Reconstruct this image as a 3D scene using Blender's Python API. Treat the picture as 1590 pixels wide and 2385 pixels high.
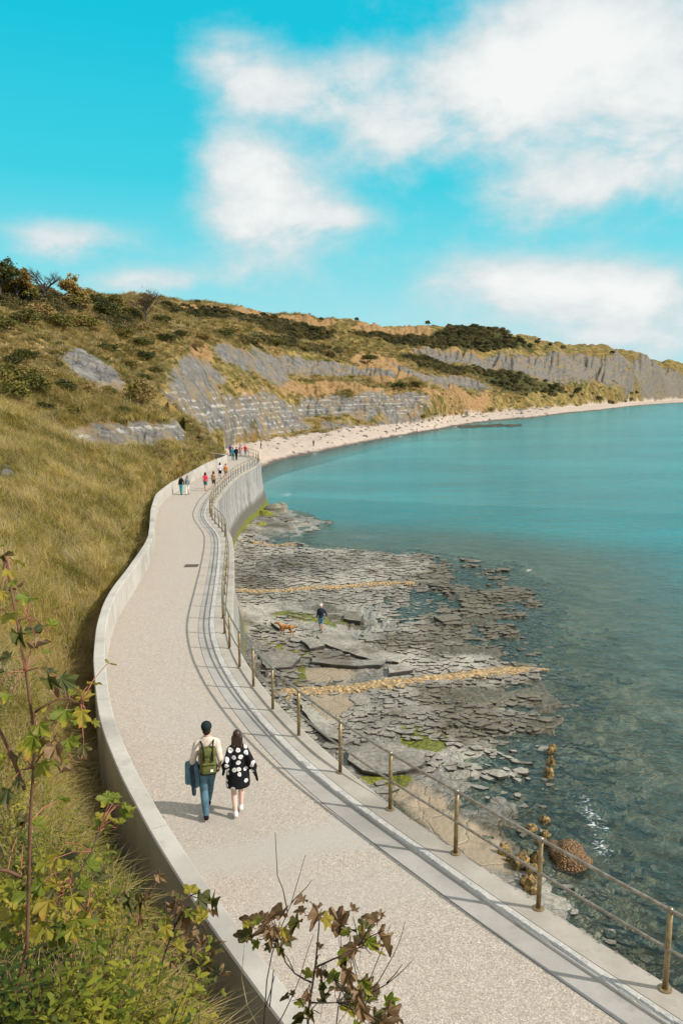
import bpy, bmesh, math, random
import numpy as np
from mathutils import Vector, Matrix, Quaternion
for o in list(bpy.data.objects): bpy.data.objects.remove(o)
SC = bpy.context.scene
COL = SC.collection
R = math.radians
EYE = 14.5                                             # height of the viewpoint above the sea

# ---------------- camera ----------------
cam = bpy.data.cameras.new('camera'); camo = bpy.data.objects.new('camera', cam); COL.objects.link(camo)
camo.location = (0, 0, EYE); camo.rotation_euler = (R(90) - math.atan((1192.5 - 918) / 1801.0), 0, 0)
cam.sensor_fit = 'VERTICAL'; cam.sensor_height = 24; cam.lens = 24 * 1801.0 / 2385.0
cam.clip_start = .1; cam.clip_end = 40000
SC.camera = camo

# ---------------- light ----------------
SUN_EL, SUN_AZ = R(40), R(106)                           # azimuth clockwise from +Y
sun = bpy.data.lights.new('sun', 'SUN'); suno = bpy.data.objects.new('sun', sun); COL.objects.link(suno)
sun.energy = 4.6; sun.angle = R(.6); sun.color = (1.0, .925, .83)
sd = Vector((math.cos(SUN_EL) * math.sin(SUN_AZ), math.cos(SUN_EL) * math.cos(SUN_AZ), math.sin(SUN_EL)))
suno.rotation_euler = sd.to_track_quat('Z', 'Y').to_euler(); suno.location = (60, -10, 60)
vs = SC.view_settings
vs.view_transform = 'Standard'; vs.look = 'None'; vs.gamma = 1; vs.exposure = 0.12; vs.use_curve_mapping = False
SC.render.film_transparent = False
SC.cycles.max_bounces = 6; SC.cycles.diffuse_bounces = 3; SC.cycles.glossy_bounces = 2; SC.cycles.transmission_bounces = 4
SC.cycles.transparent_max_bounces = 12; SC.cycles.caustics_reflective = False; SC.cycles.caustics_refractive = False
SC.cycles.use_denoising = True
SC.cycles.sample_clamp_indirect = 6

# ---------------- small node language ----------------
class NT:
    def __init__(s, tree): s.t = tree; s.n = tree.nodes; s.l = tree.links
    def new(s, typ, **kw):
        nd = s.n.new(typ)
        for k, v in kw.items(): setattr(nd, k, v)
        return nd
    def put(s, sock, v):
        if isinstance(v, bpy.types.NodeSocket): s.l.new(v, sock)
        elif v is not None:
            if hasattr(sock.default_value, '__len__') and not hasattr(v, '__len__'): v = (v,) * len(sock.default_value)
            if hasattr(sock.default_value, '__len__') and len(sock.default_value) == 4 and len(v) == 3: v = (*v, 1)
            sock.default_value = v
    def m(s, op, a, b=None, c=None, clamp=False):
        nd = s.new('ShaderNodeMath', operation=op, use_clamp=clamp)
        for i, v in enumerate((a, b, c)):
            if v is not None: s.put(nd.inputs[i], v)
        return nd.outputs[0]
    def vm(s, op, a, b=None):
        nd = s.new('ShaderNodeVectorMath', operation=op); s.put(nd.inputs[0], a)
        if b is not None: s.put(nd.inputs[1], b)
        return nd.outputs[1] if op in ('LENGTH', 'DOT_PRODUCT', 'DISTANCE') else nd.outputs[0]
    def mix(s, f, a, b, blend='MIX'):
        nd = s.new('ShaderNodeMix', data_type='RGBA', blend_type=blend); s.put(nd.inputs[0], f); s.put(nd.inputs[6], a); s.put(nd.inputs[7], b)
        return nd.outputs[2]
    def ss(s, x, a, b, lo=0., hi=1.):
        nd = s.new('ShaderNodeMapRange', interpolation_type='SMOOTHSTEP'); s.put(nd.inputs[0], x)
        for i, v in enumerate((a, b, lo, hi)): s.put(nd.inputs[i + 1], v)
        return nd.outputs[0]
    def noise(s, vec, scale, detail=4, rough=.55, dist=0., dim='3D', out=0):
        nd = s.new('ShaderNodeTexNoise', noise_dimensions=dim); s.put(nd.inputs['Vector'], vec)
        nd.inputs['Scale'].default_value = scale; nd.inputs['Detail'].default_value = detail
        nd.inputs['Roughness'].default_value = rough; nd.inputs['Distortion'].default_value = dist
        return nd.outputs[out]
    def vor(s, vec, scale, feature='F1', rnd=1., out='Distance'):
        nd = s.new('ShaderNodeTexVoronoi', feature=feature); s.put(nd.inputs['Vector'], vec)
        nd.inputs['Scale'].default_value = scale; nd.inputs['Randomness'].default_value = rnd
        return nd.outputs[out]
    def ramp(s, f, stops, interp='LINEAR'):
        nd = s.new('ShaderNodeValToRGB'); cr = nd.color_ramp; cr.interpolation = interp
        while len(cr.elements) < len(stops): cr.elements.new(.5)
        for e, (p, c) in zip(cr.elements, stops): e.position = p; e.color = (*c, 1)
        s.put(nd.inputs[0], f); return nd.outputs[0]
    def attr(s, name, out='Fac'): return s.new('ShaderNodeAttribute', attribute_name=name).outputs[out]
    def xyz(s, v):
        nd = s.new('ShaderNodeSeparateXYZ'); s.put(nd.inputs[0], v); return nd.outputs
    def cxyz(s, x, y, z):
        nd = s.new('ShaderNodeCombineXYZ')
        for i, v in enumerate((x, y, z)): s.put(nd.inputs[i], v)
        return nd.outputs[0]
    def scale(s, v, k): return s.vm('MULTIPLY', v, k)
    def bump(s, h, strength=.4, dist=.02, normal=None):
        nd = s.new('ShaderNodeBump'); nd.inputs['Strength'].default_value = strength; nd.inputs['Distance'].default_value = dist
        s.put(nd.inputs['Height'], h)
        if normal is not None: s.put(nd.inputs['Normal'], normal)
        return nd.outputs[0]

# ---------------- sky ----------------
world = bpy.data.worlds.new('World'); SC.world = world; world.use_nodes = True
w = NT(world.node_tree); w.n.clear()
tc = w.new('ShaderNodeTexCoord'); d = w.vm('NORMALIZE', tc.outputs['Generated'])
dx, dy, dz = w.xyz(d)[:3]
sky = w.new('ShaderNodeTexSky', sky_type='NISHITA'); sky.sun_disc = False
sky.sun_elevation = SUN_EL; sky.sun_rotation = SUN_AZ; sky.air_density = 1.2; sky.dust_density = .6; sky.ozone_density = 2.0; sky.altitude = 20
w.l.new(d, sky.inputs[0])
el = w.m('ARCSINE', dz); azm = w.m('ARCTAN2', dx, dy)
# the clear sky: strong cyan blue aloft, paling towards the horizon
clear = w.ramp(w.m('MULTIPLY', el, 1 / 1.5708), [(0., (4.8, 7.5, 7.8)), (.06, (3.4, 7.2, 7.8)), (.10, (1.9, 6.8, 7.7)), (.16, (.45, 6.1, 7.4)), (.26, (.05, 5.3, 7.0)), (1., (.3, 3.4, 5.4))])
base = w.mix(.93, w.scale(sky.outputs[0], (.55, .85, .8)), clear)
# cloud cover: soft banks in view; heavier noise cover added out of view to neutralise skylight
BANKS = [(0.255,0.372,0.125,0.062,1.35),(0.375,0.300,0.080,0.055,0.95),(0.185,0.335,0.050,0.040,0.60),(-0.136,0.370,0.051,0.034,0.75),(-0.054,0.350,0.078,0.029,0.65),(0.044,0.373,0.056,0.025,0.40),(0.070,0.304,0.062,0.037,0.95),(-0.087,0.225,0.069,0.052,1.15),(-0.123,0.280,0.052,0.031,0.70),(0.003,0.213,0.042,0.019,0.55),(0.256,0.237,0.110,0.036,0.70),(-0.317,0.180,0.074,0.020,0.80),(-0.240,0.135,0.067,0.016,0.75),(-0.125,0.145,0.080,0.025,0.40),(0.189,0.134,0.081,0.027,0.80),(0.280,0.121,0.096,0.034,0.75),(0.373,0.108,0.068,0.043,0.85),(0.332,0.060,0.103,0.020,0.60)]
pv = w.cxyz(w.m('MULTIPLY', azm, 1.), w.m('MULTIPLY', el, 1.7), 0.)
n1 = w.noise(pv, 7.0, 9, .58, .35); n2 = w.noise(w.vm('ADD', pv, (3.1, 1.7, .4)), 3.2, 5, .5, .2); n3 = w.noise(w.vm('ADD', pv, (9.1, 5.2, 1.)), 26.0, 6, .6)
wx = w.m('MULTIPLY', w.m('SUBTRACT', n2, .5), .05); wy = w.m('MULTIPLY', w.m('SUBTRACT', n1, .5), .04)
ax, ey = w.m('ADD', azm, wx), w.m('ADD', el, wy)
tot = None
for a, e, sa, se, am in BANKS:
    u = w.m('MULTIPLY', w.m('SUBTRACT', ax, a), .96 / sa); v = w.m('MULTIPLY', w.m('SUBTRACT', ey, e), .96 / se)
    q = w.m('ADD', w.m('MULTIPLY', u, u), w.m('MULTIPLY', v, v))
    g = w.m('MULTIPLY', w.m('EXPONENT', w.m('MULTIPLY', q, -1.)), am)
    tot = g if tot is None else w.m('ADD', tot, g)
away = w.m('MAXIMUM', w.ss(w.m('ABSOLUTE', azm), .48, .7), w.ss(el, .47, .62))
tot = w.m('ADD', tot, w.m('MULTIPLY', away, w.ss(n2, .20, .44)))
dens = w.m('MULTIPLY', tot, w.m('ADD', -.25, w.m('MULTIPLY', n1, 2.1)))
dens = w.m('ADD', dens, w.m('MULTIPLY', w.m('SUBTRACT', n3, .5), .34))
dens = w.m('ADD', dens, w.m('MULTIPLY', w.ss(n2, .34, .62), w.ss(azm, -.30, .25, .04, .27)))
cover = w.m('MULTIPLY', w.m('POWER', w.ss(dens, .10, .78), .85), .96)
lum = w.ss(w.m('ADD', dens, w.m('MULTIPLY', w.m('SUBTRACT', n3, .5), .5)), .25, 1.35)
cloud = w.mix(lum, (6.2, 6.8, 7.0), (8.7, 8.7, 8.55))
bg = w.new('ShaderNodeBackground'); bg.inputs[1].default_value = .10
w.put(bg.inputs[0], w.mix(cover, base, cloud))
wo_ = w.new('ShaderNodeOutputWorld'); w.l.new(bg.outputs[0], wo_.inputs[0])

# ---------------- helpers ----------------
def material(name, rough=.8, spec=.3):
    m = bpy.data.materials.new(name); m.use_nodes = True; g = NT(m.node_tree); b = g.n['Principled BSDF']
    b.inputs['Roughness'].default_value = rough; b.inputs['Specular IOR Level'].default_value = spec
    g.b = b; g.mat = m; g.pos = g.new('ShaderNodeTexCoord').outputs['Object']; g.wpos = g.new('ShaderNodeNewGeometry').outputs['Position']
    return g
def plain(name, col, rough=.8, var=.15, scale=6., spec=.3, bump=0., metal=0.):
    g = material(name, rough, spec); n = g.noise(g.pos, scale, 5, .6)
    c = tuple(col)
    g.put(g.b.inputs['Base Color'], g.mix(g.ss(n, .3, .7), tuple(v * (1 - var) for v in c), tuple(min(1, v * (1 + var)) for v in c)))
    g.b.inputs['Metallic'].default_value = metal
    if bump: g.put(g.b.inputs['Normal'], g.bump(n, bump, .01))
    return g.mat
def link(o, parent=None):
    COL.objects.link(o)
    if parent is not None: o.parent = parent
    return o
def mesh_of(name, v, f, mats=(), smooth=False):
    me = bpy.data.meshes.new(name); me.from_pydata([tuple(p) for p in v], [], [tuple(q) for q in f])
    for m in (mats if isinstance(mats, (list, tuple)) else [mats]): me.materials.append(m)
    if smooth: me.polygons.foreach_set('use_smooth', [True] * len(me.polygons))
    me.update(); return me
def fast_mesh(name, V, F, mat=None, smooth=True):
    """numpy vertices (n,3) and quads or triangles (m,k)"""
    V = np.asarray(V, np.float32); F = np.asarray(F, np.int32); k = F.shape[1]
    me = bpy.data.meshes.new(name); me.vertices.add(len(V)); me.vertices.foreach_set('co', V.ravel())
    me.loops.add(F.size); me.loops.foreach_set('vertex_index', F.ravel())
    me.polygons.add(len(F)); me.polygons.foreach_set('loop_start', np.arange(0, F.size, k, dtype=np.int32)); me.polygons.foreach_set('loop_total', np.full(len(F), k, np.int32))
    me.polygons.foreach_set('use_smooth', np.full(len(F), smooth))
    me.update(calc_edges=True); me.validate()
    if mat: me.materials.append(mat)
    return me
def put_attr(me, name, a):
    at = me.attributes.new(name, 'FLOAT', 'POINT'); at.data.foreach_set('value', np.asarray(a, np.float32).ravel())
def obj(name, me, parent=None): return link(bpy.data.objects.new(name, me), parent)
def empty(name, loc=(0, 0, 0), rz=0.):
    o = bpy.data.objects.new(name, None); o.location = loc; o.rotation_euler = (0, 0, rz); o.empty_display_size = .1; return link(o)
def tag(o, label=None, cat=None, group=None, kind=None):
    for k, v in (('label', label), ('category', cat), ('group', group), ('kind', kind)):
        if v: o[k] = v
    return o
def tube(pts, rad, seg=6, cap=True):
    """swept tube through points with a radius each -> (verts, faces)"""
    P = [Vector(p) for p in pts]; n = len(P); V = []; F = []
    rad = [rad] * n if not hasattr(rad, '__len__') else rad
    up = None
    for i, p in enumerate(P):
        t = (P[min(i + 1, n - 1)] - P[max(i - 1, 0)]).normalized()
        if up is None: up = Vector((0, 0, 1)) if abs(t.z) < .9 else Vector((1, 0, 0))
        a = t.cross(up).normalized(); b = a.cross(t).normalized(); up = b
        for k in range(seg):
            th = 2 * math.pi * k / seg; V.append(p + (a * math.cos(th) + b * math.sin(th)) * rad[i])
    for i in range(n - 1):
        for k in range(seg):
            F.append((i * seg + k, i * seg + (k + 1) % seg, (i + 1) * seg + (k + 1) % seg, (i + 1) * seg + k))
    if cap: F.append(tuple(range(seg - 1, -1, -1))); F.append(tuple((n - 1) * seg + k for k in range(seg)))
    return V, F
def join(parts):
    V, F = [], []
    for v, f in parts:
        o = len(V); V += list(v); F += [tuple(i + o for i in q) for q in f]
    return V, F
def box(c, s, rot=None):
    V = [Vector((x * s[0] / 2, y * s[1] / 2, z * s[2] / 2)) for x in (-1, 1) for y in (-1, 1) for z in (-1, 1)]
    if rot is not None: V = [rot @ v for v in V]
    V = [v + Vector(c) for v in V]
    return V, [(0, 1, 3, 2), (4, 6, 7, 5), (0, 4, 5, 1), (2, 3, 7, 6), (0, 2, 6, 4), (1, 5, 7, 3)]
# value noise, vectorised
def _h(i, j, k, s):
    n = (i.astype(np.int64) * 374761393 + j.astype(np.int64) * 668265263 + k.astype(np.int64) * 2147483647 + s * 974634777) & 0xffffffff
    n = ((n ^ (n >> 13)) * 1274126177) & 0xffffffff; n = ((n ^ (n >> 16)) * 2246822519) & 0xffffffff
    return ((n ^ (n >> 15)) & 0xffffff) / float(0xffffff)
def vnoise(x, y, s=0):
    x = np.asarray(x, float); y = np.asarray(y, float)
    i = np.floor(x); j = np.floor(y); u = x - i; v = y - j; u = u * u * u * (u * (u * 6 - 15) + 10); v = v * v * v * (v * (v * 6 - 15) + 10)
    z = np.zeros_like(i)
    a, b, c, e = _h(i, j, z, s), _h(i + 1, j, z, s), _h(i, j + 1, z, s), _h(i + 1, j + 1, z, s)
    return (a * (1 - u) + b * u) * (1 - v) + (c * (1 - u) + e * u) * v
def fbm(x, y, oct=4, s=0, gain=.5):
    t = 0; a = 1; n = 0
    for k in range(oct):
        c, q = math.cos(.7 * k + .3), math.sin(.7 * k + .3)
        t = t + a * (vnoise((x * c - y * q) * 2 ** k, (x * q + y * c) * 2 ** k, s + k) - .5); n += a; a *= gain
    return t / n * 2            # about -1..1
def sstep(a, b, x): t = np.clip((x - a) / (b - a), 0, 1); return t * t * (3 - 2 * t)
def zpath(y):
    y = np.asarray(y, float); q = np.clip(y, 44, 60) - 44
    return 7.07 - .030 * (np.clip(y, -50, 44) - 9) - .030 * (q - q * q / 32.)
def resample(L, step):
    L = np.asarray(L, float); s = np.r_[0, np.cumsum(np.linalg.norm(np.diff(L[:, :2], axis=0), axis=1))]
    t = np.arange(0, s[-1] + 1e-6, step)
    # Catmull-Rom style smoothing through cubic interpolation of the chord parameter
    i = np.clip(np.searchsorted(s, t, 'right') - 1, 0, len(L) - 2); u = ((t - s[i]) / (s[i + 1] - s[i]))[:, None]
    p0, p1, p2, p3 = L[np.maximum(i - 1, 0)], L[i], L[i + 1], L[np.minimum(i + 2, len(L) - 1)]
    return .5 * (2 * p1 + (p2 - p0) * u + (2 * p0 - 5 * p1 + 4 * p2 - p3) * u ** 2 + (3 * p1 - p0 - 3 * p2 + p3) * u ** 3)
def frame(L):
    t = np.gradient(L, axis=0); t /= np.linalg.norm(t, axis=1)[:, None]; return t, np.c_[t[:, 1], -t[:, 0]]     # tangent, right (seaward)
ORD = 'first second third fourth fifth sixth seventh eighth ninth tenth eleventh twelfth thirteenth fourteenth fifteenth sixteenth seventeenth eighteenth'.split()

# ---------------- coordinates from image pixels with assumed depths or heights: metres, origin below the viewpoint ----------------
SPOT = [(-3.03,4.59,10.34),(-5.07,8.04,9.84),(-9.88,16.23,9.11),(-15.35,25.78,9.73),(-24.27,41.41,11.27),(-36.11,62.29,14.09),(-47.44,82.31,17.08),(-57.12,99.81,22.15),(-69.18,121.71,29.28),(-78.82,139.24,35.03),(-1.46,2.85,11.27),(-2.22,4.48,10.44),(-3.66,7.67,9.8),(-5.29,11.33,9.36),(-8.31,18.19,9.01),(-12.69,28.28,9.26),(-17.82,40.23,10.47),(-20.2,45.74,10.93),(-24.92,56.77,12.27),(-28.07,64.13,13.21),(-31.99,73.33,14.62),(-37.82,87.15,17.7),(-42.84,99.14,20.79),(-49.38,114.83,25.43),(-55.18,128.67,29.11),(-60.93,142.52,33.44),(-14.88,39.28,8.79),(-20.01,53.37,10.34),(-23.78,63.7,11.3),(-27.18,73.11,12.83),(-30.53,82.53,15.3),(-34.57,93.83,17.94),(-38.64,105.12,20.05),(-46.37,126.79,25.23),(-53.12,145.61,29.28),(-60.83,167.28,34.81),(-1.31,2.92,11.19),(-2.11,4.86,10.1),(-3.7,8.86,9.08),(-5.29,12.96,8.62),(-8.15,20.43,8.33),(-1.37,3.97,10.58),(-2.03,6.07,9.78),(-10.92,35.35,6.93),(-15.75,51.65,7.87),(-19.12,63.17,9.57),(-21.41,70.84,9.76),(-23.07,76.6,11.07),(-25.3,84.28,12.57),(-27.8,92.93,14.4),(-30.86,103.5,16.63),(-36.44,122.7,20.32),(-43.96,148.63,25.5),(-52.31,177.45,31.39),(-64.94,220.64,37.82),(-84.58,287.83,47.95),(-16.09,61.94,7.25),(-19.01,73.59,8.76),(-20.47,79.41,9.41),(-22.37,87.17,11.31),(-25.74,100.76,13.84),(-28.65,112.41,15.6),(-33.48,131.81,18.63),(-40.44,159.97,24.64),(-48.86,193.94,30.91),(-58.52,232.76,37.27),(-77.91,310.37,48.12),(-85.11,339.5,54.31),(-16.34,78.31,7.52),(-18.32,88.12,8.61),(-19.68,94.98,10.24),(-22.9,110.65,10.45),(-26.26,127.32,12.98),(-28.59,139.09,15.86),(-31.68,154.79,20.18),(-33.05,161.66,21.73),(-37.55,184.21,26.18),(-44.84,220.49,31.99),(-56.68,279.31,40.35),(-66.55,328.32,47.48),(-71.77,354.81,54.8),(-18.69,110.43,6.38),(-22.5,133.11,5.97),(-24.6,145.94,7.96),(-26.47,157.8,12.61),(-29,173.6,17.13),(-32.82,197.29,22.8),(-35.18,212.1,27.39),(-37.59,226.91,30.1),(-48.93,295.98,38.77),(-59.43,360.13,48.4),(-64.65,392.71,57.66),(-21.69,166.59,4.28),(-22.67,174.53,6.68),(-24.39,188.43,10.19),(-26.32,204.31,16.49),(-27.53,214.24,20.06),(-30.49,238.06,25.79),(-31.96,249.96,28.75),(-34.82,272.79,33.25),(-41.69,327.36,41.86),(-49.19,386.89,50.92),(-54.13,426.58,59.82),(-11.96,227.69,3.05),(-12.46,237.67,6.72),(-13.07,249.66,7.7),(-13.66,261.64,13.08),(-15.09,289.61,16.54),(-16.7,321.57,22.5),(-17.69,341.54,29.23),(-21.92,424.43,41.41),(-24.46,474.37,49.62),(-26.99,524.31,58.87),(-27.97,544.28,66.88),(7.96,261.88,3.49),(8.25,271.87,6.05),(8.79,289.87,7.08),(9.12,301.86,13.68),(9.94,329.85,17.72),(10.89,361.84,21.55),(11.52,383.83,28.58),(13.62,454.8,38.49),(16.27,544.76,51.94),(18.04,604.73,61.84),(19.36,649.71,70.52),(35.75,315.98,3.29),(37.27,329.9,6.05),(38.87,344.82,10.38),(41.91,372.65,16.12),(48.49,432.29,23.39),(56.16,501.87,32.92),(66.59,596.29,44.36),(70.95,636.06,50.77),(80.23,720.55,64.02),(87.23,785.17,79.7),(93.08,475.98,3.35),(100.51,515.29,11.14),(107.95,554.59,18.41),(119.18,613.53,27.11),(131.34,677.38,36.45),(134.69,695.07,40),(137.64,711.82,50.53),(152.53,790.42,64.62),(160.69,834.67,80.28),(184.77,664.8,2.93),(193.84,698.61,9.95),(209.4,756.55,21.88),(219.91,795.15,26.55),(226.89,824.34,52.7),(239.85,872.64,62.86),(333.79,926.72,3.42),(350.1,973.99,16.09),(368.03,1025.99,30.05),(380.2,1064.12,58.11),(393.37,1101.89,65.56),(676.54,1548.67,3.56),(699.05,1604.31,30.15),(721.12,1660.15,64.72),(736.8,1696.95,70.39),(477.6,1198.33,2.78),(498.81,1254.47,21.3),(519.5,1310.81,49.92),(529.84,1338.98,64.35),(540.68,1366.95,69.06),(1754.73,3028.35,2.99),(1802.63,3116.17,36.46),(1851.33,3203.53,57.87),(-88.32,155.92,36.85),(-142.22,250.43,46.22),(-253.39,444.9,62.7),(-554.8,972.93,112.24),(-68.28,159.61,35.05),(-109.98,256.41,43.22),(-195.99,455.63,57.15),(-429.18,996.51,99.89),(-68.17,187.34,36.47),(-109.81,300.99,44.74),(-195.72,534.92,58.36),(-428.6,1169.97,101.12),(-94.79,322.35,50.61),(-152.7,517.96,63.8),(-272.18,920.61,85.1),(-596.08,2013.63,152.9),(-95.38,380.22,57.49),(-153.66,610.97,73.3),(-273.91,1085.99,98.94),(-599.86,2375.43,180.29),(-80.43,397.38,57.97),(-129.59,638.58,73.6),(-231.02,1135.13,98.54),(-505.95,2482.98,178.56),(-72.45,439.83,61),(-116.73,706.83,77.31),(-208.1,1256.48,102.86),(-455.77,2748.47,185.86),(-60.67,477.76,63.25),(-97.76,767.8,79.89),(-174.28,1364.92,105.41),(-381.69,2985.7,189.52),(-31.34,609.59,70.6),(-50.5,979.7,88.08),(-90.04,1741.67,112.88),(-197.2,3809.9,199.19),(21.69,727.68,74.16),(34.96,1169.48,90.53),(62.32,2079.07,110.84),(136.5,4547.95,188.7),(97.76,879.38,83.8),(157.53,1413.25,101.86),(280.85,2512.35,122.85),(615.1,5495.68,207.31),(180.09,934.81,84.21),(290.16,1502.23,100.96),(517.27,2670.36,118.21),(1132.88,5841.15,194.32),(268.8,977.31,64.49),(433.05,1570.38,67.91),(771.94,2791.22,56.81),(1690.55,6105.26,57.52),(440.83,1234.02,66.4),(710.13,1982.66,63.8),(1265.69,3523.57,35.51),(2771.75,7706.72,-2.23),(605.91,1530.85,69.03),(976,2459.42,59.75),(1739.45,4370.58,12.13),(3809.13,9559.01,-68.6),(825.67,1900.38,68.92),(1329.92,3052.9,49.23),(2370.06,5424.87,-26.76),(5189.92,11864.54,-172.66),(2074.51,3587.36,47.55),(3340.65,5761.56,-32.46),(5951.85,10235.29,-264.36),(13031.8,22382.63,-779.24),(0,0.6,12.9),(-1.5,1.2,12.8),(1.2,1.2,12.2),(0.6,2.4,11.3),(-0.8,2.4,11.8),(-2.5,2.5,12),(2,3.2,8.6),(0.9,4.2,8.6),(-3,0.5,13),(-4.5,4.5,11.3),(-9,9,12.3),(-14,16,13),(0.57,4.78,6.69),(0.11,4.48,7.24),(-1.1,7.28,6.61),(-1.56,6.98,7.16),(-2.69,9.85,6.54),(-3.17,9.58,7.09),(-4.12,12.52,6.46),(-4.61,12.27,7.01),(-5.37,15.29,6.38),(-5.88,15.08,6.93),(-6.38,18.13,6.29),(-6.9,17.96,6.84),(-7.28,21.02,6.21),(-7.8,20.87,6.76),(-8.03,23.94,6.12),(-8.57,23.82,6.67),(-8.62,26.91,6.03),(-9.16,26.82,6.58),(-9.02,29.9,5.94),(-9.56,29.83,6.49),(-9.4,32.87,5.85),(-9.95,32.8,6.4),(-10.16,35.79,6.36),(-10.62,38.72,6.27),(-11.21,41.63,6.19),(-11.88,44.54,6.1),(-12.57,47.46,6.02),(-13.25,50.39,5.96),(-13.89,53.34,5.92),(-14.49,56.28,5.89),(-15.06,59.25,5.88),(-15.43,62.29,5.88),(-15.67,65.29,5.88),(-15.83,68.32,5.88),(-15.89,71.33,5.88),(-15.93,74.33,5.88),(-15.97,77.33,5.88),(-16.01,80.33,5.88),(-16.05,83.33,5.88),(-16.09,86.33,5.88),(-16.05,89.37,5.88),(-15.88,92.38,5.88),(-15.69,95.38,5.88),(-15.53,98.28,5.88),(-16.2,100.62,5.88),(-17.85,103,5.88)]
KERB = [(9.49,1.19),(8.87,1.98),(8.25,2.76),(7.62,3.54),(7,4.32),(6.38,5.11),(5.76,5.89),(5.13,6.67),(4.51,7.46),(3.9,8.25),(3.3,9.05),(2.71,9.86),(2.14,10.67),(1.57,11.5),(1,12.32),(0.45,13.15),(-0.08,13.99),(-0.58,14.86),(-1.05,15.74),(-1.49,16.64),(-1.9,17.55),(-2.29,18.47),(-2.66,19.4),(-3,20.34),(-3.32,21.29),(-3.61,22.24),(-3.87,23.21),(-4.11,24.18),(-4.32,25.15),(-4.5,26.14),(-4.65,27.13),(-4.79,28.12),(-4.92,29.11),(-5.05,30.1),(-5.18,31.09),(-5.31,32.08),(-5.44,33.07),(-5.57,34.06),(-5.7,35.06),(-5.84,36.05),(-5.98,37.04),(-6.12,38.03),(-6.26,39.02),(-6.41,40.01),(-6.55,41),(-6.7,41.98),(-6.86,42.97),(-7.03,43.96),(-7.2,44.94),(-7.4,45.92),(-7.62,46.9),(-7.87,47.86),(-8.14,48.82),(-8.43,49.78),(-8.72,50.74),(-9,51.7),(-9.26,52.66),(-9.5,53.63),(-9.72,54.61),(-9.92,55.59),(-10.09,56.57),(-10.23,57.56),(-10.36,58.55),(-10.48,59.55),(-10.59,60.54),(-10.71,61.53),(-10.81,62.53),(-10.9,63.52),(-10.97,64.52),(-11.03,65.52),(-11.09,66.52),(-11.14,67.51),(-11.19,68.51),(-11.24,69.51),(-11.29,70.51),(-11.33,71.51),(-11.38,72.51),(-11.42,73.51),(-11.46,74.51),(-11.49,75.51),(-11.51,76.51),(-11.52,77.51),(-11.54,78.51),(-11.55,79.51),(-11.56,80.51),(-11.57,81.51),(-11.57,82.51),(-11.55,83.5),(-11.5,84.5),(-11.44,85.5),(-11.37,86.5),(-11.3,87.5),(-11.23,88.49),(-11.17,89.49),(-11.11,90.49),(-11.07,91.49),(-11.03,92.49),(-11,93.49),(-10.97,94.49),(-10.95,95.49),(-10.94,96.49),(-10.96,97.48),(-11,98.48),(-11.07,99.48),(-11.13,100.48),(-11.21,101.47),(-11.32,102.46),(-11.5,103.44),(-11.75,104.4),(-12.03,105.36),(-12.33,106.31),(-12.66,107.25),(-13.06,108.14),(-13.59,108.96),(-14.23,109.7),(-14.93,110.41),(-15.65,111.09),(-16.42,111.69),(-17.27,112.17),(-18.18,112.54),(-19.13,112.87),(-20.08,113.16),(-21.04,113.39),(-22.02,113.55),(-23.02,113.66),(-24.01,113.75),(-25.01,113.83),(-26,113.92)]
WALL = [(4.28,0.05),(3.73,0.88),(3.17,1.71),(2.61,2.54),(2.05,3.37),(1.5,4.2),(0.94,5.03),(0.38,5.86),(-0.17,6.69),(-0.73,7.53),(-1.27,8.37),(-1.79,9.21),(-2.3,10.08),(-2.79,10.95),(-3.26,11.83),(-3.72,12.72),(-4.15,13.62),(-4.57,14.53),(-4.95,15.45),(-5.3,16.39),(-5.63,17.33),(-5.95,18.27),(-6.27,19.22),(-6.56,20.18),(-6.84,21.14),(-7.11,22.1),(-7.36,23.07),(-7.59,24.04),(-7.81,25.02),(-8,26),(-8.17,26.98),(-8.32,27.97),(-8.45,28.96),(-8.57,29.96),(-8.69,30.95),(-8.82,31.94),(-8.96,32.93),(-9.09,33.92),(-9.23,34.91),(-9.37,35.9),(-9.51,36.89),(-9.66,37.88),(-9.83,38.86),(-10.01,39.85),(-10.21,40.83),(-10.43,41.8),(-10.65,42.78),(-10.87,43.75),(-11.1,44.73),(-11.33,45.7),(-11.56,46.67),(-11.79,47.65),(-12.02,48.62),(-12.25,49.59),(-12.47,50.57),(-12.7,51.54),(-12.91,52.52),(-13.11,53.5),(-13.31,54.48),(-13.51,55.46),(-13.71,56.44),(-13.9,57.42),(-14.1,58.4),(-14.27,59.38),(-14.43,60.37),(-14.54,61.36),(-14.63,62.36),(-14.71,63.35),(-14.79,64.35),(-14.87,65.35),(-14.94,66.34),(-15,67.34),(-15.03,68.34),(-15.06,69.34),(-15.07,70.34),(-15.09,71.34),(-15.1,72.34),(-15.12,73.34),(-15.13,74.34),(-15.15,75.34),(-15.16,76.34),(-15.17,77.34),(-15.19,78.34),(-15.2,79.34),(-15.21,80.34),(-15.23,81.34),(-15.24,82.34),(-15.25,83.34),(-15.26,84.34),(-15.28,85.34),(-15.29,86.34),(-15.29,87.34),(-15.28,88.34),(-15.25,89.34),(-15.2,90.34),(-15.14,91.33),(-15.08,92.33),(-15.02,93.33),(-14.96,94.33),(-14.89,95.33),(-14.83,96.32),(-14.76,97.32),(-14.73,98.3),(-14.81,99.26),(-15.07,100.16),(-15.51,101.02),(-16.05,101.84),(-16.62,102.66),(-17.21,103.47),(-17.8,104.27),(-18.42,105.04),(-19.09,105.75),(-19.84,106.33),(-20.7,106.76),(-21.63,107.07),(-22.59,107.31),(-23.57,107.48),(-24.56,107.6),(-25.55,107.69),(-26.55,107.77)]
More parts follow.
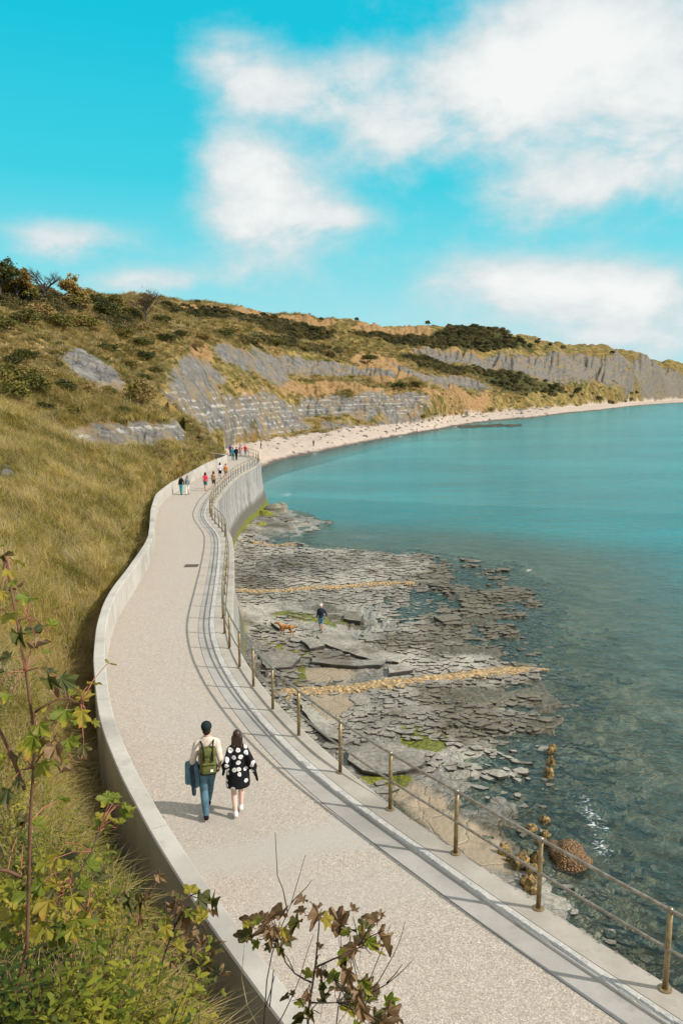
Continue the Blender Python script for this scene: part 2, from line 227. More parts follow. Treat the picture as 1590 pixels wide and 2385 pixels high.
FOOT_AZ = np.array([-0.1488,-0.1373,-0.1259,-0.1145,-0.1031,-0.0916,-0.0802,-0.0688,-0.0574,-0.0460,-0.0345,-0.0231,-0.0117,-0.0003,0.0112,0.0226,0.0340,0.0454,0.0568,0.0683,0.0797,0.0911,0.1025,0.1140,0.1254,0.1368,0.1482,0.1596,0.1711,0.1825,0.1939,0.2053,0.2168,0.2282,0.2396,0.2510,0.2624,0.2739,0.2853,0.2967,0.3081,0.3196,0.3310,0.3424,0.3538,0.3652,0.3767,0.3881,0.3995,0.4109,0.4224,0.4338,0.4452,0.4566,0.4680,0.4795,0.4909,0.5023,0.5137,0.5252])
FOOT_R = np.array([158.1,173.2,178.5,185.4,192.3,199.1,206.2,213.6,220.9,225.9,229.3,232.7,239.6,248.4,257.2,266.0,274.7,283.5,292.3,299.4,306.3,313.3,320.2,329.6,358.5,387.3,411.5,434.1,456.7,479.3,502.3,529.4,556.5,583.7,610.8,637.9,665.0,698.1,749.6,801.1,852.6,904.1,955.5,1007.0,1114.5,1244.9,1375.3,1505.7,1636.1,1766.4,1936.3,2109.8,2283.2,2456.6,2630.0,2803.4,2976.8,3150.2,3323.6,3497.0])
WATER_R = np.array([117.0,117.0,117.0,117.0,154.3,162.4,169.4,175.3,181.2,187.3,193.6,199.9,206.5,214.5,222.6,230.6,238.6,246.7,257.1,268.0,278.9,289.8,300.6,312.1,328.7,345.4,362.0,380.0,400.9,421.8,437.4,452.9,468.5,484.0,499.5,525.2,563.0,600.9,638.7,676.6,714.4,752.3,831.5,919.4,1007.3,1095.2,1183.2,1271.1,1359.0,1446.9,1539.0,1631.5,1724.0,1816.5,1909.0,2001.5,2094.1,2186.6,2279.1,2371.6])
POSTS = [(3.96,8.6),(2.93,10.05),(1.91,11.52),(0.89,13.05),(-0.03,14.58),(-0.87,16.14),(-1.63,17.78),(-2.32,19.43),(-2.92,21.16),(-3.42,22.89),(-3.85,24.66),(-4.17,26.54),(-4.41,28.4),(-4.65,30.22),(-4.93,32.18),(-5.21,34.12),(-5.48,36.02),(-5.76,37.92),(-6.03,39.81),(-6.32,41.77),(-6.61,43.7),(-6.9,45.63),(-7.34,47.51),(-7.86,49.31),(-8.47,50.91),(-8.92,52.59),(-9.28,54.1)]
SEAWARD = [(4.24,0.02),(3.68,0.85),(3.13,1.68),(2.57,2.51),(2.01,3.34),(1.46,4.17),(0.9,5),(0.34,5.83),(-0.21,6.67),(-0.77,7.5),(-1.31,8.34),(-1.84,9.19),(-2.34,10.05),(-2.83,10.92),(-3.31,11.8),(-3.76,12.7),(-4.2,13.6),(-4.61,14.51),(-4.99,15.43),(-5.35,16.37),(-5.68,17.31),(-6,18.26),(-6.31,19.21),(-6.61,20.16),(-6.89,21.12),(-7.16,22.09),(-7.41,23.06),(-7.64,24.03),(-7.86,25.01),(-8.05,25.99),(-8.22,26.97),(-8.37,27.96),(-8.5,28.96),(-8.62,29.95),(-8.74,30.94),(-8.87,31.93),(-9,32.92),(-9.14,33.91),(-9.28,34.9),(-9.42,35.89),(-9.56,36.88),(-9.71,37.87),(-9.88,38.86),(-10.06,39.84),(-10.26,40.82),(-10.48,41.79),(-10.69,42.77),(-10.92,43.74),(-11.15,44.72),(-11.38,45.69),(-11.61,46.66),(-11.84,47.64),(-12.07,48.61),(-12.3,49.58),(-12.52,50.56),(-12.74,51.53),(-12.96,52.51),(-13.16,53.49),(-13.36,54.47),(-13.56,55.45),(-13.75,56.43),(-13.95,57.41),(-14.14,58.39),(-14.32,59.37),(-14.48,60.36),(-14.59,61.36),(-14.68,62.35),(-14.76,63.35),(-14.84,64.35),(-14.92,65.34),(-14.99,66.34),(-15.05,67.34),(-15.08,68.34),(-15.11,69.34),(-15.12,70.34),(-15.14,71.34),(-15.15,72.34),(-15.17,73.34),(-15.18,74.34),(-15.2,75.34),(-15.21,76.34),(-15.22,77.34),(-15.24,78.34),(-15.25,79.34),(-15.26,80.34),(-15.28,81.34),(-15.29,82.34),(-15.3,83.34),(-15.31,84.34),(-15.33,85.34),(-15.34,86.34),(-15.34,87.34),(-15.33,88.34),(-15.3,89.34),(-15.25,90.34),(-15.19,91.34),(-15.13,92.33),(-15.07,93.33),(-15.01,94.33),(-14.94,95.33),(-14.88,96.33),(-14.81,97.32),(-14.78,98.3),(-14.86,99.25),(-15.12,100.14),(-15.55,100.99),(-16.09,101.82),(-16.66,102.63),(-17.25,103.44),(-17.84,104.24),(-18.46,105.01),(-19.12,105.72),(-19.87,106.29),(-20.72,106.72),(-21.64,107.03),(-22.6,107.26),(-23.58,107.44),(-24.56,107.55),(-25.56,107.64),(-26.55,107.72),(-27,117),(-17.04,113.73),(-15.74,113.92),(-14.44,114.09),(-13.14,114.25),(-15.67,151.48),(-14.68,159.76),(-13.42,166.9),(-11.92,172.91),(-10.28,178.92),(-8.51,185.13),(-6.62,191.49),(-4.57,197.82),(-2.39,204.47),(-0.06,212.52),(2.46,220.54),(5.16,228.53),(8.04,236.48),(11.11,244.4),(14.49,254.72),(18.15,265.39),(22.04,276.01),(26.18,286.58),(30.57,297.08),(35.26,308.07),(40.86,324.16),(46.82,340.15),(53.16,356.04),(60.08,373.15),(67.9,393.04),(76.18,412.81),(83.91,427.27),(91.94,441.47),(100.32,455.54),(109.02,469.47),(118.06,483.26),(129.96,506.8),(145.56,541.83),(161.97,576.57),(179.2,611),(197.23,645.11),(216.07,678.88),(235.7,712.3),(269.55,784.45),(308.02,864.14),(348.33,943.04),(390.48,1021.12),(434.46,1098.35),(480.24,1174.69),(527.83,1250.13),(577.19,1324.62),(630.02,1401.9),(684.88,1478.56),(741.56,1554.14),(800.06,1628.6),(860.34,1701.92),(922.41,1774.07),(986.22,1845.01),(1051.77,1914.71),(1119.04,1983.14),(1188,2050.28),(6000,2500),(6000,-60),(8,-60),(8,-12)]
SHALE = [[(-38.5,107.2),(-38.4,110.6),(-38.4,114.4),(-38.4,118.6),(-36.9,116.7),(-35.4,114.9),(-34,113.2),(-32.4,110.7),(-31,108.3),(-29.6,106),(-29.2,101.6),(-28.9,97.7),(-28.6,94.1),(-29.4,94),(-30.2,93.7),(-31,93.6),(-32.1,94.8),(-33.2,96.3),(-34.6,98.2),(-35.9,101.2),(-37.2,104.3)],
 [(-23.7,66.4),(-24,71),(-24,75.1),(-23.9,79.3),(-23.7,82.9),(-23.3,85.9),(-22.6,88.1),(-21.7,90.3),(-20.9,93.5),(-24,116.1),(-21.8,106.3),(-19.4,95.1),(-18.8,93.3),(-19,86),(-19.3,80.8),(-20.4,79.3),(-20.9,74.3),(-21.5,70.4),(-21,63.8),(-22,64.8),(-22.8,65.6)],
 [(-32.7,153.8),(-32.8,164.6),(-33.2,178.8),(-33.5,194.9),(-32,196.3),(-30.5,197.9),(-29,199.7),(-28.9,185.1),(-27.8,166.4),(-27.5,154.1),(-27.9,143.2),(-28,132.5),(-28.7,126.1),(-30,134.9),(-31.3,143.8)],
 [(-28.7,121.9),(-28,130.4),(-28,144.1),(-27.3,157.7),(-27.2,171.5),(-27.1,188.4),(-25.7,199),(-23.8,208.4),(-22.1,221.5),(-20.1,236.2),(-17.8,240.1),(-15.4,243.7),(-12.9,246.9),(-13.2,235.6),(-13.8,229.9),(-14.3,224.9),(-17.8,207.6),(-20.9,193.4),(-23.4,179.8),(-24.3,167.7),(-24,150.5),(-24.6,141),(-24.6,132.8),(-24.4,124.7),(-24.9,120.5),(-26,120.2),(-27.3,120.6)],
 [(-35.2,212.4),(-34,232.8),(-31.9,252.7),(-30.2,284.7),(-27.7,314.6),(-23.3,332.6),(-17.7,340.7),(-11.9,353.2),(-5.7,366.5),(1,375.1),(6.5,378),(12.1,380),(17.8,384),(21.4,384.6),(24.9,384.8),(28.4,385),(25.8,377.6),(23.4,371.1),(21,365.9),(14.3,365.5),(7.6,362.9),(1,353.8),(-5.2,337.4),(-11,327),(-16.4,315.7),(-18.9,299.9),(-20.1,271.4),(-21.8,257.4),(-24.2,243),(-26,228.4),(-27.6,214.5),(-29,210.8),(-30.4,207.7),(-31.9,205),(-32.9,206.9),(-34,209.1)],
 [(-18.9,237.1),(-15.4,258.2),(-10.9,277),(-5.7,297.2),(0.8,301.8),(7.5,303.4),(14.7,314.4),(22.1,330.4),(29.6,340.3),(37.4,348.7),(39.1,346.6),(41.3,349.5),(44.5,359.4),(41.1,346.8),(38,336.8),(35.7,331.8),(27.8,318.8),(20.6,306.5),(13.8,294.3),(7.1,285.9),(0.7,272.1),(-5.1,263.5),(-8.2,256.5),(-11.3,250.5),(-13.7,236.6),(-15.5,237.6),(-17.2,237.7)],
 [(26,414.4),(33,416.2),(40.3,421.2),(48.5,432.7),(59.1,466.1),(71,502),(83.4,534.7),(91.4,541.3),(99.6,547.9),(108.1,555.1),(102.1,539.4),(96.6,525.8),(91.4,512.6),(81.9,494.7),(71.9,471.2),(62.2,444.8),(51,413.5),(41.5,388.6),(34.1,377.8),(31.5,388.6),(28.8,400.7)],
 [(47.7,547.5),(58.1,587.6),(68.6,620.1),(79.5,649.4),(90.5,660.5),(101.6,670.1),(113.2,681.3),(126.9,702.5),(139.5,714.7),(156.5,746.5),(182.6,788.7),(207.3,818.4),(229.4,834),(305.4,1028.3),(335.3,1051.7),(361.9,1062.3),(484.2,1303.2),(657.2,1633.2),(724.4,1671.6),(720.4,1660.2),(718.1,1652.5),(715,1643),(635.6,1516.3),(549.4,1362.5),(475.6,1228.2),(432.4,1144.2),(391.1,1061.2),(361.1,1005),(333.3,962.4),(311.2,933.7),(284.8,888.9),(251.8,823.5),(233,799.9),(217.1,784.6),(192,732.9),(175.4,709.2),(160,687.7),(149.5,680.5),(140.3,678.5),(131,675.7),(117.9,650.9),(105.7,627.6),(94.8,609.1),(79.9,581.7),(65.2,547.5),(51.1,506.7),(50,518.8),(48.9,533)],
 [(-25.3,145.3),(-24.8,156.1),(-24.8,171.7),(-24.3,187.7),(-21,202),(-17.4,222.7),(-12.6,240.1),(-10.9,242.1),(-9.1,242.4),(-7.4,242.2),(-10.9,232.1),(-14.1,221.7),(-16.8,208.8),(-19.7,196.4),(-22.3,184.4),(-24.2,171.2),(-23.5,154.3),(-24.4,150)],
 [(-7.6,248.7),(-2.1,257.2),(3.7,267.6),(10.2,284.2),(18.5,300.3),(27.6,316),(37.7,333.5),(39.6,338.1),(41.4,341.7),(43,343),(32.4,314.5),(24.2,300.5),(16.6,286.7),(8.7,268.7),(1.6,251.3),(-4.5,234.9),(-5.6,245.2),(-6.6,247.1)],
 [(-19.6,44.4),(-19.3,44.5),(-19.1,44.8),(-18.9,45.1),(-18.4,43.8),(-17.9,42.7),(-17.4,41.6),(-17.3,40.6),(-17.2,39.7),(-17.2,38.9),(-17.8,40.3),(-18.6,42.2)],
 [(-34.6,114.2),(-33.6,112.5),(-32.6,111),(-31.7,109.4),(-30.5,106.8),(-29.3,104.4),(-28.3,102.1),(-28.1,100.1),(-27.9,98.2),(-27.8,96.5),(-28.6,97.2),(-29.4,97.9),(-30.2,98.5),(-31.5,103.1),(-32.9,108.3)]]
STRATA = [[(-23.7,66.4),(-24,71),(-24,75.1),(-23.9,79.3),(-23.7,82.9),(-23.3,85.9),(-22.6,88.1),(-21.7,90.3),(-20.9,93.5),(-24,116.1),(-21.8,106.3),(-19.4,95.1),(-18.8,93.3),(-19,86),(-19.3,80.8),(-20.4,79.3),(-20.9,74.3),(-21.5,70.4),(-21,63.8),(-22,64.8),(-22.8,65.6)],
 [(-28.7,121.9),(-28,130.4),(-28,144.1),(-27.3,157.7),(-27.2,171.5),(-27.1,188.4),(-25.7,199),(-23.8,208.4),(-22.1,221.5),(-20.1,236.2),(-17.8,240.1),(-15.4,243.7),(-12.9,246.9),(-13.2,235.6),(-13.8,229.9),(-14.3,224.9),(-17.8,207.6),(-20.9,193.4),(-23.4,179.8),(-24.3,167.7),(-24,150.5),(-24.6,141),(-24.6,132.8),(-24.4,124.7),(-24.9,120.5),(-26,120.2),(-27.3,120.6)],
 [(-18.9,237.1),(-15.4,258.2),(-10.9,277),(-5.7,297.2),(0.8,301.8),(7.5,303.4),(14.7,314.4),(22.1,330.4),(29.6,340.3),(37.4,348.7),(39.1,346.6),(41.3,349.5),(44.5,359.4),(41.1,346.8),(38,336.8),(35.7,331.8),(27.8,318.8),(20.6,306.5),(13.8,294.3),(7.1,285.9),(0.7,272.1),(-5.1,263.5),(-8.2,256.5),(-11.3,250.5),(-13.7,236.6),(-15.5,237.6),(-17.2,237.7)]]
PALE = [[(-48.1,112.1),(-46.7,111.5),(-45.5,111.3),(-44.3,111.2),(-42,108.5),(-39.7,105.6),(-37.3,102.1),(-35.8,97.3),(-34.6,93.3),(-33.8,90.3),(-35.1,91.6),(-36.5,93.1),(-38,94.8),(-39.6,96.4),(-41.2,97.8),(-42.8,99.3),(-44.6,103.5),(-46.3,107.7)],
 [(-54.2,241.5),(-52.7,246.3),(-51.1,251.8),(-49.7,258.5),(-47.2,252.6),(-45,247.8),(-43.1,244.5),(-43.3,229.1),(-43.7,216.8),(-43.4,202.6),(-46.8,214.9),(-50.3,227.4)],
 [(-32.3,383.9),(-29.3,421.1),(-24.8,449.9),(-18.9,463.8),(-15.4,459.9),(-11.9,454.4),(-8.5,448),(-13.9,437.6),(-18.8,422.7),(-22,385.4),(-25.5,386.1),(-28.9,385)],
 [(-37.9,297.4),(-35.5,313.8),(-33.1,335.4),(-29.8,353.4),(-30.8,337.1),(-31.6,319.5),(-31.8,300.2),(-33.6,296.6),(-35.6,295.4)]]
OCHRE = [[(-76.4,358.9),(-68.9,389.1),(-58.7,415.3),(-55.4,525.8),(-40.4,553.6),(-22.6,556.4),(-5.1,629.4),(-5.9,598.3),(-6.5,552.6),(-7.2,529.9),(-18.3,519.2),(-29.1,511.3),(-36.2,461.2),(-41.7,395.1),(-49.6,374.4),(-58.7,368),(-62.7,364.4),(-65,352.2),(-67.5,342.6),(-69.8,344.9),(-72.4,348.4)],
 [(8.5,629.4),(32.2,673.3),(64.5,784.9),(90.2,773.6),(86.6,754.4),(83.5,738.1),(80.1,719.7),(65.2,699.9),(49.3,656.8),(35.2,616.8),(26.7,602.4),(18.7,591.4),(11,576.8),(10.2,593.6),(9.4,610.2)],
 [(-4.9,253.5),(4.2,269.4),(14.9,294.6),(27.1,317.1),(31.1,322.1),(35.2,327.1),(39.7,334.7),(27.4,307),(17.1,286.4),(8,264.6),(3.6,262.6),(-0.7,256.6)],
 [(-24.3,139.5),(-24.4,146.3),(-24,150.9),(-23.7,156),(-24.2,164.2),(-24.2,169.1),(-24.1,173.9),(-24,163.3),(-22.8,146.7),(-22.8,139.7),(-23.4,140),(-23.9,139.9)],
 [(-25.2,195.3),(-23.9,202.4),(-22.6,211.1),(-21.4,222.3),(-19.3,231.1),(-16.8,238.6),(-14.3,247.6),(-15.3,234.5),(-16.4,225.7),(-17.2,215.4),(-19,208.6),(-20.7,203),(-22.4,198.3),(-23.3,197.3),(-24.3,196.3)],
 [(1.1,401.3),(8.5,406.1),(16.5,421.4),(25.5,444.9),(30.5,423.9),(35.5,409.6),(40.4,398.8),(32.6,375.4),(26.1,361.6),(20.2,350.9),(16,357.8),(11.6,363.5),(7,365.7),(5.1,373.9),(3.1,384.8)],
 [(37.3,367.9),(48.9,396.1),(64.7,444.9),(82.5,493),(95.5,514.2),(108.9,533.1),(126.5,568.1),(107.4,525.5),(91,488.7),(75.6,450.3),(62.1,415.2),(49.3,375.7),(38.1,337.2),(37.3,342.2),(37.2,353.1)],
 [(-37.6,184.4),(-38.1,195.4),(-37.9,204.2),(-37.3,211.1),(-35.8,206.6),(-34.5,203.6),(-33.4,201.2),(-33.9,193.3),(-33.6,182.1),(-33.2,171.4),(-34.4,174.8),(-35.9,178.9)],
 [(-21.6,254.6),(-16.7,300.7),(-8.4,317.1),(0.9,321.8),(10.4,325.9),(21,343.2),(31.9,352),(20.5,335.3),(9.8,307.1),(0.8,305.2),(-7.9,299.1),(-14.9,266.3),(-20.5,241.2),(-20.9,245.8),(-21.2,250.1)],
 [(39.3,534.9),(49,569.1),(59.9,606),(71,636.7),(89.1,668.1),(106.9,689.3),(125.1,706.8),(121.6,701),(117.8,693.8),(113.8,685),(91.4,649.3),(70,607),(49.1,546.8),(45.8,542.2),(42.5,538.3)]]
DARK = [[(-75.5,337),(-69.8,344.9),(-67.2,371.6),(-60.8,381.3),(-52.7,392.5),(-45,412.3),(-41.8,498.1),(-30.4,518),(-17.3,518.1),(-4.2,518.3),(-5.9,499.8),(-7.4,481.4),(-8.8,461),(-21.7,452),(-30.8,400.5),(-37.7,356.2),(-41.8,328.5),(-51.9,348.8),(-59.8,351.1),(-62.5,331.6),(-66.2,320.8),(-68.9,307.1),(-71.6,319.6),(-73.6,328.5)],
 [(1.5,555.1),(11.9,573.6),(22.9,587.4),(34.2,600.6),(47.9,637.5),(63.9,685.4),(79.6,715),(89.2,741.5),(99.7,771.6),(112.9,816.2),(136.6,854.1),(151.2,832.5),(172.4,847.6),(182.5,843.6),(191.7,836.6),(200.9,829.6),(180.7,800.2),(160.7,766.5),(138.8,718.1),(116.4,701.1),(93.6,674.3),(70.6,633.2),(56.7,607.7),(43.5,578.5),(31.8,556.6),(21.7,558.3),(11.6,558)],
 [(89.9,577),(105.6,607.3),(125,650.3),(143,679.5),(161.2,693),(182.1,715),(205.6,742.4),(232.1,785.9),(258.1,822.6),(295.5,889.7),(346.9,974.4),(440.2,1158.7),(549.5,1360.7),(471.7,1217.3),(395.2,1065),(334.9,944.1),(284,863.5),(235.7,777.3),(194.7,701.7),(169.6,664),(144.8,620.5),(120.7,571.3),(112.7,563.2),(105.4,557.6),(98.7,554.4),(95.6,560.6),(92.7,568.1)],
 [(35.7,485.4),(42.6,493),(49.8,502.9),(58,518.6),(71.1,546.2),(84,566.3),(97.2,583),(89.5,561),(82,538.5),(74.7,515.3),(63.2,491.9),(52.8,471.6),(43.7,457),(41,464.4),(38.3,474.1)],
 [(-36.4,285.5),(-34,320.7),(-29.8,353.4),(-24.1,385.7),(-17.5,427.9),(-8.3,435.3),(1.2,438.8),(-0.4,417.5),(-1.8,400.8),(-3.2,387.8),(-11.4,379.1),(-18.6,358.9),(-25.2,342.9),(-29.6,322.9),(-32,291.6),(-33.3,260.8),(-34,266.4),(-34.9,273.5)],
 [(-61.9,145.1),(-60.2,148.5),(-63.2,164.4),(-61.2,168.3),(-58.9,168.5),(-57.9,172.6),(-56.4,175.7),(-53.1,158.2),(-52.2,148.9),(-50.4,138.1),(-50.4,130.6),(-51.3,126),(-52.7,123),(-55.8,130.6),(-58.6,137.3)],
 [(-69.2,235.3),(-63.8,228),(-59.8,224.8),(-56.3,223.6),(-51,198.5),(-46.6,177.1),(-44.1,164.2),(-45.3,161.2),(-46.3,157.7),(-47.3,154.6),(-50.4,167),(-56.7,190.2)]]
SHELF = [(-9.4,98.7),(-3.1,87.2),(-4,81.2),(-4.7,75.6),(-1.6,72.3),(4.5,70.5),(7.9,69.5),(10.8,67.2),(13.7,64.1),(13.6,58.7),(14.1,52.8),(12.7,50.8),(10.9,47.9),(11.2,44.9),(10.4,40.3),(10.2,37.2),(8.9,31.6),(7.7,27.8),(7.1,25.3),(7.2,23.3),(8,21.2),(8.7,19.1),(9.4,16.7),(7.8,13.5)] + [(-4,2),(-9,30),(-13,60),(-14,80)]
SAND = [[(-2.14,38.87),(-0.57,39.19),(0.78,38.55),(0.11,37.04),(-1.82,36.75)],
 [(-1.73,34.83),(-0.1,35.36),(0.7,34.32),(-0.09,31.96),(-1.46,33.34)],
 [(1.37,27.2),(3.25,26.72),(4.05,24.66),(5.4,23.36),(5.14,21.52),(3.87,21.73),(2.43,24.66)],
 [(-7.65,52.49),(-6.77,50.32),(-5.66,44.71),(-5.84,43.1),(-7.07,46.44)],
 [(5.81,19.21),(6.88,18.54),(7.38,17.46),(6.62,17.75)]]
MOSS = [[(-5.18,43.89),(-3.82,42.71),(-2.28,41.6),(-0.83,40.88),(-2.23,40.53),(-4.48,41.96)],
 [(-4.92,49.09),(-3.3,50.11),(-0.97,48.3),(-0.13,46),(-2.58,47.36)],
 [(-12.05,91.27),(-10.56,96.52),(-9.39,98.4),(-9.98,86.55),(-10.24,77.2),(-10.57,74.87)],
 [(-2.37,38.87),(-2.08,39.85),(-1.79,37.04),(-2.23,36.46)],
 [(0.57,27.36),(2.69,27.53),(2.46,26.72),(1.03,26.72)],
 [(2.5,31.52),(3.84,31.96),(5.14,30.68),(3.74,29.49),(2.55,29.88)],
 [(-0.42,48.3),(0.69,47.83),(0.13,46.44)]]
POOL = [[(3.22,53.65),(5.34,56.77),(8.48,56.12),(9.15,52.49),(7.07,48.3),(4.49,47.36),(2.63,48.3)],
 [(7.74,63.37),(11.2,62.57),(13.04,59.54),(11.24,55.48),(8.87,58.82)],
 [(-4.72,79.66),(-1.52,77.2),(0.21,73.11),(-2.27,73.11)],
 [(2.08,48.3),(3.4,47.36),(2.7,44.71),(1.73,46.44)],
 [(-5.29,38.87),(-4.26,37.63),(-3.11,34.32),(-2.05,33.34),(-2.85,33.58),(-4.29,35.9)]]
SLABS = [[(-1.53,44.13),(-0.26,44.46),(0.38,43.73),(1.76,41.74),(3.49,40.19),(3.08,39.39),(1.5,39.85),(0.12,41.23),(-1.23,42.71)],
 [(-1.69,40.05),(-0.57,39.52),(-0.12,39.78),(1.25,39.39),(2.54,39.85),(2.14,38.87),(0.11,38.74),(-1.59,39.32)],
 [(0.14,48.6),(1.38,48.21),(1.21,46.71),(0.19,47.26)],
 [(0.35,29.49),(1.32,29.88),(2.06,29.96),(3.33,28.93),(3.13,27.87),(1.69,27.2),(0.73,27.5),(0.29,28.39)],
 [(-4.33,46.26),(-3.74,46.44),(-3.34,45.73),(-3.76,45.05)],
 [(-2.36,43.1),(-1.5,43.33),(-0.85,41.96),(-1.8,41.45)],
 [(-4.53,40.19),(-3.19,40.88),(-2.19,39.85),(-2.55,38.24),(-3.85,37.93)],
 [(5.96,48.3),(7.43,48.89),(7.67,47.73),(6.37,47.17)],
 [(-2.1,34.32),(-1.25,32.96),(-0.09,30.68),(0.09,29.69),(-0.62,30.08),(-1.5,31.96)],
 [(2.37,38.87),(3.52,39.19),(3.66,38.24),(2.41,37.75)]]
RIDGES = [[(-7.75,54.29),(-4.85,54.9),(-1.12,55.92),(2.43,56.84),(5.94,57.93)],
 [(-10.34,73.21),(-7.24,73.21),(-4.37,73.65)],
 [(-3.16,34.99),(-1.96,35.53),(0.1,35.97),(2.24,36.65),(4.45,37.35),(6.75,38.15),(8.9,38.91),(11.11,39.57)]]
STUMPS = [(6.94,24.69),(6.39,24.16),(6.77,23.82),(6.48,23.37),(6.11,22.38),(5.69,22.33),(5.47,21.93),(5.84,21.56),(5.61,21.14),(5.54,20.74),(8.61,29.89),(8.28,28.77),(7.96,27.89),(5.48,21),(5.36,22.22),(5.19,22.68)]
MOUND = [(7.19,22.6)]
WALKER = [(-1.23,45.4)]
DOG = [(-3.25,44.39)]
COUPLE = [(-2.38,12.9,6.95),(-1.89,12.93,6.95)]
FAR_PEOPLE = [(-14.02,67.34,5.78),(-13.49,67.34,5.78),(-12.39,70.09,5.78),(-11.85,71.38,5.78),(-12.63,80.24,5.78),(-11.98,79.83,5.78),(-14.43,103.02,5.78),(-13.98,103.02,5.78),(-15.8,110.27,5.78),(-14.3,109.5,5.78),(-13.57,109.5,5.78)]
BEACH_PEOPLE = [(-18.2,175.41,2.11),(-7.26,201.42,1.03),(19.38,275.97,0.97),(28.44,293.89,0.13),(-18.92,114.4,6.14)]
DRAIN = [(-7.29,36.82,6.24)]
SHRUBS = [(-24.36,95.19,12.97,4.6,4.2),(-26.3,106.4,14.1,3,2.6),(-29.85,70.98,13.86,4,2.6),(-30.6,77.45,14.64,5,2.8),(-32.63,76.01,15.04,4,3),(-29.36,82.95,14.79,3.5,1.8),(-28.7,87.16,14.66,3.5,1.6),(-27.95,93.42,14.51,3,1.5),(-26.05,76.23,12.56,2.6,1.5),(-27.68,72.86,13.04,2.4,1.3),(-24.66,87.76,12.42,2.4,1.2),(-25.86,82.4,12.85,2.2,1.2),(-33.03,82.09,15.98,3.5,2.2),(-32.17,85.83,16.29,3,1.7),(-54.98,137.73,30.17,8,4.5),(-48.63,128.37,26.39,7,3.2),(-45.78,128.94,25.07,7,3),(-46.43,143.97,26.33,7,3),(-50.7,170.34,30.28,8,4),(-53.67,200.35,33.05,8,4),(-43.32,156.46,25.69,6,2.6),(-53.56,161.2,31.14,8,4),(-39.72,155.39,23.95,6,2.4),(-37.18,125.23,20.77,5,2),(-38.15,171.19,25.36,6,2.4),(-39.14,192.12,27.51,6,2.5),(-35.76,193.22,25.24,6,2.6),(-36.5,209.83,27.84,6,2.6),(-45.72,107.4,23.04,5,2.5),(-46.19,115.99,24.33,6,3),(-44.27,179.34,28.27,6,3),(-81.62,256.44,43.5,8,4.5),(-62.39,202.66,35.93,8,4),(-69.6,245.56,41.11,9,4.5),(-48.56,215.98,32.79,8,3),(-29.84,117.18,16.29,4,1.8),(-31.66,134.67,18.02,4,1.6),(-33.17,122.67,18.35,4,1.8),(-34.98,140.95,20.44,5,2),(-36.93,92.12,18.39,3.5,1.8),(-35.93,85.99,17.2,3.5,2),(-36.8,246.38,31.46,9,4),(-32.92,295.39,33.25,10,4),(-28.05,332.55,33.5,10,4),(-40.28,291.19,36.84,9,3.5),(-18.71,361.65,33.61,11,4),(-7.47,391.57,33.49,12,4),(13.93,392.7,29.99,12,4),(25.76,347.84,16.02,10,3.5),(34.05,354.55,15.09,10,3.5)]
TREES = [(-57.13,153.5,31.95),(-54.77,161.78,31.78),(-54.71,134.35,29.78),(-55.13,128.89,29.15),(-48.83,198.08,31.27)]
SKY_TREES = [(-82.71,272.42,45.81),(-14.82,582.48,67.03),(85.71,790.75,80.42),(111.4,821.93,80.81),(127,836.5,81.31),(144.97,848.87,83.01),(174.32,857.01,80.94),(207.35,837.78,64.1),(221.93,840.96,62.71),(298.59,1065.24,73.59),(369.57,1076.85,67.86),(12.33,650.54,71.28),(-70.37,389.24,57.4)]
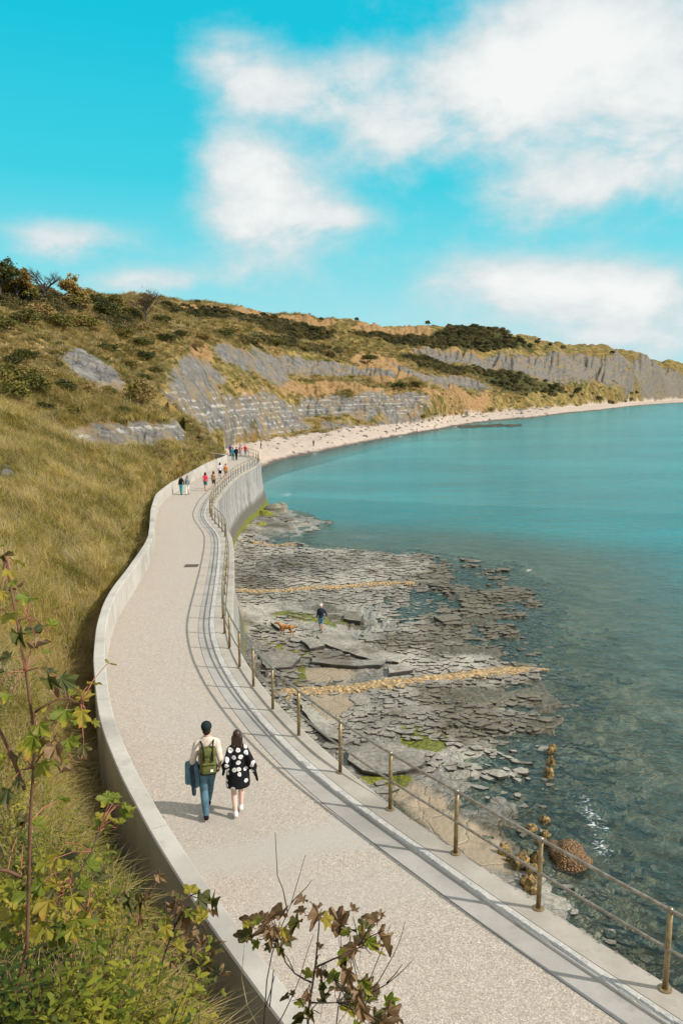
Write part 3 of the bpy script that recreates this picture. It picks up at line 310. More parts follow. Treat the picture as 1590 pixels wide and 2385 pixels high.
SAPLINGS = {'A': ([([(-1.581,3.234,11.49),(-1.526,3.261,11.739),(-1.472,3.285,11.944),(-1.467,3.287,12.207),(-1.444,3.298,12.46),(-1.419,3.308,12.645),(-1.423,3.307,12.793),(-1.379,3.326,13.012),(-1.392,3.32,13.178),(-1.411,3.312,13.282),(-1.435,3.302,13.444),(-1.446,3.297,13.602),(-1.451,3.295,13.737),(-1.462,3.29,13.824)], 0.0110, 0.0050), ([(-1.536,3.256,13.063),(-1.495,3.275,12.933),(-1.462,3.29,12.791),(-1.424,3.306,12.642)], 0.0070, 0.0090), ([(-1.575,3.237,12.359),(-1.519,3.264,12.331),(-1.472,3.285,12.284)], 0.0070, 0.0080), ([(-1.389,3.321,13.075),(-1.337,3.343,13.107),(-1.267,3.37,13.127),(-1.199,3.395,13.086)], 0.0060, 0.0030), ([(-1.411,3.312,12.811),(-1.347,3.339,12.902),(-1.274,3.367,12.972)], 0.0050, 0.0030), ([(-1.44,3.3,13.504),(-1.382,3.324,13.516),(-1.355,3.335,13.413)], 0.0040, 0.0030)], [(-1.468,3.294,13.814,0.105),(-1.505,3.517,13.743,0.105),(-1.371,3.136,13.771,0.085),(-1.518,3.51,13.622,0.113),(-1.348,3.236,13.634,0.115),(-1.438,3.258,13.555,0.106),(-1.427,3.483,13.423,0.125),(-1.409,3.263,13.456,0.106),(-1.372,3.355,13.383,0.109),(-1.18,3.15,13.299,0.125),(-1.271,3.503,13.1,0.127),(-1.193,3.417,13.114,0.111),(-1.268,3.278,13.21,0.115),(-1.39,3.477,13.051,0.128),(-1.232,3.278,13.094,0.14),(-1.195,3.371,13.016,0.111),(-1.298,3.161,13.082,0.123),(-1.386,3.27,12.951,0.136),(-1.259,3.214,12.958,0.133),(-1.21,3.264,12.968,0.117),(-1.516,3.403,12.825,0.11),(-1.326,3.228,12.87,0.118),(-1.281,3.356,12.784,0.102),(-1.545,3.516,12.449,0.111),(-1.56,3.499,12.432,0.1),(-1.446,3.419,12.484,0.097),(-1.508,3.292,13.289,0.11),(-1.436,3.179,13.214,0.095),(-1.443,3.112,12.805,0.11),(-1.397,3.571,13.186,0.104)]),
 'B': ([([(-1.799,3.906,10.865),(-1.679,3.959,11.176),(-1.602,3.99,11.449),(-1.568,4.004,11.707),(-1.568,4.004,11.944)], 0.0100, 0.0050), ([(-1.602,3.99,11.449),(-1.512,4.026,11.531),(-1.431,4.055,11.617)], 0.0050, 0.0030), ([(-1.679,3.959,11.176),(-1.754,3.926,11.338),(-1.809,3.901,11.464)], 0.0060, 0.0030), ([(-1.568,4.004,11.707),(-1.453,4.047,11.864),(-1.368,4.077,12.057)], 0.0050, 0.0030), ([(-1.679,3.959,11.176),(-1.57,4.003,11.221),(-1.369,4.076,11.217)], 0.0050, 0.0030)], [(-1.704,3.818,11.832,0.174),(-1.65,3.861,11.852,0.174),(-1.855,4.053,11.727,0.154),(-1.576,3.781,11.807,0.156),(-1.836,3.944,11.77,0.138),(-1.601,4.114,11.815,0.165),(-1.541,3.847,12.032,0.139),(-1.431,3.818,11.658,0.184),(-1.534,3.896,11.542,0.203),(-1.656,4.054,11.34,0.2),(-1.472,4.073,11.55,0.184),(-1.46,3.858,11.804,0.157),(-1.616,3.948,11.793,0.148),(-1.768,4.012,11.263,0.191),(-1.761,3.88,11.316,0.17),(-1.647,4.044,10.986,0.208),(-1.577,4.251,10.717,0.219),(-1.744,4.03,10.942,0.209),(-1.823,3.834,11.168,0.2),(-1.325,3.926,11.197,0.169),(-1.831,3.805,11.585,0.19),(-1.429,4.061,11.849,0.136),(-1.45,4.255,11.638,0.157),(-1.409,4.208,11.991,0.143),(-1.299,4.004,12.275,0.128),(-1.318,4.315,12.091,0.131),(-1.233,4.104,12.141,0.125),(-1.335,4.189,12.057,0.135),(-1.456,3.837,11.383,0.181),(-1.345,3.876,11.484,0.15),(-1.624,3.82,11.631,0.177),(-1.92,4.061,11.531,0.172),(-1.509,4.122,11.733,0.159),(-1.402,4.249,11.048,0.166),(-1.824,3.974,10.914,0.217),(-1.414,4.011,10.908,0.196)]),
 'C': ([([(-1.414,4.587,10.231),(-1.374,4.599,10.669),(-1.344,4.608,11.045),(-1.344,4.608,11.347),(-1.34,4.609,11.642)], 0.0080, 0.0030), ([(-1.345,4.608,11.163),(-1.253,4.634,11.252),(-1.19,4.65,11.379)], 0.0030, 0.0020)], [(-1.324,4.398,11.379,0.121),(-1.271,4.492,11.307,0.13),(-1.306,4.775,11.137,0.122),(-1.431,4.625,11.231,0.119),(-1.14,4.454,11.511,0.098),(-1.315,4.582,11.12,0.112)]),
 'D': ([([(-1.318,4.407,10.398),(-1.225,4.434,10.684),(-1.163,4.451,10.848),(-1.096,4.467,11.054),(-1.012,4.487,11.25),(-0.943,4.502,11.374)], 0.0090, 0.0040), ([(-1.096,4.467,11.054),(-0.977,4.495,11.093),(-0.843,4.522,11.134)], 0.0040, 0.0030), ([(-1.163,4.451,10.848),(-1.01,4.488,10.885),(-0.824,4.526,10.787)], 0.0040, 0.0030), ([(-1.012,4.487,11.25),(-1.074,4.473,11.35),(-1.139,4.457,11.332)], 0.0040, 0.0020)], [(-0.999,4.717,11.235,0.149),(-0.893,4.518,11.312,0.157),(-1.089,4.714,11.174,0.15),(-0.786,4.32,11.435,0.13),(-0.905,4.565,11.169,0.146),(-0.982,4.431,11.238,0.171),(-1.106,4.62,11.178,0.133),(-1.077,4.304,11.252,0.133),(-1.017,4.676,10.931,0.175),(-1.038,4.504,10.98,0.163),(-0.939,4.708,10.852,0.162),(-0.832,4.513,10.973,0.148),(-0.935,4.468,10.938,0.155),(-0.845,4.669,10.66,0.156),(-0.811,4.774,10.583,0.135),(-0.865,4.452,10.899,0.141),(-1.217,4.679,10.97,0.13),(-1.251,4.649,10.628,0.142),(-1.134,4.292,10.627,0.188),(-0.935,4.56,10.545,0.14),(-1.012,4.592,10.548,0.141)]),
 'E': ([([(-0.218,4.194,10.567),(-0.204,4.195,10.773),(-0.177,4.196,10.961),(-0.139,4.198,11.211),(-0.118,4.198,11.324),(-0.136,4.198,11.403)], 0.0110, 0.0040), ([(-0.182,4.196,10.982),(-0.282,4.191,11.047),(-0.363,4.184,11.176),(-0.385,4.182,11.274)], 0.0060, 0.0030), ([(-0.15,4.197,11.085),(-0.039,4.2,11.14),(0.034,4.2,11.172),(0.116,4.198,11.219)], 0.0060, 0.0030), ([(-0.185,4.196,10.845),(-0.091,4.199,10.84),(0.013,4.2,10.845)], 0.0060, 0.0030), ([(-0.15,4.197,11.085),(-0.091,4.199,11.032),(-0.013,4.2,10.973)], 0.0040, 0.0030), ([(-0.204,4.195,10.773),(-0.13,4.198,10.858),(-0.078,4.199,10.915)], 0.0030, 0.0020)], [(-0.574,4.314,11.195,0.174),(-0.554,4.319,11.285,0.152),(-0.488,4.179,11.411,0.113),(-0.441,4.069,11.422,0.111),(-0.376,3.959,11.51,0.095),(-0.36,4.126,11.484,0.15),(-0.333,4.141,11.32,0.114),(-0.254,3.964,11.549,0.12),(-0.395,3.955,11.49,0.115),(-0.395,4.432,11.036,0.108),(-0.449,4.253,11.349,0.102),(-0.141,4.065,11.523,0.135),(-0.089,4.167,11.427,0.132),(-0.008,4.437,11.221,0.233),(0.046,4.399,11.202,0.161),(0.152,4.369,11.236,0.146),(0.195,4.142,11.437,0.132),(0.252,4.189,11.286,0.176),(0.144,4.286,11.223,0.152),(0.066,3.98,11.371,0.136),(0.117,4.226,11.226,0.123),(0.028,4.086,11.26,0.12),(0.229,4.384,11.053,0.121),(0.042,3.982,11.216,0.158),(-0.053,4.289,10.942,0.164),(0,4.385,10.787,0.161),(0.128,4.062,11.089,0.122),(0.182,4.394,10.774,0.162),(0.166,4.383,10.713,0.163),(0.101,3.958,11.116,0.133),(0.054,4.303,10.722,0.205),(0.116,3.949,11.014,0.148),(0.222,4.196,10.749,0.165),(0.303,4.157,10.812,0.178),(0.265,4.043,10.837,0.174),(-0.129,4.11,11.127,0.095),(-0.207,4.348,10.908,0.101),(-0.201,4.103,10.975,0.097),(-0.107,4.023,11.108,0.087),(-0.248,4.292,10.759,0.102),(-0.247,4.167,10.763,0.122)])}
TWIGS = [[(-0.484,4.273,10.584),(-0.481,4.273,10.743),(-0.435,4.278,11.066),(-0.367,4.284,11.282),(-0.327,4.288,11.38),(-0.305,4.289,11.437),(-0.244,4.293,11.647),(-0.215,4.295,11.759),(-0.186,4.296,11.867)],
 [(-0.327,4.288,11.38),(-0.326,4.288,11.449),(-0.386,4.283,11.631),(-0.405,4.281,11.753),(-0.393,4.282,11.931)],
 [(-0.303,4.289,11.442),(-0.295,4.29,11.459),(-0.232,4.294,11.519),(-0.177,4.296,11.594)],
 [(-0.321,4.288,11.423),(-0.333,4.287,11.495),(-0.325,4.288,11.56)],
 [(0.089,4.299,10.59),(0.183,4.296,10.937),(0.253,4.293,11.136),(0.289,4.29,11.263),(0.324,4.288,11.386)],
 [(0.147,4.297,10.742),(0.202,4.295,10.854),(0.327,4.288,11.105),(0.368,4.284,11.224),(0.392,4.282,11.333)],
 [(0.195,4.296,10.833),(0.297,4.29,10.906),(0.383,4.283,10.992),(0.45,4.276,11.079)],
 [(-0.52,4.268,10.618),(-0.59,4.259,10.805),(-0.615,4.256,11.008),(-0.603,4.258,11.114),(-0.586,4.26,11.199)],
 [(-0.445,4.277,10.745),(-0.429,4.279,10.907),(-0.395,4.282,11.11)],
 [(-0.471,4.274,10.747),(-0.41,4.28,10.964),(-0.387,4.283,11.124)],
 [(-0.415,4.28,10.577),(-0.279,4.291,10.867),(-0.219,4.294,11.07),(-0.158,4.297,11.258)],
 [(-0.04,4.3,10.498),(-0.027,4.3,10.74),(0.072,4.299,11.037)],
 [(0.279,4.291,10.896),(0.344,4.286,10.983),(0.383,4.283,11.05)]]
# ---- the lie of the land: a smooth surface through spot heights estimated from image pixels or assumed (x, y, z), metres ----
def _feat(x, y):
    r = np.hypot(x, y); return np.arctan2(x, y) * 3.0, np.log(np.maximum(r, .5)), r
class Land:
    def __init__(self, pts):
        p = np.asarray(pts, float); u, w, r = _feat(p[:, 0], p[:, 1]); self.u, self.w = u, w
        n = len(p); d = np.hypot(u[:, None] - u, w[:, None] - w)
        A = np.zeros((n + 1, n + 1)); A[:n, :n] = -np.sqrt(d * d + .0025); A[:n, :n] += np.eye(n) * .0015; A[:n, n] = 1; A[n, :n] = 1
        s = np.linalg.solve(A, np.r_[(p[:, 2] - EYE) / r, 0]); self.k, self.c = s[:n], s[n]
    def __call__(self, x, y):
        sh = np.shape(x); u, w, r = _feat(np.ravel(x), np.ravel(y)); out = np.empty(len(u))
        for i in range(0, len(u), 20000):
            d2 = (u[i:i+20000, None] - self.u) ** 2 + (w[i:i+20000, None] - self.w) ** 2
            out[i:i+20000] = -np.sqrt(d2 + .0025) @ self.k + self.c
        return (EYE + out * r).reshape(sh)
def in_poly(x, y, poly):
    x = np.asarray(x, float); y = np.asarray(y, float); ins = np.zeros(x.shape, bool); n = len(poly)
    for i in range(n):
        x1, y1 = poly[i]; x2, y2 = poly[(i + 1) % n]
        if y1 == y2: continue
        c = ((y1 > y) != (y2 > y)) & (x < (x2 - x1) * (y - y1) / (y2 - y1) + x1); ins ^= c
    return ins
def sdist(x, y, line):
    """distance to a polyline and the parameter (index) of the nearest point"""
    best = np.full(np.shape(x), 1e9); par = np.zeros(np.shape(x))
    L = np.asarray(line, float)[:, :2]
    for i in range(len(L) - 1):
        a, b = L[i], L[i + 1]; ab = b - a; q = max(ab @ ab, 1e-9)
        t = np.clip(((x - a[0]) * ab[0] + (y - a[1]) * ab[1]) / q, 0, 1)
        d = np.hypot(x - a[0] - t * ab[0], y - a[1] - t * ab[1]); m = d < best
        best = np.where(m, d, best); par = np.where(m, i + t, par)
    return best, par
def land_height(x, y):
    """bare ground: hillside, beach, and sunk well below the promenade and the sea"""
    z = LAND(x, y); r = np.hypot(x, y); az = np.arctan2(x, y)
    rf = np.interp(az, FOOT_AZ, FOOT_R, left=0); rw = np.interp(az, FOOT_AZ, WATER_R, left=0)
    t = (r - rw) / np.maximum(rf - rw, 1)
    zb = np.where(t > 0, 3.2 * np.clip(t, 0, 1) ** .8, np.maximum(-3.0, (r - rw) * .05))
    k = np.clip((r / np.maximum(rf, 1) - 1) / .05, 0, 1); k = k * k * (3 - 2 * k)
    z = np.where(az > FOOT_AZ[0], np.where(r < rf, zb, 3.2 + (z - 3.2) * k), z)
    sunk = in_poly(x, y, SEAWARD)
    return np.where(sunk, -3.0, z)

LAND = Land(SPOT)
def zone_mask(x, y, polys, warp=.012, k=4, seed=0):
    r = np.hypot(x, y); az = np.arctan2(x, y); lr = np.log(r); out = np.zeros(x.shape)
    for j in range(k):
        a = r * warp * (fbm(az * 28 + 7 * j, lr * 9, 4, 40 + seed + j) * 2.2); b = r * warp * 2.2 * fbm(az * 28 - 3, lr * 9 + 5 * j, 4, 60 + seed + j)
        X, Y = x + a, y + b; m = np.zeros(x.shape, bool)
        for p in polys:
            q = np.asarray(p); x0, y0 = q.min(0); x1, y1 = q.max(0); s = (X > x0) & (X < x1) & (Y > y0) & (Y < y1)
            if s.any(): idx = np.nonzero(s); m[idx] |= in_poly(X[idx], Y[idx], p)
        out += m
    return out / k
# ---------- hillside and beach: one sheet of ground from the viewer's feet to beyond the skyline ----------
NA, NR = 760, 760
A_ = np.linspace(-.98, .86, NA); A_ = np.where(np.abs(A_) < .5, A_, np.sign(A_) * (.5 + (np.abs(A_) - .5)))
A_ = np.r_[np.linspace(-1.0, -.47, 60)[:-1], np.linspace(-.47, .47, 700), np.linspace(.47, .95, 40)[1:]]; NA = len(A_)
R_ = np.exp(np.linspace(math.log(1.2), math.log(5200), NR))
az, rr = np.meshgrid(A_, R_, indexing='ij'); gx, gy = np.sin(az) * rr, np.cos(az) * rr
gz = land_height(gx, gy); land_raw = gz.copy()
m_sh = zone_mask(gx, gy, SHALE, .011, 5, 0); m_st = zone_mask(gx, gy, STRATA, .005, 2, 5); m_oc = zone_mask(gx, gy, OCHRE, .012, 4, 10)
m_pa = zone_mask(gx, gy, PALE, .01, 3, 20); m_dk = zone_mask(gx, gy, DARK, .012, 3, 30)
m_oc *= 1 - m_dk
slope = np.gradient(land_raw, axis=1) / np.gradient(rr, axis=1); m_sh = np.maximum(m_sh, sstep(.7, 1.1, slope) * (rr > 480) * (1 - m_dk))
rf_ = np.interp(az, FOOT_AZ, FOOT_R, left=0); rw_ = np.interp(az, FOOT_AZ, WATER_R, left=0)
m_be = ((land_raw < 3.9) & (az > FOOT_AZ[0]) & (rr < rf_ * (1 + .012 * fbm(az * 40, rr * 0, 3, 3))) & (rr > rw_ - 30)).astype(float)
solid = ~in_poly(gx, gy, SEAWARD) & (m_be < .5)
lr = np.log(rr)
d = fbm(gx * .9, gy * .9, 4, 1) * np.clip(.10, 0, .004 * rr + .02) + fbm(gx / 7, gy / 7, 4, 2) * np.clip((rr - 12) * .02, 0, .55) + fbm(gx / 34, gy / 34, 4, 3) * np.clip((rr - 120) * .012, 0, 3.2)
ridge = 1 - np.abs(fbm(az * 120 + fbm(az * 30, lr * 10, 2, 8) * 1.2, lr * 5, 4, 9, .6))
gul = (ridge - .75) * rr * (.0075 + .006 * sstep(400, 800, rr))
d = d + m_sh * gul + m_oc * gul * .7 + m_pa * gul * .2
hum = np.abs(fbm(az * 55, lr * 22, 4, 12)) * rr * .007 * (1 - m_sh) * np.clip((rr - 60) / 60, 0, 1)
gz = np.where(solid, gz + d + hum, gz)
stp = np.maximum(.0075 * rr, .4); q = gz / stp + .6 * fbm(az * 18, lr * 4, 3, 15); saw = q - np.floor(q)
gz = np.where(solid, gz + m_st * stp * (sstep(.35, .75, saw) - saw) * .5, gz)
gz = np.where(m_be > .5, np.where(gz > -.5, gz + .35 * fbm(gx / 3, gy / 3, 4, 17) + .5 * fbm(gx / 11, gy / 11, 3, 18), gz), gz)
wd, _ = sdist(gx[rr < 130], gy[rr < 130], WALL)                     # keep the ground below the top of the retaining wall
g2 = gz[rr < 130]; lim = zpath(gy[rr < 130]) - .25 + .85 * np.maximum(0, wd - .75); s2 = solid[rr < 130]
g2 = np.where(s2 & (wd < 1.6), np.minimum(g2, lim), g2); gz[rr < 130] = g2
idx = np.arange(NA * NR).reshape(NA, NR)
F = np.stack([idx[:-1, :-1], idx[1:, :-1], idx[1:, 1:], idx[:-1, 1:]], -1).reshape(-1, 4)
keep = (gz.ravel()[F] > -2.6).any(1); F = F[keep]
used = np.unique(F); rem = np.full(NA * NR, -1); rem[used] = np.arange(len(used)); F = rem[F]
V = np.stack([gx.ravel()[used], gy.ravel()[used], gz.ravel()[used]], 1)

g = material('hillside_ground', .95, .1)
P = g.wpos; pz = g.xyz(P)[2]
Ps = g.scale(P, (1., 1., 1.6))
na = g.noise(Ps, .035, 6, .62); nb = g.noise(Ps, .32, 6, .65); nc = g.noise(Ps, 2.6, 5, .6); ne = g.noise(g.vm('ADD', Ps, (40., 9., 3.)), .11, 6, .65)
grass = g.ramp(g.m('ADD', g.m('MULTIPLY', nb, .6), g.m('MULTIPLY', ne, .45)), [(.36, (.045, .042, .012)), (.46, (.105, .088, .024)), (.54, (.20, .15, .048)), (.61, (.30, .21, .075)), (.70, (.40, .29, .13))])
grass = g.mix(g.m('MULTIPLY', g.ss(na, .46, .62), .6), grass, (.16, .085, .03))
grass = g.mix(g.m('MULTIPLY', g.ss(ne, .5, .42), .65), grass, (.055, .06, .016))
streak = g.m('ADD', g.m('MULTIPLY', g.noise(g.scale(P, (1., 1., .22)), 1.7, 8, .72), .6), g.m('MULTIPLY', g.noise(P, .5, 8, .7), .4))
shale = g.ramp(g.m('ADD', g.m('MULTIPLY', streak, .7), g.m('MULTIPLY', nb, .3)), [(.40, (.045, .043, .04)), (.46, (.10, .096, .09)), (.53, (.165, .158, .146)), (.61, (.27, .252, .22))])
shale = g.mix(g.m('MULTIPLY', g.ss(ne, .46, .61), .72), shale, g.mix(nb, (.13, .095, .045), (.32, .23, .12)))
bandn = g.noise(g.scale(P, (.25, .25, 1.)), .35, 4, .6)
band = g.m('FRACT', g.m('ADD', g.m('MULTIPLY', pz, .75), g.m('MULTIPLY', bandn, 1.5)))
bmask = g.m('MULTIPLY', g.m('MULTIPLY', g.ss(band, .66, .76), g.ss(g.m('ADD', g.m('MULTIPLY', nb, .7), g.m('MULTIPLY', nc, .3)), .46, .60)), g.attr('strata'))
shale = g.mix(g.m('MULTIPLY', bmask, .8), shale, (.42, .40, .36))
ochre = g.ramp(g.m('ADD', g.m('MULTIPLY', streak, .5), g.m('MULTIPLY', nb, .5)), [(.36, (.11, .07, .03)), (.48, (.24, .145, .06)), (.60, (.35, .225, .105)), (.70, (.46, .33, .19))])
pale = g.ramp(nb, [(.35, (.20, .15, .06)), (.55, (.36, .27, .13)), (.7, (.48, .38, .22))])
dark = g.ramp(nb, [(.4, (.03, .032, .011)), (.6, (.07, .066, .02)), (.7, (.12, .095, .035))])
peb = g.vor(P, 1.1, out='Color'); pebv = g.xyz(peb)[0]
beach = g.mix(g.m('MULTIPLY', pebv, .6), (.45, .37, .305), (.33, .28, .235))
beach = g.mix(g.m('MULTIPLY', g.ss(nb, .58, .68), .4), beach, (.17, .15, .13))
beach = g.mix(g.ss(g.m('ADD', pz, g.m('MULTIPLY', g.m('SUBTRACT', ne, .5), 1.4)), .75, .2), beach, (.10, .085, .07))
col = g.mix(g.attr('pale'), grass, pale)
col = g.mix(g.ss(g.m('ADD', g.attr('ochre'), g.m('MULTIPLY', g.m('SUBTRACT', nb, .5), .9)), .35, .65), col, ochre)
col = g.mix(g.ss(g.m('ADD', g.attr('shale'), g.m('MULTIPLY', g.m('SUBTRACT', g.m('ADD', g.m('MULTIPLY', nb, .5), g.m('MULTIPLY', ne, .5)), .5), 2.2)), .35, .68), col, shale)
col = g.mix(g.ss(g.m('ADD', g.attr('dark'), g.m('MULTIPLY', g.m('SUBTRACT', nb, .5), .8)), .35, .65), col, dark)
col = g.mix(g.attr('beach'), col, beach)
g.put(g.b.inputs['Base Color'], col)
g.put(g.b.inputs['Normal'], g.bump(g.m('ADD', g.m('MULTIPLY', nc, .3), streak), .55, .5))
me = fast_mesh('hillside', V, F, g.mat)
for nm, a in (('shale', m_sh), ('strata', m_st), ('ochre', m_oc), ('pale', m_pa), ('dark', m_dk), ('beach', m_be)): put_attr(me, nm, a.ravel()[used])
tag(obj('hillside_terrain', me), 'grassy crumbling hillside with grey shale cliffs above a pebble beach', 'hillside', kind='structure')
GRID = dict(A=A_, R=R_, Z=gz, SH=m_sh, DK=m_dk, OC=m_oc, BE=m_be, SOLID=solid, PA=m_pa)
def ground(x, y):
    """height of the finished ground at a point (bilinear in the polar grid)"""
    a = np.interp(np.arctan2(x, y), A_, np.arange(NA)); b = np.interp(np.log(np.hypot(x, y)), np.log(R_), np.arange(NR))
    i = np.minimum(a.astype(int), NA - 2); j = np.minimum(b.astype(int), NR - 2); u, v = a - i, b - j; Z = gz
    return (Z[i, j] * (1 - u) + Z[i + 1, j] * u) * (1 - v) + (Z[i, j + 1] * (1 - u) + Z[i + 1, j + 1] * u) * v

# ---------- foreshore: the limestone shelf and the sea bed beyond it ----------
def seabed(x, y):
    sd, _ = sdist(x, y, SHELF + SHELF[:1]); ins = in_poly(x, y, SHELF); sd = np.where(ins, sd, -sd) + 1.4 * fbm(x / 5, y / 5, 4, 70)
    kd, _ = sdist(x, y, KERB)
    z = np.where(sd > 0, .10 + .16 * sstep(0, 5, sd), np.maximum(-3.2, sd * (.03 + .055 * sstep(33, 52, y)) - .06))
    z = z + .55 * np.exp(-((kd - .5) / 2.2) ** 2) * sstep(-2, 4, sd)
    far = sstep(74, 84, y) * sstep(4, -2, x); z = z + .15 * far
    wet = zone_mask(x, y, POOL, .03, 3, 3); z = z - .32 * wet * (sd > -3)
    # towards the seaward fringe the pavement breaks up and dips under the water
    fr = sstep(9, 0, sd) * (sd > 0); z = z - .26 * (.25 + .75 * sstep(20, 27, y)) * fr * sstep(-.12, .18, fbm(x / 2.6, y / 1.4, 4, 73))
    near = sstep(34, 22, y) * sstep(4.6, 7.0, x + .35 * (22 - y) * (y < 22) * -1); z = z - .20 * near
    return z, sd
NA2, NR2 = 620, 470
a2 = np.linspace(-.26, .80, NA2); r2 = np.exp(np.linspace(math.log(5.0), math.log(125), NR2))
z2a, z2r = np.meshgrid(a2, r2, indexing='ij'); sx, sy = np.sin(z2a) * z2r, np.cos(z2a) * z2r
sz, ssd = seabed(sx, sy)
s_sand = zone_mask(sx, sy, SAND, .006, 4, 11); s_moss = zone_mask(sx, sy, MOSS, .009, 4, 15)
relief = sstep(-2, 1, ssd) * (1 - s_sand)
lay = fbm(sx / 1.9, sy / 1.1, 4, 80); stepz = np.floor(lay * 4.5) / 4.5
sz = sz + relief * (.10 * stepz + .05 * fbm(sx * 1.7, sy * 2.6, 4, 81)) + .012 * fbm(sx * 2, sy * 2, 3, 82) * s_sand + .12 * fbm(sx / 4, sy / 4, 3, 83) * (1 - relief)
# keep the bed clear of the sea wall
on_land = ~in_poly(sx, sy, SEAWARD)
kd2, _ = sdist(sx, sy, KERB)
id2 = np.arange(NA2 * NR2).reshape(NA2, NR2); F2 = np.stack([id2[:-1, :-1], id2[1:, :-1], id2[1:, 1:], id2[:-1, 1:]], -1).reshape(-1, 4)
F2 = F2[~on_land.ravel()[F2].all(1)]
u2 = np.unique(F2); rem = np.full(NA2 * NR2, -1); rem[u2] = np.arange(len(u2)); F2 = rem[F2]

def rock_colour(g, P):
    """broken limestone: pale and grey beds, brown weed thickening towards the sea"""
    nb = g.noise(P, .9, 6, .65); nc = g.noise(P, 5.5, 6, .65); ne = g.noise(g.vm('ADD', P, (9., 3., 1.)), .28, 5, .6); nf = g.noise(g.vm('ADD', P, (2., 7., 0.)), .12, 3, .55)
    c = g.ramp(g.m('ADD', g.m('ADD', g.m('MULTIPLY', nc, .45), g.m('MULTIPLY', nb, .35)), g.m('MULTIPLY', nf, .55)), [(.49, (.036, .034, .029)), (.58, (.10, .095, .08)), (.67, (.20, .188, .157)), (.79, (.38, .356, .295))])
    weed = g.ramp(nc, [(.35, (.022, .02, .010)), (.55, (.075, .062, .028)), (.7, (.13, .10, .05))])
    sea = g.ss(g.xyz(P)[0], 2., 10., -.04, .12)
    return g.mix(g.m('MULTIPLY', g.ss(g.m('ADD', g.m('ADD', ne, sea), g.m('MULTIPLY', nb, .25)), .60, .70), .8), c, weed), nb, nc, ne
g = material('limestone_shelf', .75, .35); P = g.wpos; pz = g.xyz(P)[2]
rock, nb, nc, ne = rock_colour(g, P)
sandc = g.mix(nb, (.24, .19, .125), (.34, .275, .19))
mossc = g.ramp(nc, [(.35, (.045, .05, .008)), (.55, (.14, .15, .012)), (.7, (.24, .23, .02))])
col = g.mix(g.attr('sand'), rock, sandc)
col = g.mix(g.ss(g.m('ADD', g.attr('moss'), g.m('MULTIPLY', g.m('SUBTRACT', nc, .5), 1.2)), .4, .7), col, mossc)
bed = g.mix(nb, (.22, .185, .115), (.40, .34, .225))
bed = g.mix(g.ss(g.m('ADD', g.m('MULTIPLY', ne, .6), g.m('MULTIPLY', nb, .4)), .46, .58), bed, g.mix(nc, (.04, .036, .016), (.16, .11, .04)))
col = g.mix(g.ss(pz, .06, -.22), col, bed)
g.put(g.b.inputs['Base Color'], col)
g.put(g.b.inputs['Roughness'], g.ss(pz, .05, .5, .35, .9))
crk = g.vor(g.vm('ADD', P, g.scale(g.noise(P, 1.5, 3, .5, out=1), (.5, .5, .5))), .9, 'DISTANCE_TO_EDGE')
g.put(g.b.inputs['Normal'], g.bump(g.m('ADD', nc, g.m('MULTIPLY', g.ss(crk, 0., .05), .5)), .8, .10))
me = fast_mesh('foreshore', np.stack([sx.ravel()[u2], sy.ravel()[u2], sz.ravel()[u2]], 1), F2, g.mat)
put_attr(me, 'sand', s_sand.ravel()[u2]); put_attr(me, 'moss', s_moss.ravel()[u2])
foreshore = tag(obj('foreshore_ground', me), 'flat grey limestone shelf with pools, sand and weed below the sea wall', 'rock shelf', kind='structure')
def bed_at(x, y):
    a = np.interp(np.arctan2(x, y), a2, np.arange(NA2)); b = np.interp(np.log(np.hypot(x, y)), np.log(r2), np.arange(NR2))
    i = np.minimum(a.astype(int), NA2 - 2); j = np.minimum(b.astype(int), NR2 - 2); u, v = a - i, b - j
    return (sz[i, j] * (1 - u) + sz[i + 1, j] * u) * (1 - v) + (sz[i, j + 1] * (1 - u) + sz[i + 1, j + 1] * u) * v

# ---------- the sea ----------
a3 = np.r_[np.linspace(-1.2, -.3, 20)[:-1], np.linspace(-.3, .6, 320), np.linspace(.6, 1.5, 24)[1:]]; r3 = np.r_[np.exp(np.linspace(math.log(4), math.log(160), 300)), np.exp(np.linspace(math.log(161), math.log(30000), 60))]
wa, wr = np.meshgrid(a3, r3, indexing='ij'); wx_, wy_ = np.sin(wa) * wr, np.cos(wa) * wr
dep, wsd = seabed(np.where(wr < 125, wx_, 60.), np.where(wr < 125, wy_, 60.))
dep = np.where(wr < 125, np.maximum(-dep, (3.2 * sstep(55, 122, wr)) * (wsd < -2)), 3.2)
shore_r = np.interp(wa, FOOT_AZ, WATER_R, left=120); sh_d = np.clip((shore_r - wr) * .05, 0, 3.2)
dep = np.where((wa > FOOT_AZ[0]) & (wr > 90), np.minimum(dep, np.maximum(sh_d, 0)), dep)
id3 = np.arange(wa.size).reshape(wa.shape); F3 = np.stack([id3[:-1, :-1], id3[1:, :-1], id3[1:, 1:], id3[:-1, 1:]], -1).reshape(-1, 4)
FOAM = [(8.7, 25.0, .38, 1.5, .55), (8.35, 23.0, .35, .7, .55), (-8.0, 112, .9, 2.5, .5), (-9.5, 100, .8, 2.0, .45), (2.2, 78, 2.5, 1.6, .3), (12.5, 51, 1.2, 2.2, .25)]
foam = np.zeros(wx_.shape)
for fx, fy, fsx, fsy, am in FOAM: foam = np.maximum(foam, am * np.exp(-((wx_ - fx) / fsx) ** 2 - ((wy_ - fy) / fsy) ** 2))
foam = np.maximum(foam, .75 * np.exp(-((wr - shore_r + 1.5) / (1.2 + wr * .004)) ** 2) * (wa > FOOT_AZ[0] + .06) * (vnoise(wa * 60, wr * 0, 5) ** 2) * 1.3)
g = material('sea_water'); P = g.wpos; g.n.remove(g.b)
dist = g.vm('LENGTH', g.vm('SUBTRACT', P, (0., 0., 14.5)))
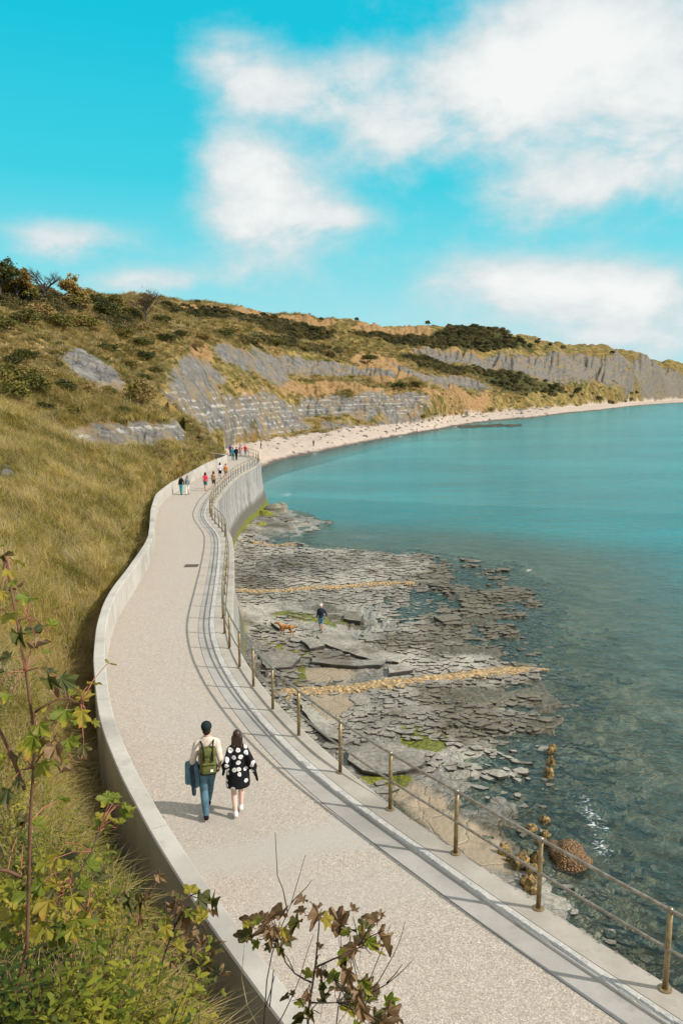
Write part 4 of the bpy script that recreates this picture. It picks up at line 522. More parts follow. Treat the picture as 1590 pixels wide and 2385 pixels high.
Pw = g.scale(P, (.62, 1., 1.))
swell = g.noise(Pw, .22, 3, .5); chop = g.noise(Pw, 1.1, 4, .6, .5); rip = g.noise(Pw, 4.2, 3, .6, .6)
h = g.m('ADD', g.m('ADD', g.m('MULTIPLY', swell, 1.2), g.m('MULTIPLY', chop, .62)), g.m('MULTIPLY', rip, .14))
nrm = g.bump(h, .7, .52)
dep_a = g.attr('depth'); patch = g.noise(g.scale(P, (.4, 1., 1.)), .035, 4, .55)
teal = g.mix(g.ss(patch, .38, .64), (.006, .150, .178), (.014, .222, .250))
teal = g.mix(g.ss(g.m('ADD', dep_a, g.m('MULTIPLY', g.m('SUBTRACT', patch, .5), 1.2)), 1.9, .5), teal, (.066, .105, .092))
op = g.m('SUBTRACT', 1., g.m('EXPONENT', g.m('MULTIPLY', dep_a, -.8)), clamp=True)
dif = g.new('ShaderNodeBsdfDiffuse'); g.put(dif.inputs[0], teal); g.l.new(nrm, dif.inputs['Normal'])
trn = g.new('ShaderNodeBsdfTransparent'); g.put(trn.inputs[0], (.86, .91, .85))
body = g.new('ShaderNodeMixShader'); g.put(body.inputs[0], op); g.l.new(trn.outputs[0], body.inputs[1]); g.l.new(dif.outputs[0], body.inputs[2])
gls = g.new('ShaderNodeBsdfGlossy'); g.put(gls.inputs[0], (.62, .92, .93)); gls.inputs['Roughness'].default_value = .12; g.l.new(nrm, gls.inputs['Normal'])
fr = g.new('ShaderNodeFresnel'); fr.inputs[0].default_value = 1.33; g.l.new(nrm, fr.inputs['Normal'])
surf = g.new('ShaderNodeMixShader'); g.put(surf.inputs[0], g.m('MULTIPLY', fr.outputs[0], 1.)); g.l.new(body.outputs[0], surf.inputs[1]); g.l.new(gls.outputs[0], surf.inputs[2])
fo = g.new('ShaderNodeBsdfDiffuse'); g.put(fo.inputs[0], (.58, .62, .62))
fn = g.noise(g.scale(P, (1., 1.6, 1.)), 4.5, 8, .72, 1.0)
fmask = g.ss(g.m('ADD', fn, g.m('MULTIPLY', g.attr('foam'), .22)), .60, .74)
fmask = g.m('MULTIPLY', fmask, g.ss(g.attr('foam'), .03, .3))
fin = g.new('ShaderNodeMixShader'); g.put(fin.inputs[0], fmask); g.l.new(surf.outputs[0], fin.inputs[1]); g.l.new(fo.outputs[0], fin.inputs[2])
g.l.new(fin.outputs[0], g.n['Material Output'].inputs[0])
me = fast_mesh('sea', np.stack([wx_.ravel(), wy_.ravel(), np.zeros(wx_.size)], 1), F3, g.mat)
put_attr(me, 'depth', np.clip(dep, 0, 4).ravel()); put_attr(me, 'foam', foam.ravel())
tag(obj('sea_water', me), 'calm teal sea filling the bay, paler towards the beach', 'sea', kind='structure')

# ---------------- the promenade ----------------
KC = resample(KERB, .25); KT, KN = frame(KC); KZ = zpath(KC[:, 1])
s_ = np.r_[0, np.cumsum(np.linalg.norm(np.diff(KC, axis=0), axis=1))]
k_i = int(np.argmin(np.hypot(KC[:, 0] - POSTS[0][0], KC[:, 1] - POSTS[0][1])))
WD, _ = sdist(KC[:, 0], KC[:, 1], WALL)
ky = KC[:, 1]
EDGE = np.interp(ky, [0, 12.5, 15, 23, 27, 60, 88, 110], [.46, .47, .56, .64, .74, .74, .70, .70])
LIP = sstep(12.8, 15.5, ky)
def sweep(i0, i1, prof, step=1, cap=False):
    """prof: list of (offset, dz) arrays or numbers, offset to the right (seaward) of the kerb line"""
    ii = np.arange(i0, i1 + 1, step)
    if ii[-1] != i1: ii = np.r_[ii, i1]
    V = []
    for o, dz in prof:
        o = np.broadcast_to(np.asarray(o, float), KZ.shape)[ii]; dz = np.broadcast_to(np.asarray(dz, float), KZ.shape)[ii]
        V.append(np.c_[KC[ii] + KN[ii] * o[:, None], KZ[ii] + dz])
    n = len(ii); V = np.concatenate(V); F = []
    for k in range(len(prof) - 1):
        a = k * n + np.arange(n - 1); F.append(np.stack([a, a + n, a + n + 1, a + 1], 1))
    F = np.concatenate(F)
    return V, F
NK = len(KC) - 1
def concrete(name, c1, c2, rough=.85, streak=0., scale=1.3):
    g = material(name, rough, .25); P = g.wpos
    n = g.noise(P, scale, 7, .65); f = g.noise(P, 34., 4, .6)
    col = g.mix(g.ss(n, .3, .72), c1, c2); col = g.mix(g.m('MULTIPLY', g.ss(f, .55, .75), .25), col, tuple(v * .55 for v in c1))
    if streak:
        s = g.noise(g.scale(P, (1., 1., .09)), 1.5, 5, .65); col = g.mix(g.m('MULTIPLY', g.ss(s, .48, .68), streak), col, tuple(v * .38 for v in c1))
        s = g.noise(g.scale(P, (1., 1., .06)), 2.9, 5, .7); col = g.mix(g.m('MULTIPLY', g.ss(s, .56, .7), streak * .8), col, tuple(min(.9, v * 1.35) for v in c2))
        z = g.m('ADD', g.xyz(P)[2], g.m('MULTIPLY', g.m('SUBTRACT', n, .5), 1.2)); col = g.mix(g.ss(z, 2.6, 1.7), col, (.11, .105, .085)); col = g.mix(g.ss(z, 1.25, .75), col, (.13, .14, .02))
    else:
        q = g.noise(P, .35, 5, .6); col = g.mix(g.m('MULTIPLY', g.ss(q, .48, .68), .55), col, tuple(v * .66 for v in c1)); q2 = g.noise(g.scale(P, (1., 1., .14)), 2.2, 5, .7); col = g.mix(g.m('MULTIPLY', g.ss(q2, .55, .7), .4), col, tuple(v * .6 for v in c1))
    g.put(g.b.inputs['Base Color'], col); g.put(g.b.inputs['Normal'], g.bump(g.m('ADD', f, n), .25, .01)); return g.mat
M_apron = concrete('apron_concrete', (.32, .287, .242), (.405, .37, .318))
M_strip = concrete('channel_concrete', (.30, .28, .255), (.365, .345, .315))
M_wall = concrete('retaining_wall_concrete', (.38, .358, .315), (.48, .458, .41), scale=.8)
M_sea = concrete('sea_wall_concrete', (.26, .25, .235), (.36, .35, .33), streak=.75)
M_core = concrete('wall_core', (.10, .10, .09), (.15, .14, .13))
# exposed-aggregate surface
g = material('exposed_aggregate', .9, .2); P = g.wpos
st = g.vor(P, 62.); sc_ = g.vor(P, 62., out='Color'); v = g.xyz(sc_)[0]
ag = g.ramp(v, [(0., (.23, .195, .158)), (.25, (.32, .275, .228)), (.55, (.37, .322, .27)), (.8, (.415, .365, .31)), (1., (.56, .505, .44))])
b2 = g.vor(P, 17., out='Color'); ag = g.mix(.12, ag, g.ramp(g.xyz(b2)[1], [(0., (.25, .21, .165)), (1., (.55, .485, .40))]))
n = g.noise(P, .42, 6, .6); ag = g.mix(g.m('MULTIPLY', g.ss(n, .46, .66), .45), ag, (.37, .335, .295))      # wind-blown sand and cement bloom
n2 = g.noise(g.vm('ADD', P, (4., 8., 0.)), .16, 5, .6); ag = g.mix(g.m('MULTIPLY', g.ss(n2, .52, .7), .30), ag, (.33, .275, .22))
px_, py_ = g.xyz(P)[0], g.xyz(P)[1]
dq = g.m('ADD', g.m('ADD', py_, g.m('MULTIPLY', px_, -.32)), g.m('MULTIPLY', n, 1.2)); bandp = g.m('MULTIPLY', g.ss(dq, 12.2, 12.75), g.ss(dq, 13.7, 13.1))
ag = g.mix(g.m('MULTIPLY', bandp, .75), ag, (.37, .345, .31))                                           # a smooth trowelled patch across the walk
g.put(g.b.inputs['Base Color'], ag); g.put(g.b.inputs['Normal'], g.bump(st, .25, .006)); M_deck = g.mat
V, F = sweep(0, NK, [(-WD, 0.), (-WD * .66 - .2, 0.), (-WD * .33 - .35, 0.), (-.50, 0.)])
promenade = tag(obj('promenade_path', fast_mesh('promenade_path', V, F, M_deck)), 'curving exposed-aggregate promenade', 'path', kind='structure')
V, F = sweep(0, NK, [(-.50, 0.), (-.497, -.014), (-.486, -.014), (-.484, .004), (-.115, .004)])
tag(obj('channel_pavement', fast_mesh('channel', V, F, M_strip, False)), 'smooth grey concrete strip beside the kerb', 'pavement', kind='structure')
V, F = sweep(0, NK, [(-.115, .004), (-.108, .036), (-.098, .044), (.055, .048)])
M_mortar = concrete('mortar', (.40, .385, .35), (.50, .48, .44), scale=3.)
kerb = tag(obj('kerb', fast_mesh('kerb', V, F, M_mortar, False)), 'low raised kerb of pale mortar set with grey stones', 'kerb', kind='structure')
g = material('kerb_stone', .9, .2); n = g.noise(g.wpos, 22., 6, .7); oi = g.new('ShaderNodeObjectInfo').outputs['Random']
g.put(g.b.inputs['Base Color'], g.mix(g.ss(n, .35, .7), g.mix(oi, (.24, .245, .24), (.40, .385, .35)), (.50, .485, .45))); g.put(g.b.inputs['Normal'], g.bump(n, .6, .02)); M_sett = g.mat
CORN = [(.5, .38), (.47, .5), (-.47, .5), (-.5, .38), (-.5, -.38), (-.47, -.5), (.47, -.5), (.5, -.38)]
def stone_mesh(seed, L, Wd, H):
    rg = random.Random(seed); n = 8; V = []
    for zz, k in ((0, 1.), (H * .75, 1.), (H, .88)):
        for i in range(n):
            a = 2 * math.pi * (i + .5) / n; c, s = CORN[i]; j = 1 + (rg.random() - .5) * .07
            V.append((c * L * (1 - (1 - k) * .25) * j, s * Wd * k * (1 + (rg.random() - .5) * .1), zz + (rg.random() - .5) * .004))
    F = [(r * n + i, r * n + (i + 1) % n, (r + 1) * n + (i + 1) % n, (r + 1) * n + i) for r in range(2) for i in range(n)] + [tuple(2 * n + i for i in range(n))]
    return mesh_of('stone', V, F, M_sett)
SETT = [stone_mesh(i, 1, .140, .030) for i in range(10)]
rng = random.Random(4)
s0 = s_[k_i] - 2.6; s = s0; ns = 0; rest = []
while s < s_[-1] - 1:
    L = rng.uniform(.17, .36)
    if rng.random() < .22: s += rng.uniform(.04, .16)
    i = min(np.searchsorted(s_, s + L / 2), NK); c = KC[i] + KN[i] * (-.026 + rng.uniform(-.006, .006)); a = math.atan2(KT[i, 1], KT[i, 0]) + rng.uniform(-.03, .03)
    if ns < 290:
        o = obj('stone', SETT[ns % 10], kerb); o.location = (c[0], c[1], KZ[i] + .022 + rng.uniform(-.003, .003)); o.rotation_euler = (0, 0, a); o.scale = (L - .018, 1 + rng.uniform(-.12, .08), 1)
        ns += 1
    else: rest.append((c[0], c[1], KZ[i] + .024, a, L - .02))
    s += L
pr = []
for x, y, z, a, L in rest:
    pr.append(box((x, y, z + .015), (L, .12, .04), Matrix.Rotation(a, 3, 'Z')))
if pr:
    V, F = join(pr); tag(obj('stone_row', mesh_of('stone_row', V, F, M_sett), kerb), kind='stuff')
V, F = sweep(0, NK, [(.055, .048), (.06, .056), (EDGE - .30 * LIP - .01, .056), (EDGE - .26 * LIP - .008, .056 + .045 * LIP), (EDGE - .05, .056 + .045 * LIP), (EDGE - .012, .045 + .045 * LIP), (EDGE, .01), (EDGE, -.10), (EDGE - .03, -.16)])
tag(obj('apron_pavement', fast_mesh('apron', V, F, M_apron, False)), 'pale concrete apron with rounded lip along the sea wall', 'pavement', kind='structure')

# ---- sea wall: a core with cast panels in front, curving out towards its foot ----
sea_wall = tag(empty('sea_wall', (KC[200, 0], KC[200, 1], .2)), 'tall curved concrete sea wall streaked grey below the railing', 'wall')
def face(extra):
    T = np.linspace(0, 1, 9); hh = KZ - .15 + .4
    return [(EDGE - .03 + extra + .06 * t + 1.15 * np.maximum(0, t - .25) ** 2.0 * sstep(30, 50, ky) + .35 * t * t, -.15 - hh * t) for t in T]
V, F = sweep(0, NK, face(-.06), 2); m = fast_mesh('core', V, F, M_core); o = obj('core', m, sea_wall); o.matrix_parent_inverse = Matrix.Translation(-sea_wall.location)
per = 10; shade = 0
for i0 in range(0, NK - per, per):
    V, F = sweep(i0, i0 + per, face(0.), 2)
    e = .0018; V = V.reshape(9, -1, 3); V[:, 0] += (V[:, 1] - V[:, 0]) * .03; V[:, -1] += (V[:, -2] - V[:, -1]) * .03; V = V.reshape(-1, 3)
    o = obj('panel', fast_mesh('panel', V, F, M_sea), sea_wall); o.matrix_parent_inverse = Matrix.Translation(-sea_wall.location)

# ---- retaining wall on the landward side ----
WC = resample(WALL, .25); WT, WN = frame(WC); WZ = zpath(WC[:, 1]); ws = np.arange(len(WC)) * .25
ret_wall = tag(empty('retaining_wall', (WC[60, 0], WC[60, 1], WZ[60])), 'low smooth pale concrete wall curving between grassy slope and promenade', 'wall')
TH = .145; HW = .95
prof = [(-TH, -1.5), (-TH, HW - .02), (-TH + .02, HW), (TH - .02, HW), (TH, HW - .02), (TH, -.3)]
cuts = [0]; j0 = int(np.argmin(np.hypot(WC[:, 0] + 2.98, WC[:, 1] - 10.95)))
cuts = list(range(j0 % 24, len(WC), 24)); cuts = [0] + cuts + [len(WC) - 1]; cuts = sorted(set(cuts))
for a, b in zip(cuts[:-1], cuts[1:]):
    if b - a < 2: continue
    ii = np.arange(a, b + 1); n = len(ii); V = []
    for o_, dz in prof: V.append(np.c_[WC[ii] + WN[ii] * o_, WZ[ii] + dz])
    V = np.concatenate(V).reshape(len(prof), n, 3); V[:, 0] += (V[:, 1] - V[:, 0]) * .035; V[:, -1] += (V[:, -2] - V[:, -1]) * .035; V = V.reshape(-1, 3)
    F = [(k * n + i, k * n + i + 1, (k + 1) * n + i + 1, (k + 1) * n + i) for k in range(len(prof) - 1) for i in range(n - 1)]
    F += [tuple(k * n for k in range(len(prof))), tuple(k * n + n - 1 for k in range(len(prof) - 1, -1, -1))]
    o = obj('wall_panel', mesh_of('wall_panel', V, F, M_wall), ret_wall); o.matrix_parent_inverse = Matrix.Translation(-ret_wall.location)

# ---- railing ----
g = material('weathered_rail_metal', .42, .5); n = g.noise(g.wpos, 9., 5, .6)
g.put(g.b.inputs['Base Color'], g.mix(g.ss(n, .35, .7), (.20, .145, .07), (.34, .25, .13))); g.b.inputs['Metallic'].default_value = .55; M_post = g.mat
g = material('brushed_rail_metal', .34, .5); n = g.noise(g.wpos, 12., 5, .6)
g.put(g.b.inputs['Base Color'], g.mix(g.ss(n, .35, .7), (.24, .20, .15), (.40, .36, .30))); g.b.inputs['Metallic'].default_value = .75; M_rail = g.mat
railing = tag(empty('railing', (POSTS[0][0], POSTS[0][1], 7.2)), 'bronze-brown metal railing with two rails along the seaward edge', 'railing')
inv = Matrix.Translation(-railing.location)
pm = mesh_of('post', *tube([(0, 0, 0), (0, 0, .6), (0, 0, 1.1)], [.036, .035, .034], 12), M_post, True)
bm_ = mesh_of('base_plate', *tube([(0, 0, 0), (0, 0, .014), (0, 0, .02)], [.085, .085, .05], 14), M_post, False)
def ball(r, nu=8, nv=6):
    V = [(0, 0, -r)] ; F = []
    for i in range(1, nv):
        for k in range(nu):
            p, t = math.pi * i / nv, 2 * math.pi * k / nu; V.append((r * math.sin(p) * math.cos(t), r * math.sin(p) * math.sin(t), -r * math.cos(p)))
    V.append((0, 0, r)); F += [(0, 1 + (k + 1) % nu, 1 + k) for k in range(nu)]
    for i in range(nv - 2):
        for k in range(nu): F.append((1 + i * nu + k, 1 + i * nu + (k + 1) % nu, 1 + (i + 1) * nu + (k + 1) % nu, 1 + (i + 1) * nu + k))
    e = 1 + (nv - 2) * nu; F += [(e + k, e + (k + 1) % nu, len(V) - 1) for k in range(nu)]
    return V, F
fm = mesh_of('fitting', *ball(.043, 10, 8), M_rail, True)
kp, ks = sdist(np.array([p[0] for p in POSTS]), np.array([p[1] for p in POSTS]), KC)
s_posts = list(np.interp(ks[:25], np.arange(len(s_)), s_)); s_posts = [s_posts[0] - 1.79 * k for k in (3, 2, 1)] + s_posts
while s_posts[-1] < s_[-1] - 14: s_posts.append(s_posts[-1] + 1.82)
for s in s_posts:
    i = min(np.searchsorted(s_, s), NK); c = KC[i] + KN[i] * min(.36, EDGE[i] - .10); z = KZ[i] + .057
    p = obj('post', pm, railing); p.matrix_parent_inverse = inv; p.location = (c[0], c[1], z)
    b = obj('base_plate', bm_, p)
    for hz in (1.085, .56):
        f_ = obj('fitting', fm, p); f_.location = (0, 0, hz)
i0 = np.searchsorted(s_, s_posts[0]); i1 = np.searchsorted(s_, s_posts[-1])
off = np.minimum(.36, EDGE - .10)
for nm, hz, rd in (('top_rail', 1.085, .026), ('middle_rail', .56, .022)):
    P_ = [(*(KC[i] + KN[i] * off[i]), KZ[i] + .057 + hz) for i in range(i0, i1 + 1, 2)]
    o = obj(nm, mesh_of(nm, *tube(P_, rd, 8), M_rail, True), railing); o.matrix_parent_inverse = inv

# ---- drain cover in the walk ----
dx_, dy_, dz_ = DRAIN[0]
dr = tag(empty('drain_cover', (dx_, dy_, float(zpath(dy_))), .03), 'long rusty metal drain grating set in the promenade', 'drain cover')
M_iron = plain('rusted_iron', (.10, .075, .055), .7, .3, 20)
L_, W_ = .62, .56
V, F = join([box((0, W_ / 2, .006), (L_, .04, .02)), box((0, -W_ / 2, .006), (L_, .04, .02)), box((L_ / 2, 0, .0065), (.04, W_, .02)), box((-L_ / 2, 0, .0065), (.04, W_, .02)), box((0, 0, -.002), (L_, W_, .01))])
obj('frame', mesh_of('frame', V, F, M_iron), dr)
bar = mesh_of('bar', *box((0, 0, 0), (.022, W_ - .05, .014)), M_iron)
for k in range(13): o = obj('bar', bar, dr); o.location = (-L_ / 2 + .045 + k * .044, 0, .009)

# ---------------- foreshore rocks ----------------
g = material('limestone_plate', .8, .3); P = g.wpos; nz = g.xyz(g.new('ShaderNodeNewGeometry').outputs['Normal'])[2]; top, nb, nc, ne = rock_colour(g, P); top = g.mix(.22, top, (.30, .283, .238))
g.put(g.b.inputs['Base Color'], g.mix(g.ss(nz, .35, .75), (.06, .056, .048), top)); g.put(g.b.inputs['Normal'], g.bump(nc, .7, .04)); M_plate = g.mat  # steep sides coloured dark, shade of the crevices put into the colour
def plate_geom(rg, L, Wd, T, n=None):
    n = n or rg.randint(5, 8); V = []
    ph = rg.random() * 6.28; rad = [rg.uniform(.55, 1.15) for _ in range(n)]; angs = [ph + 2 * math.pi * (i + rg.uniform(-.28, .28)) / n for i in range(n)]
    for zz, k in ((-.12, .97), (T * .8, 1.), (T, .93)):
        for a, r in zip(angs, rad): V.append(Vector((math.cos(a) * r * L / 2 * k, math.sin(a) * r * Wd / 2 * k, zz)))
    F = [(j * n + i, j * n + (i + 1) % n, (j + 1) * n + (i + 1) % n, (j + 1) * n + i) for j in range(2) for i in range(n)] + [tuple(2 * n + i for i in range(n))]
    return V, F
rg = random.Random(11); PLATE = [plate_geom(rg, 1, 1, .13) for _ in range(14)]
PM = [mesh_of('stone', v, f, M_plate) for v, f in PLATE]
nrg = np.random.default_rng(5); N = 42000
ca = nrg.uniform(-.20, .46, N); cr = np.exp(nrg.uniform(math.log(18), math.log(92), N)); cx, cy = np.sin(ca) * cr, np.cos(ca) * cr
cz = bed_at(cx, cy); _, csd = seabed(cx, cy); sandm = zone_mask(cx, cy, SAND, .004, 1, 11); kdp, _ = sdist(cx, cy, KERB)
band = sstep(50, 56, cy) * sstep(80, 70, cy); mid = sstep(34, 38, cy) * sstep(54, 50, cy) * sstep(1.5, 5, cx); nearp = sstep(37, 33, cy) * sstep(27, 30, cy) * sstep(9.5, 7, cx); low = 0 * cy
pn = fbm(cx / 3.2, cy / 2.2, 4, 90)
dens = np.clip(band * 1.0 + mid * .75 + nearp * .6 + low + .10 + pn * .75 - .5 * sstep(27, 23, cy), 0, 1)
dens = dens * sstep(-.42, -.05, pn + .35 * band)
okp = (csd > -2.2) & (sandm < .5) & (kdp > 1.9) & in_poly(cx, cy, SEAWARD) & (nrg.random(N) < dens)
sel = np.nonzero(okp)[0]; grid = {}; pl = []
slabp = [np.asarray(p) for p in SLABS]
inslab = np.zeros(N, bool)
for p in SLABS: inslab |= in_poly(cx, cy, p)
for i in sel:
    if inslab[i]: continue
    L = rg.uniform(.22, .66) * (1.0 + .010 * cr[i]); 
    if rg.random() < .10: L *= 1.9
    key = (int(cx[i] / 1.), int(cy[i] / 1.)); bad = False
    for a in (-1, 0, 1):
        for b in (-1, 0, 1):
            for (qx, qy, ql) in grid.get((key[0] + a, key[1] + b), ()):
                if (cx[i] - qx) ** 2 / 1.0 + (cy[i] - qy) ** 2 * 1.9 < (.245 * (L + ql)) ** 2: bad = True
    if bad: continue
    grid.setdefault(key, []).append((cx[i], cy[i], L)); pl.append((cx[i], cy[i], max(cz[i], -.10), L, L * rg.uniform(.45, .8), rg.uniform(-.7, .7), rg.uniform(-.06, .06), rg.uniform(-.09, .05), rg.randrange(14), rg.uniform(.15, .6)))
pl.sort(key=lambda p: -p[3] / math.hypot(p[0], p[1]))
for x, y, z, L, W2, rz, rx, ry, k, hz in pl[:280]:
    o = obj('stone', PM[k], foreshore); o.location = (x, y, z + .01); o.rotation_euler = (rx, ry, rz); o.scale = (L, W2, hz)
vs_, fs_ = [], []; off = 0
for x, y, z, L, W2, rz, rx, ry, k, hz in pl[280:]:
    M = Matrix.Translation((x, y, z + .01)) @ Matrix.Rotation(rz, 4, 'Z') @ Matrix.Rotation(ry, 4, 'Y') @ Matrix.Rotation(rx, 4, 'X') @ Matrix.Diagonal((L, W2, hz, 1))
    v, f = PLATE[k]; vs_ += [M @ p for p in v]; fs_ += [tuple(i + off for i in q) for q in f]; off += len(v)
for _ in range(2600):                                                # stones awash and drowned in the shallows
    x, y = rg.uniform(5.2, 17), rg.uniform(11, 48); e_ = float(np.interp(y, [11, 18, 23, 28, 32, 40, 48], [6.5, 7.2, 7.2, 7.8, 9, 10.5, 11])); t = x - e_
    if t < -2.5 or rg.random() > math.exp(-max(0, t) / 3.0) or math.hypot(x - MOUND[0][0], y - MOUND[0][1]) < 1.2 or in_poly(np.array([x]), np.array([y]), SAND[2])[0]: continue
    L = rg.uniform(.18, .75); z = min(-.02 - .05 * max(0, t) + rg.uniform(-.08, .04), .03); k = rg.randrange(14)
    M = Matrix.Translation((x, y, z - .1)) @ Matrix.Rotation(rg.uniform(-.9, .9), 4, 'Z') @ Matrix.Rotation(rg.uniform(-.2, .2), 4, 'Y') @ Matrix.Diagonal((L, L * rg.uniform(.4, .8), rg.uniform(.5, 1.1), 1))
    v, f = PLATE[k]; vs_ += [M @ p for p in v]; fs_ += [tuple(i + off for i in q) for q in f]; off += len(v)
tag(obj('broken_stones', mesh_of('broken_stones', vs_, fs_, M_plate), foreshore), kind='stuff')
# large ledges with undercut edges
for p in SLABS:
    q = np.asarray(p); c = q.mean(0); z = float(bed_at(c[:1], c[1:2])[0]); top = max(z, .12) + .22; bmv, bmf = [], []
    # refine and roughen the outline
    ol = []
    for a, b in zip(q, np.roll(q, -1, 0)):
        m_ = max(2, int(np.linalg.norm(b - a) / .35))
        for t in range(m_): ol.append(a + (b - a) * t / m_ + np.array([rg.uniform(-.07, .07), rg.uniform(-.07, .07)]))
    n = len(ol)
    for zz, k in ((-.35, .94), (.02, .95), (.16, 1.0), (.22, .985)):
        for u in ol: d_ = (u - c); bmv.append((*(d_ * k), zz + .03 * fbm(np.array([u[0]]), np.array([u[1]]), 3, 5)[0]))
    bmf = [(j * n + i, j * n + (i + 1) % n, (j + 1) * n + (i + 1) % n, (j + 1) * n + i) for j in range(3) for i in range(n)]
    bmv.append((0, 0, .23)); bmf += [(3 * n + i, 3 * n + (i + 1) % n, 4 * n) for i in range(n)]
    o = obj('ledge', mesh_of('ledge', bmv, bmf, M_plate), foreshore); o.location = (c[0], c[1], top - .22)
# orange rubble ridges running out from the wall
def blob(rg, n=1):
    V = [(0, 0, 1), (0, 0, -1)] + [(math.cos(k * 1.2566 + s * .628) * .9, math.sin(k * 1.2566 + s * .628) * .9, h) for s, h in ((0, .45), (1, -.45)) for k in range(5)]
    V = [Vector(v) * rg.uniform(.75, 1.2) for v in V]
    F = [(0, 2 + k, 2 + (k + 1) % 5) for k in range(5)] + [(1, 7 + (k + 1) % 5, 7 + k) for k in range(5)] + [(2 + k, 7 + k, 2 + (k + 1) % 5) for k in range(5)] + [(2 + (k + 1) % 5, 7 + k, 7 + (k + 1) % 5) for k in range(5)]
    return V, F
M_orange = plain('ochre_rubble', (.36, .255, .13), .9, .45, 5., bump=.5)
M_orange2 = plain('ochre_rubble_core', (.24, .175, .095), .9, .4, 5., bump=.5)
RL = ['long orange rubble ridge across the middle of the rock shelf', 'short orange rubble ridge at the far end of the shelf by the wall', 'broad orange rubble ridge running into the sea nearest the railing']
for ri, (L, wd_) in enumerate(zip(RIDGES, (.85, .6, 1.15))):
    C = resample(np.asarray(L), .2); T_, N_ = frame(C); root = tag(empty('rubble_ridge', (C[0, 0], C[0, 1], 0)), RL[ri], 'rock ridge', 'rubble ridges on the shelf')
    inv_ = Matrix.Translation(-root.location); zc = np.maximum(bed_at(C[:, 0], C[:, 1]), -.35); zc = np.minimum(zc, .45); k_ = max(1, len(zc) // 18); zc = np.convolve(np.r_[[zc[0]] * k_, zc, [zc[-1]] * k_], np.ones(2 * k_ + 1) / (2 * k_ + 1), 'valid')
    ww = wd_ * (.45 + 1.0 * vnoise(np.arange(len(C)) / 6., np.zeros(len(C)), ri)); taper = np.minimum(1, np.minimum(np.arange(len(C)) + 3, (len(C) - np.arange(len(C))) * .35) / 5.); ww = ww * (.4 + .6 * taper)
    prof_ = [(-1, -.12), (-.7, .05), (-.3, .14), (.1, .16), (.55, .08), (1, -.12)]; V = []
    for o_, dz in prof_: V.append(np.c_[C + N_ * (o_ * ww / 2)[:, None], zc + dz * (.5 + .5 * taper) + .06 * fbm(C[:, 0] * 2 + o_ * 3, C[:, 1] * 2, 3, 7)])
    n = len(C); V = np.concatenate(V); F = np.concatenate([np.stack([k * n + np.arange(n - 1), (k + 1) * n + np.arange(n - 1), (k + 1) * n + np.arange(1, n), k * n + np.arange(1, n)], 1) for k in range(5)])
    o = obj('bank', fast_mesh('bank', V, F, M_orange2), root); o.matrix_parent_inverse = inv_
    bl = [blob(rg) for _ in range(8)]; ps = []
    for _ in range(int(len(C) * 9)):
        i = rg.randrange(n); u = max(-1, min(1, rg.gauss(0, .5))); s = rg.uniform(.05, .13) * (.6 + .4 * taper[i]) * (1.35 if rg.random() < .1 else 1)
        c = C[i] + N_[i] * u * ww[i] / 2; zz = zc[i] + (.17 * (1 - u * u) - .06) * (.5 + .5 * taper[i]); v, f = bl[rg.randrange(8)]
        M = Matrix.Translation((c[0], c[1], zz)) @ Matrix.Rotation(rg.random() * 6.28, 4, 'Z') @ Matrix.Diagonal((s * 1.5, s, s * .7, 1)); ps.append(([M @ p for p in v], f))
    V, F = join(ps); o = tag(obj('loose_stones', mesh_of('loose_stones', V, F, M_orange), root), kind='stuff'); o.matrix_parent_inverse = inv_
# seaweed-covered boulder and the line of yellowish stumps
def rock_mesh(name, seed, sx_, sy_, sz_, mat, bump_=.18, f_=1.6, nu=22, nv=12, flat=.0, fine=0.):
    V, F = ball(1., nu, nv); A = np.array(V); k = 1 + bump_ * fbm(A[:, 0] * f_ + seed * 7.3 + A[:, 2] * 1.3, A[:, 1] * f_ + A[:, 2] * f_, 4, seed) + fine * fbm(A[:, 0] * 9 + A[:, 2] * 5, A[:, 1] * 9 - A[:, 2] * 4, 2, seed + 3); A = A * k[:, None]
    A[:, 2] = np.where(A[:, 2] < 0, A[:, 2] * .35, A[:, 2]); A *= (sx_, sy_, sz_)
    return mesh_of(name, A, F, mat, fine > 0)
g = material('bladderwrack', .55, .4); n = g.vor(g.wpos, 16.); n2 = g.noise(g.wpos, 3., 4, .6)
g.put(g.b.inputs['Base Color'], g.mix(g.ss(n, .1, .6), g.mix(n2, (.42, .24, .09), (.30, .16, .055)), (.09, .045, .015))); g.put(g.b.inputs['Normal'], g.bump(n, 1., .06)); M_wrack = g.mat
mo = obj('boulder', rock_mesh('boulder', 3, .66, .86, .42, M_wrack, .30, 1.3, 40, 22, fine=.07)); mo.location = (MOUND[0][0], MOUND[0][1], -.05); tag(mo, 'rounded orange-brown seaweed-covered boulder in the shallow water', 'boulder')
g = material('yellow_rock', .85, .3); n = g.noise(g.wpos, 6., 6, .7); g.put(g.b.inputs['Base Color'], g.ramp(n, [(.38, (.03, .027, .02)), (.5, (.16, .11, .04)), (.6, (.38, .25, .09)), (.7, (.46, .34, .17))])); g.put(g.b.inputs['Normal'], g.bump(n, .8, .05)); M_yel = g.mat
for i, (x, y) in enumerate(sorted(STUMPS, key=lambda p: math.hypot(*p))):
    o = obj('stump_rock', rock_mesh('stump_rock', 20 + i, rg.uniform(.13, .24), rg.uniform(.16, .30), rg.uniform(.22, .42), M_yel, .5, 1.6, 12, 8)); o.location = (x, y, max(-.08, float(bed_at(np.array([x]), np.array([y]))[0]))); o.rotation_euler = (0, 0, rg.random() * 3)
    tag(o, 'jagged yellowish stump in the broken rock line, %s counted from the railing' % ORD[i], 'rock', 'broken line of yellowish stumps')
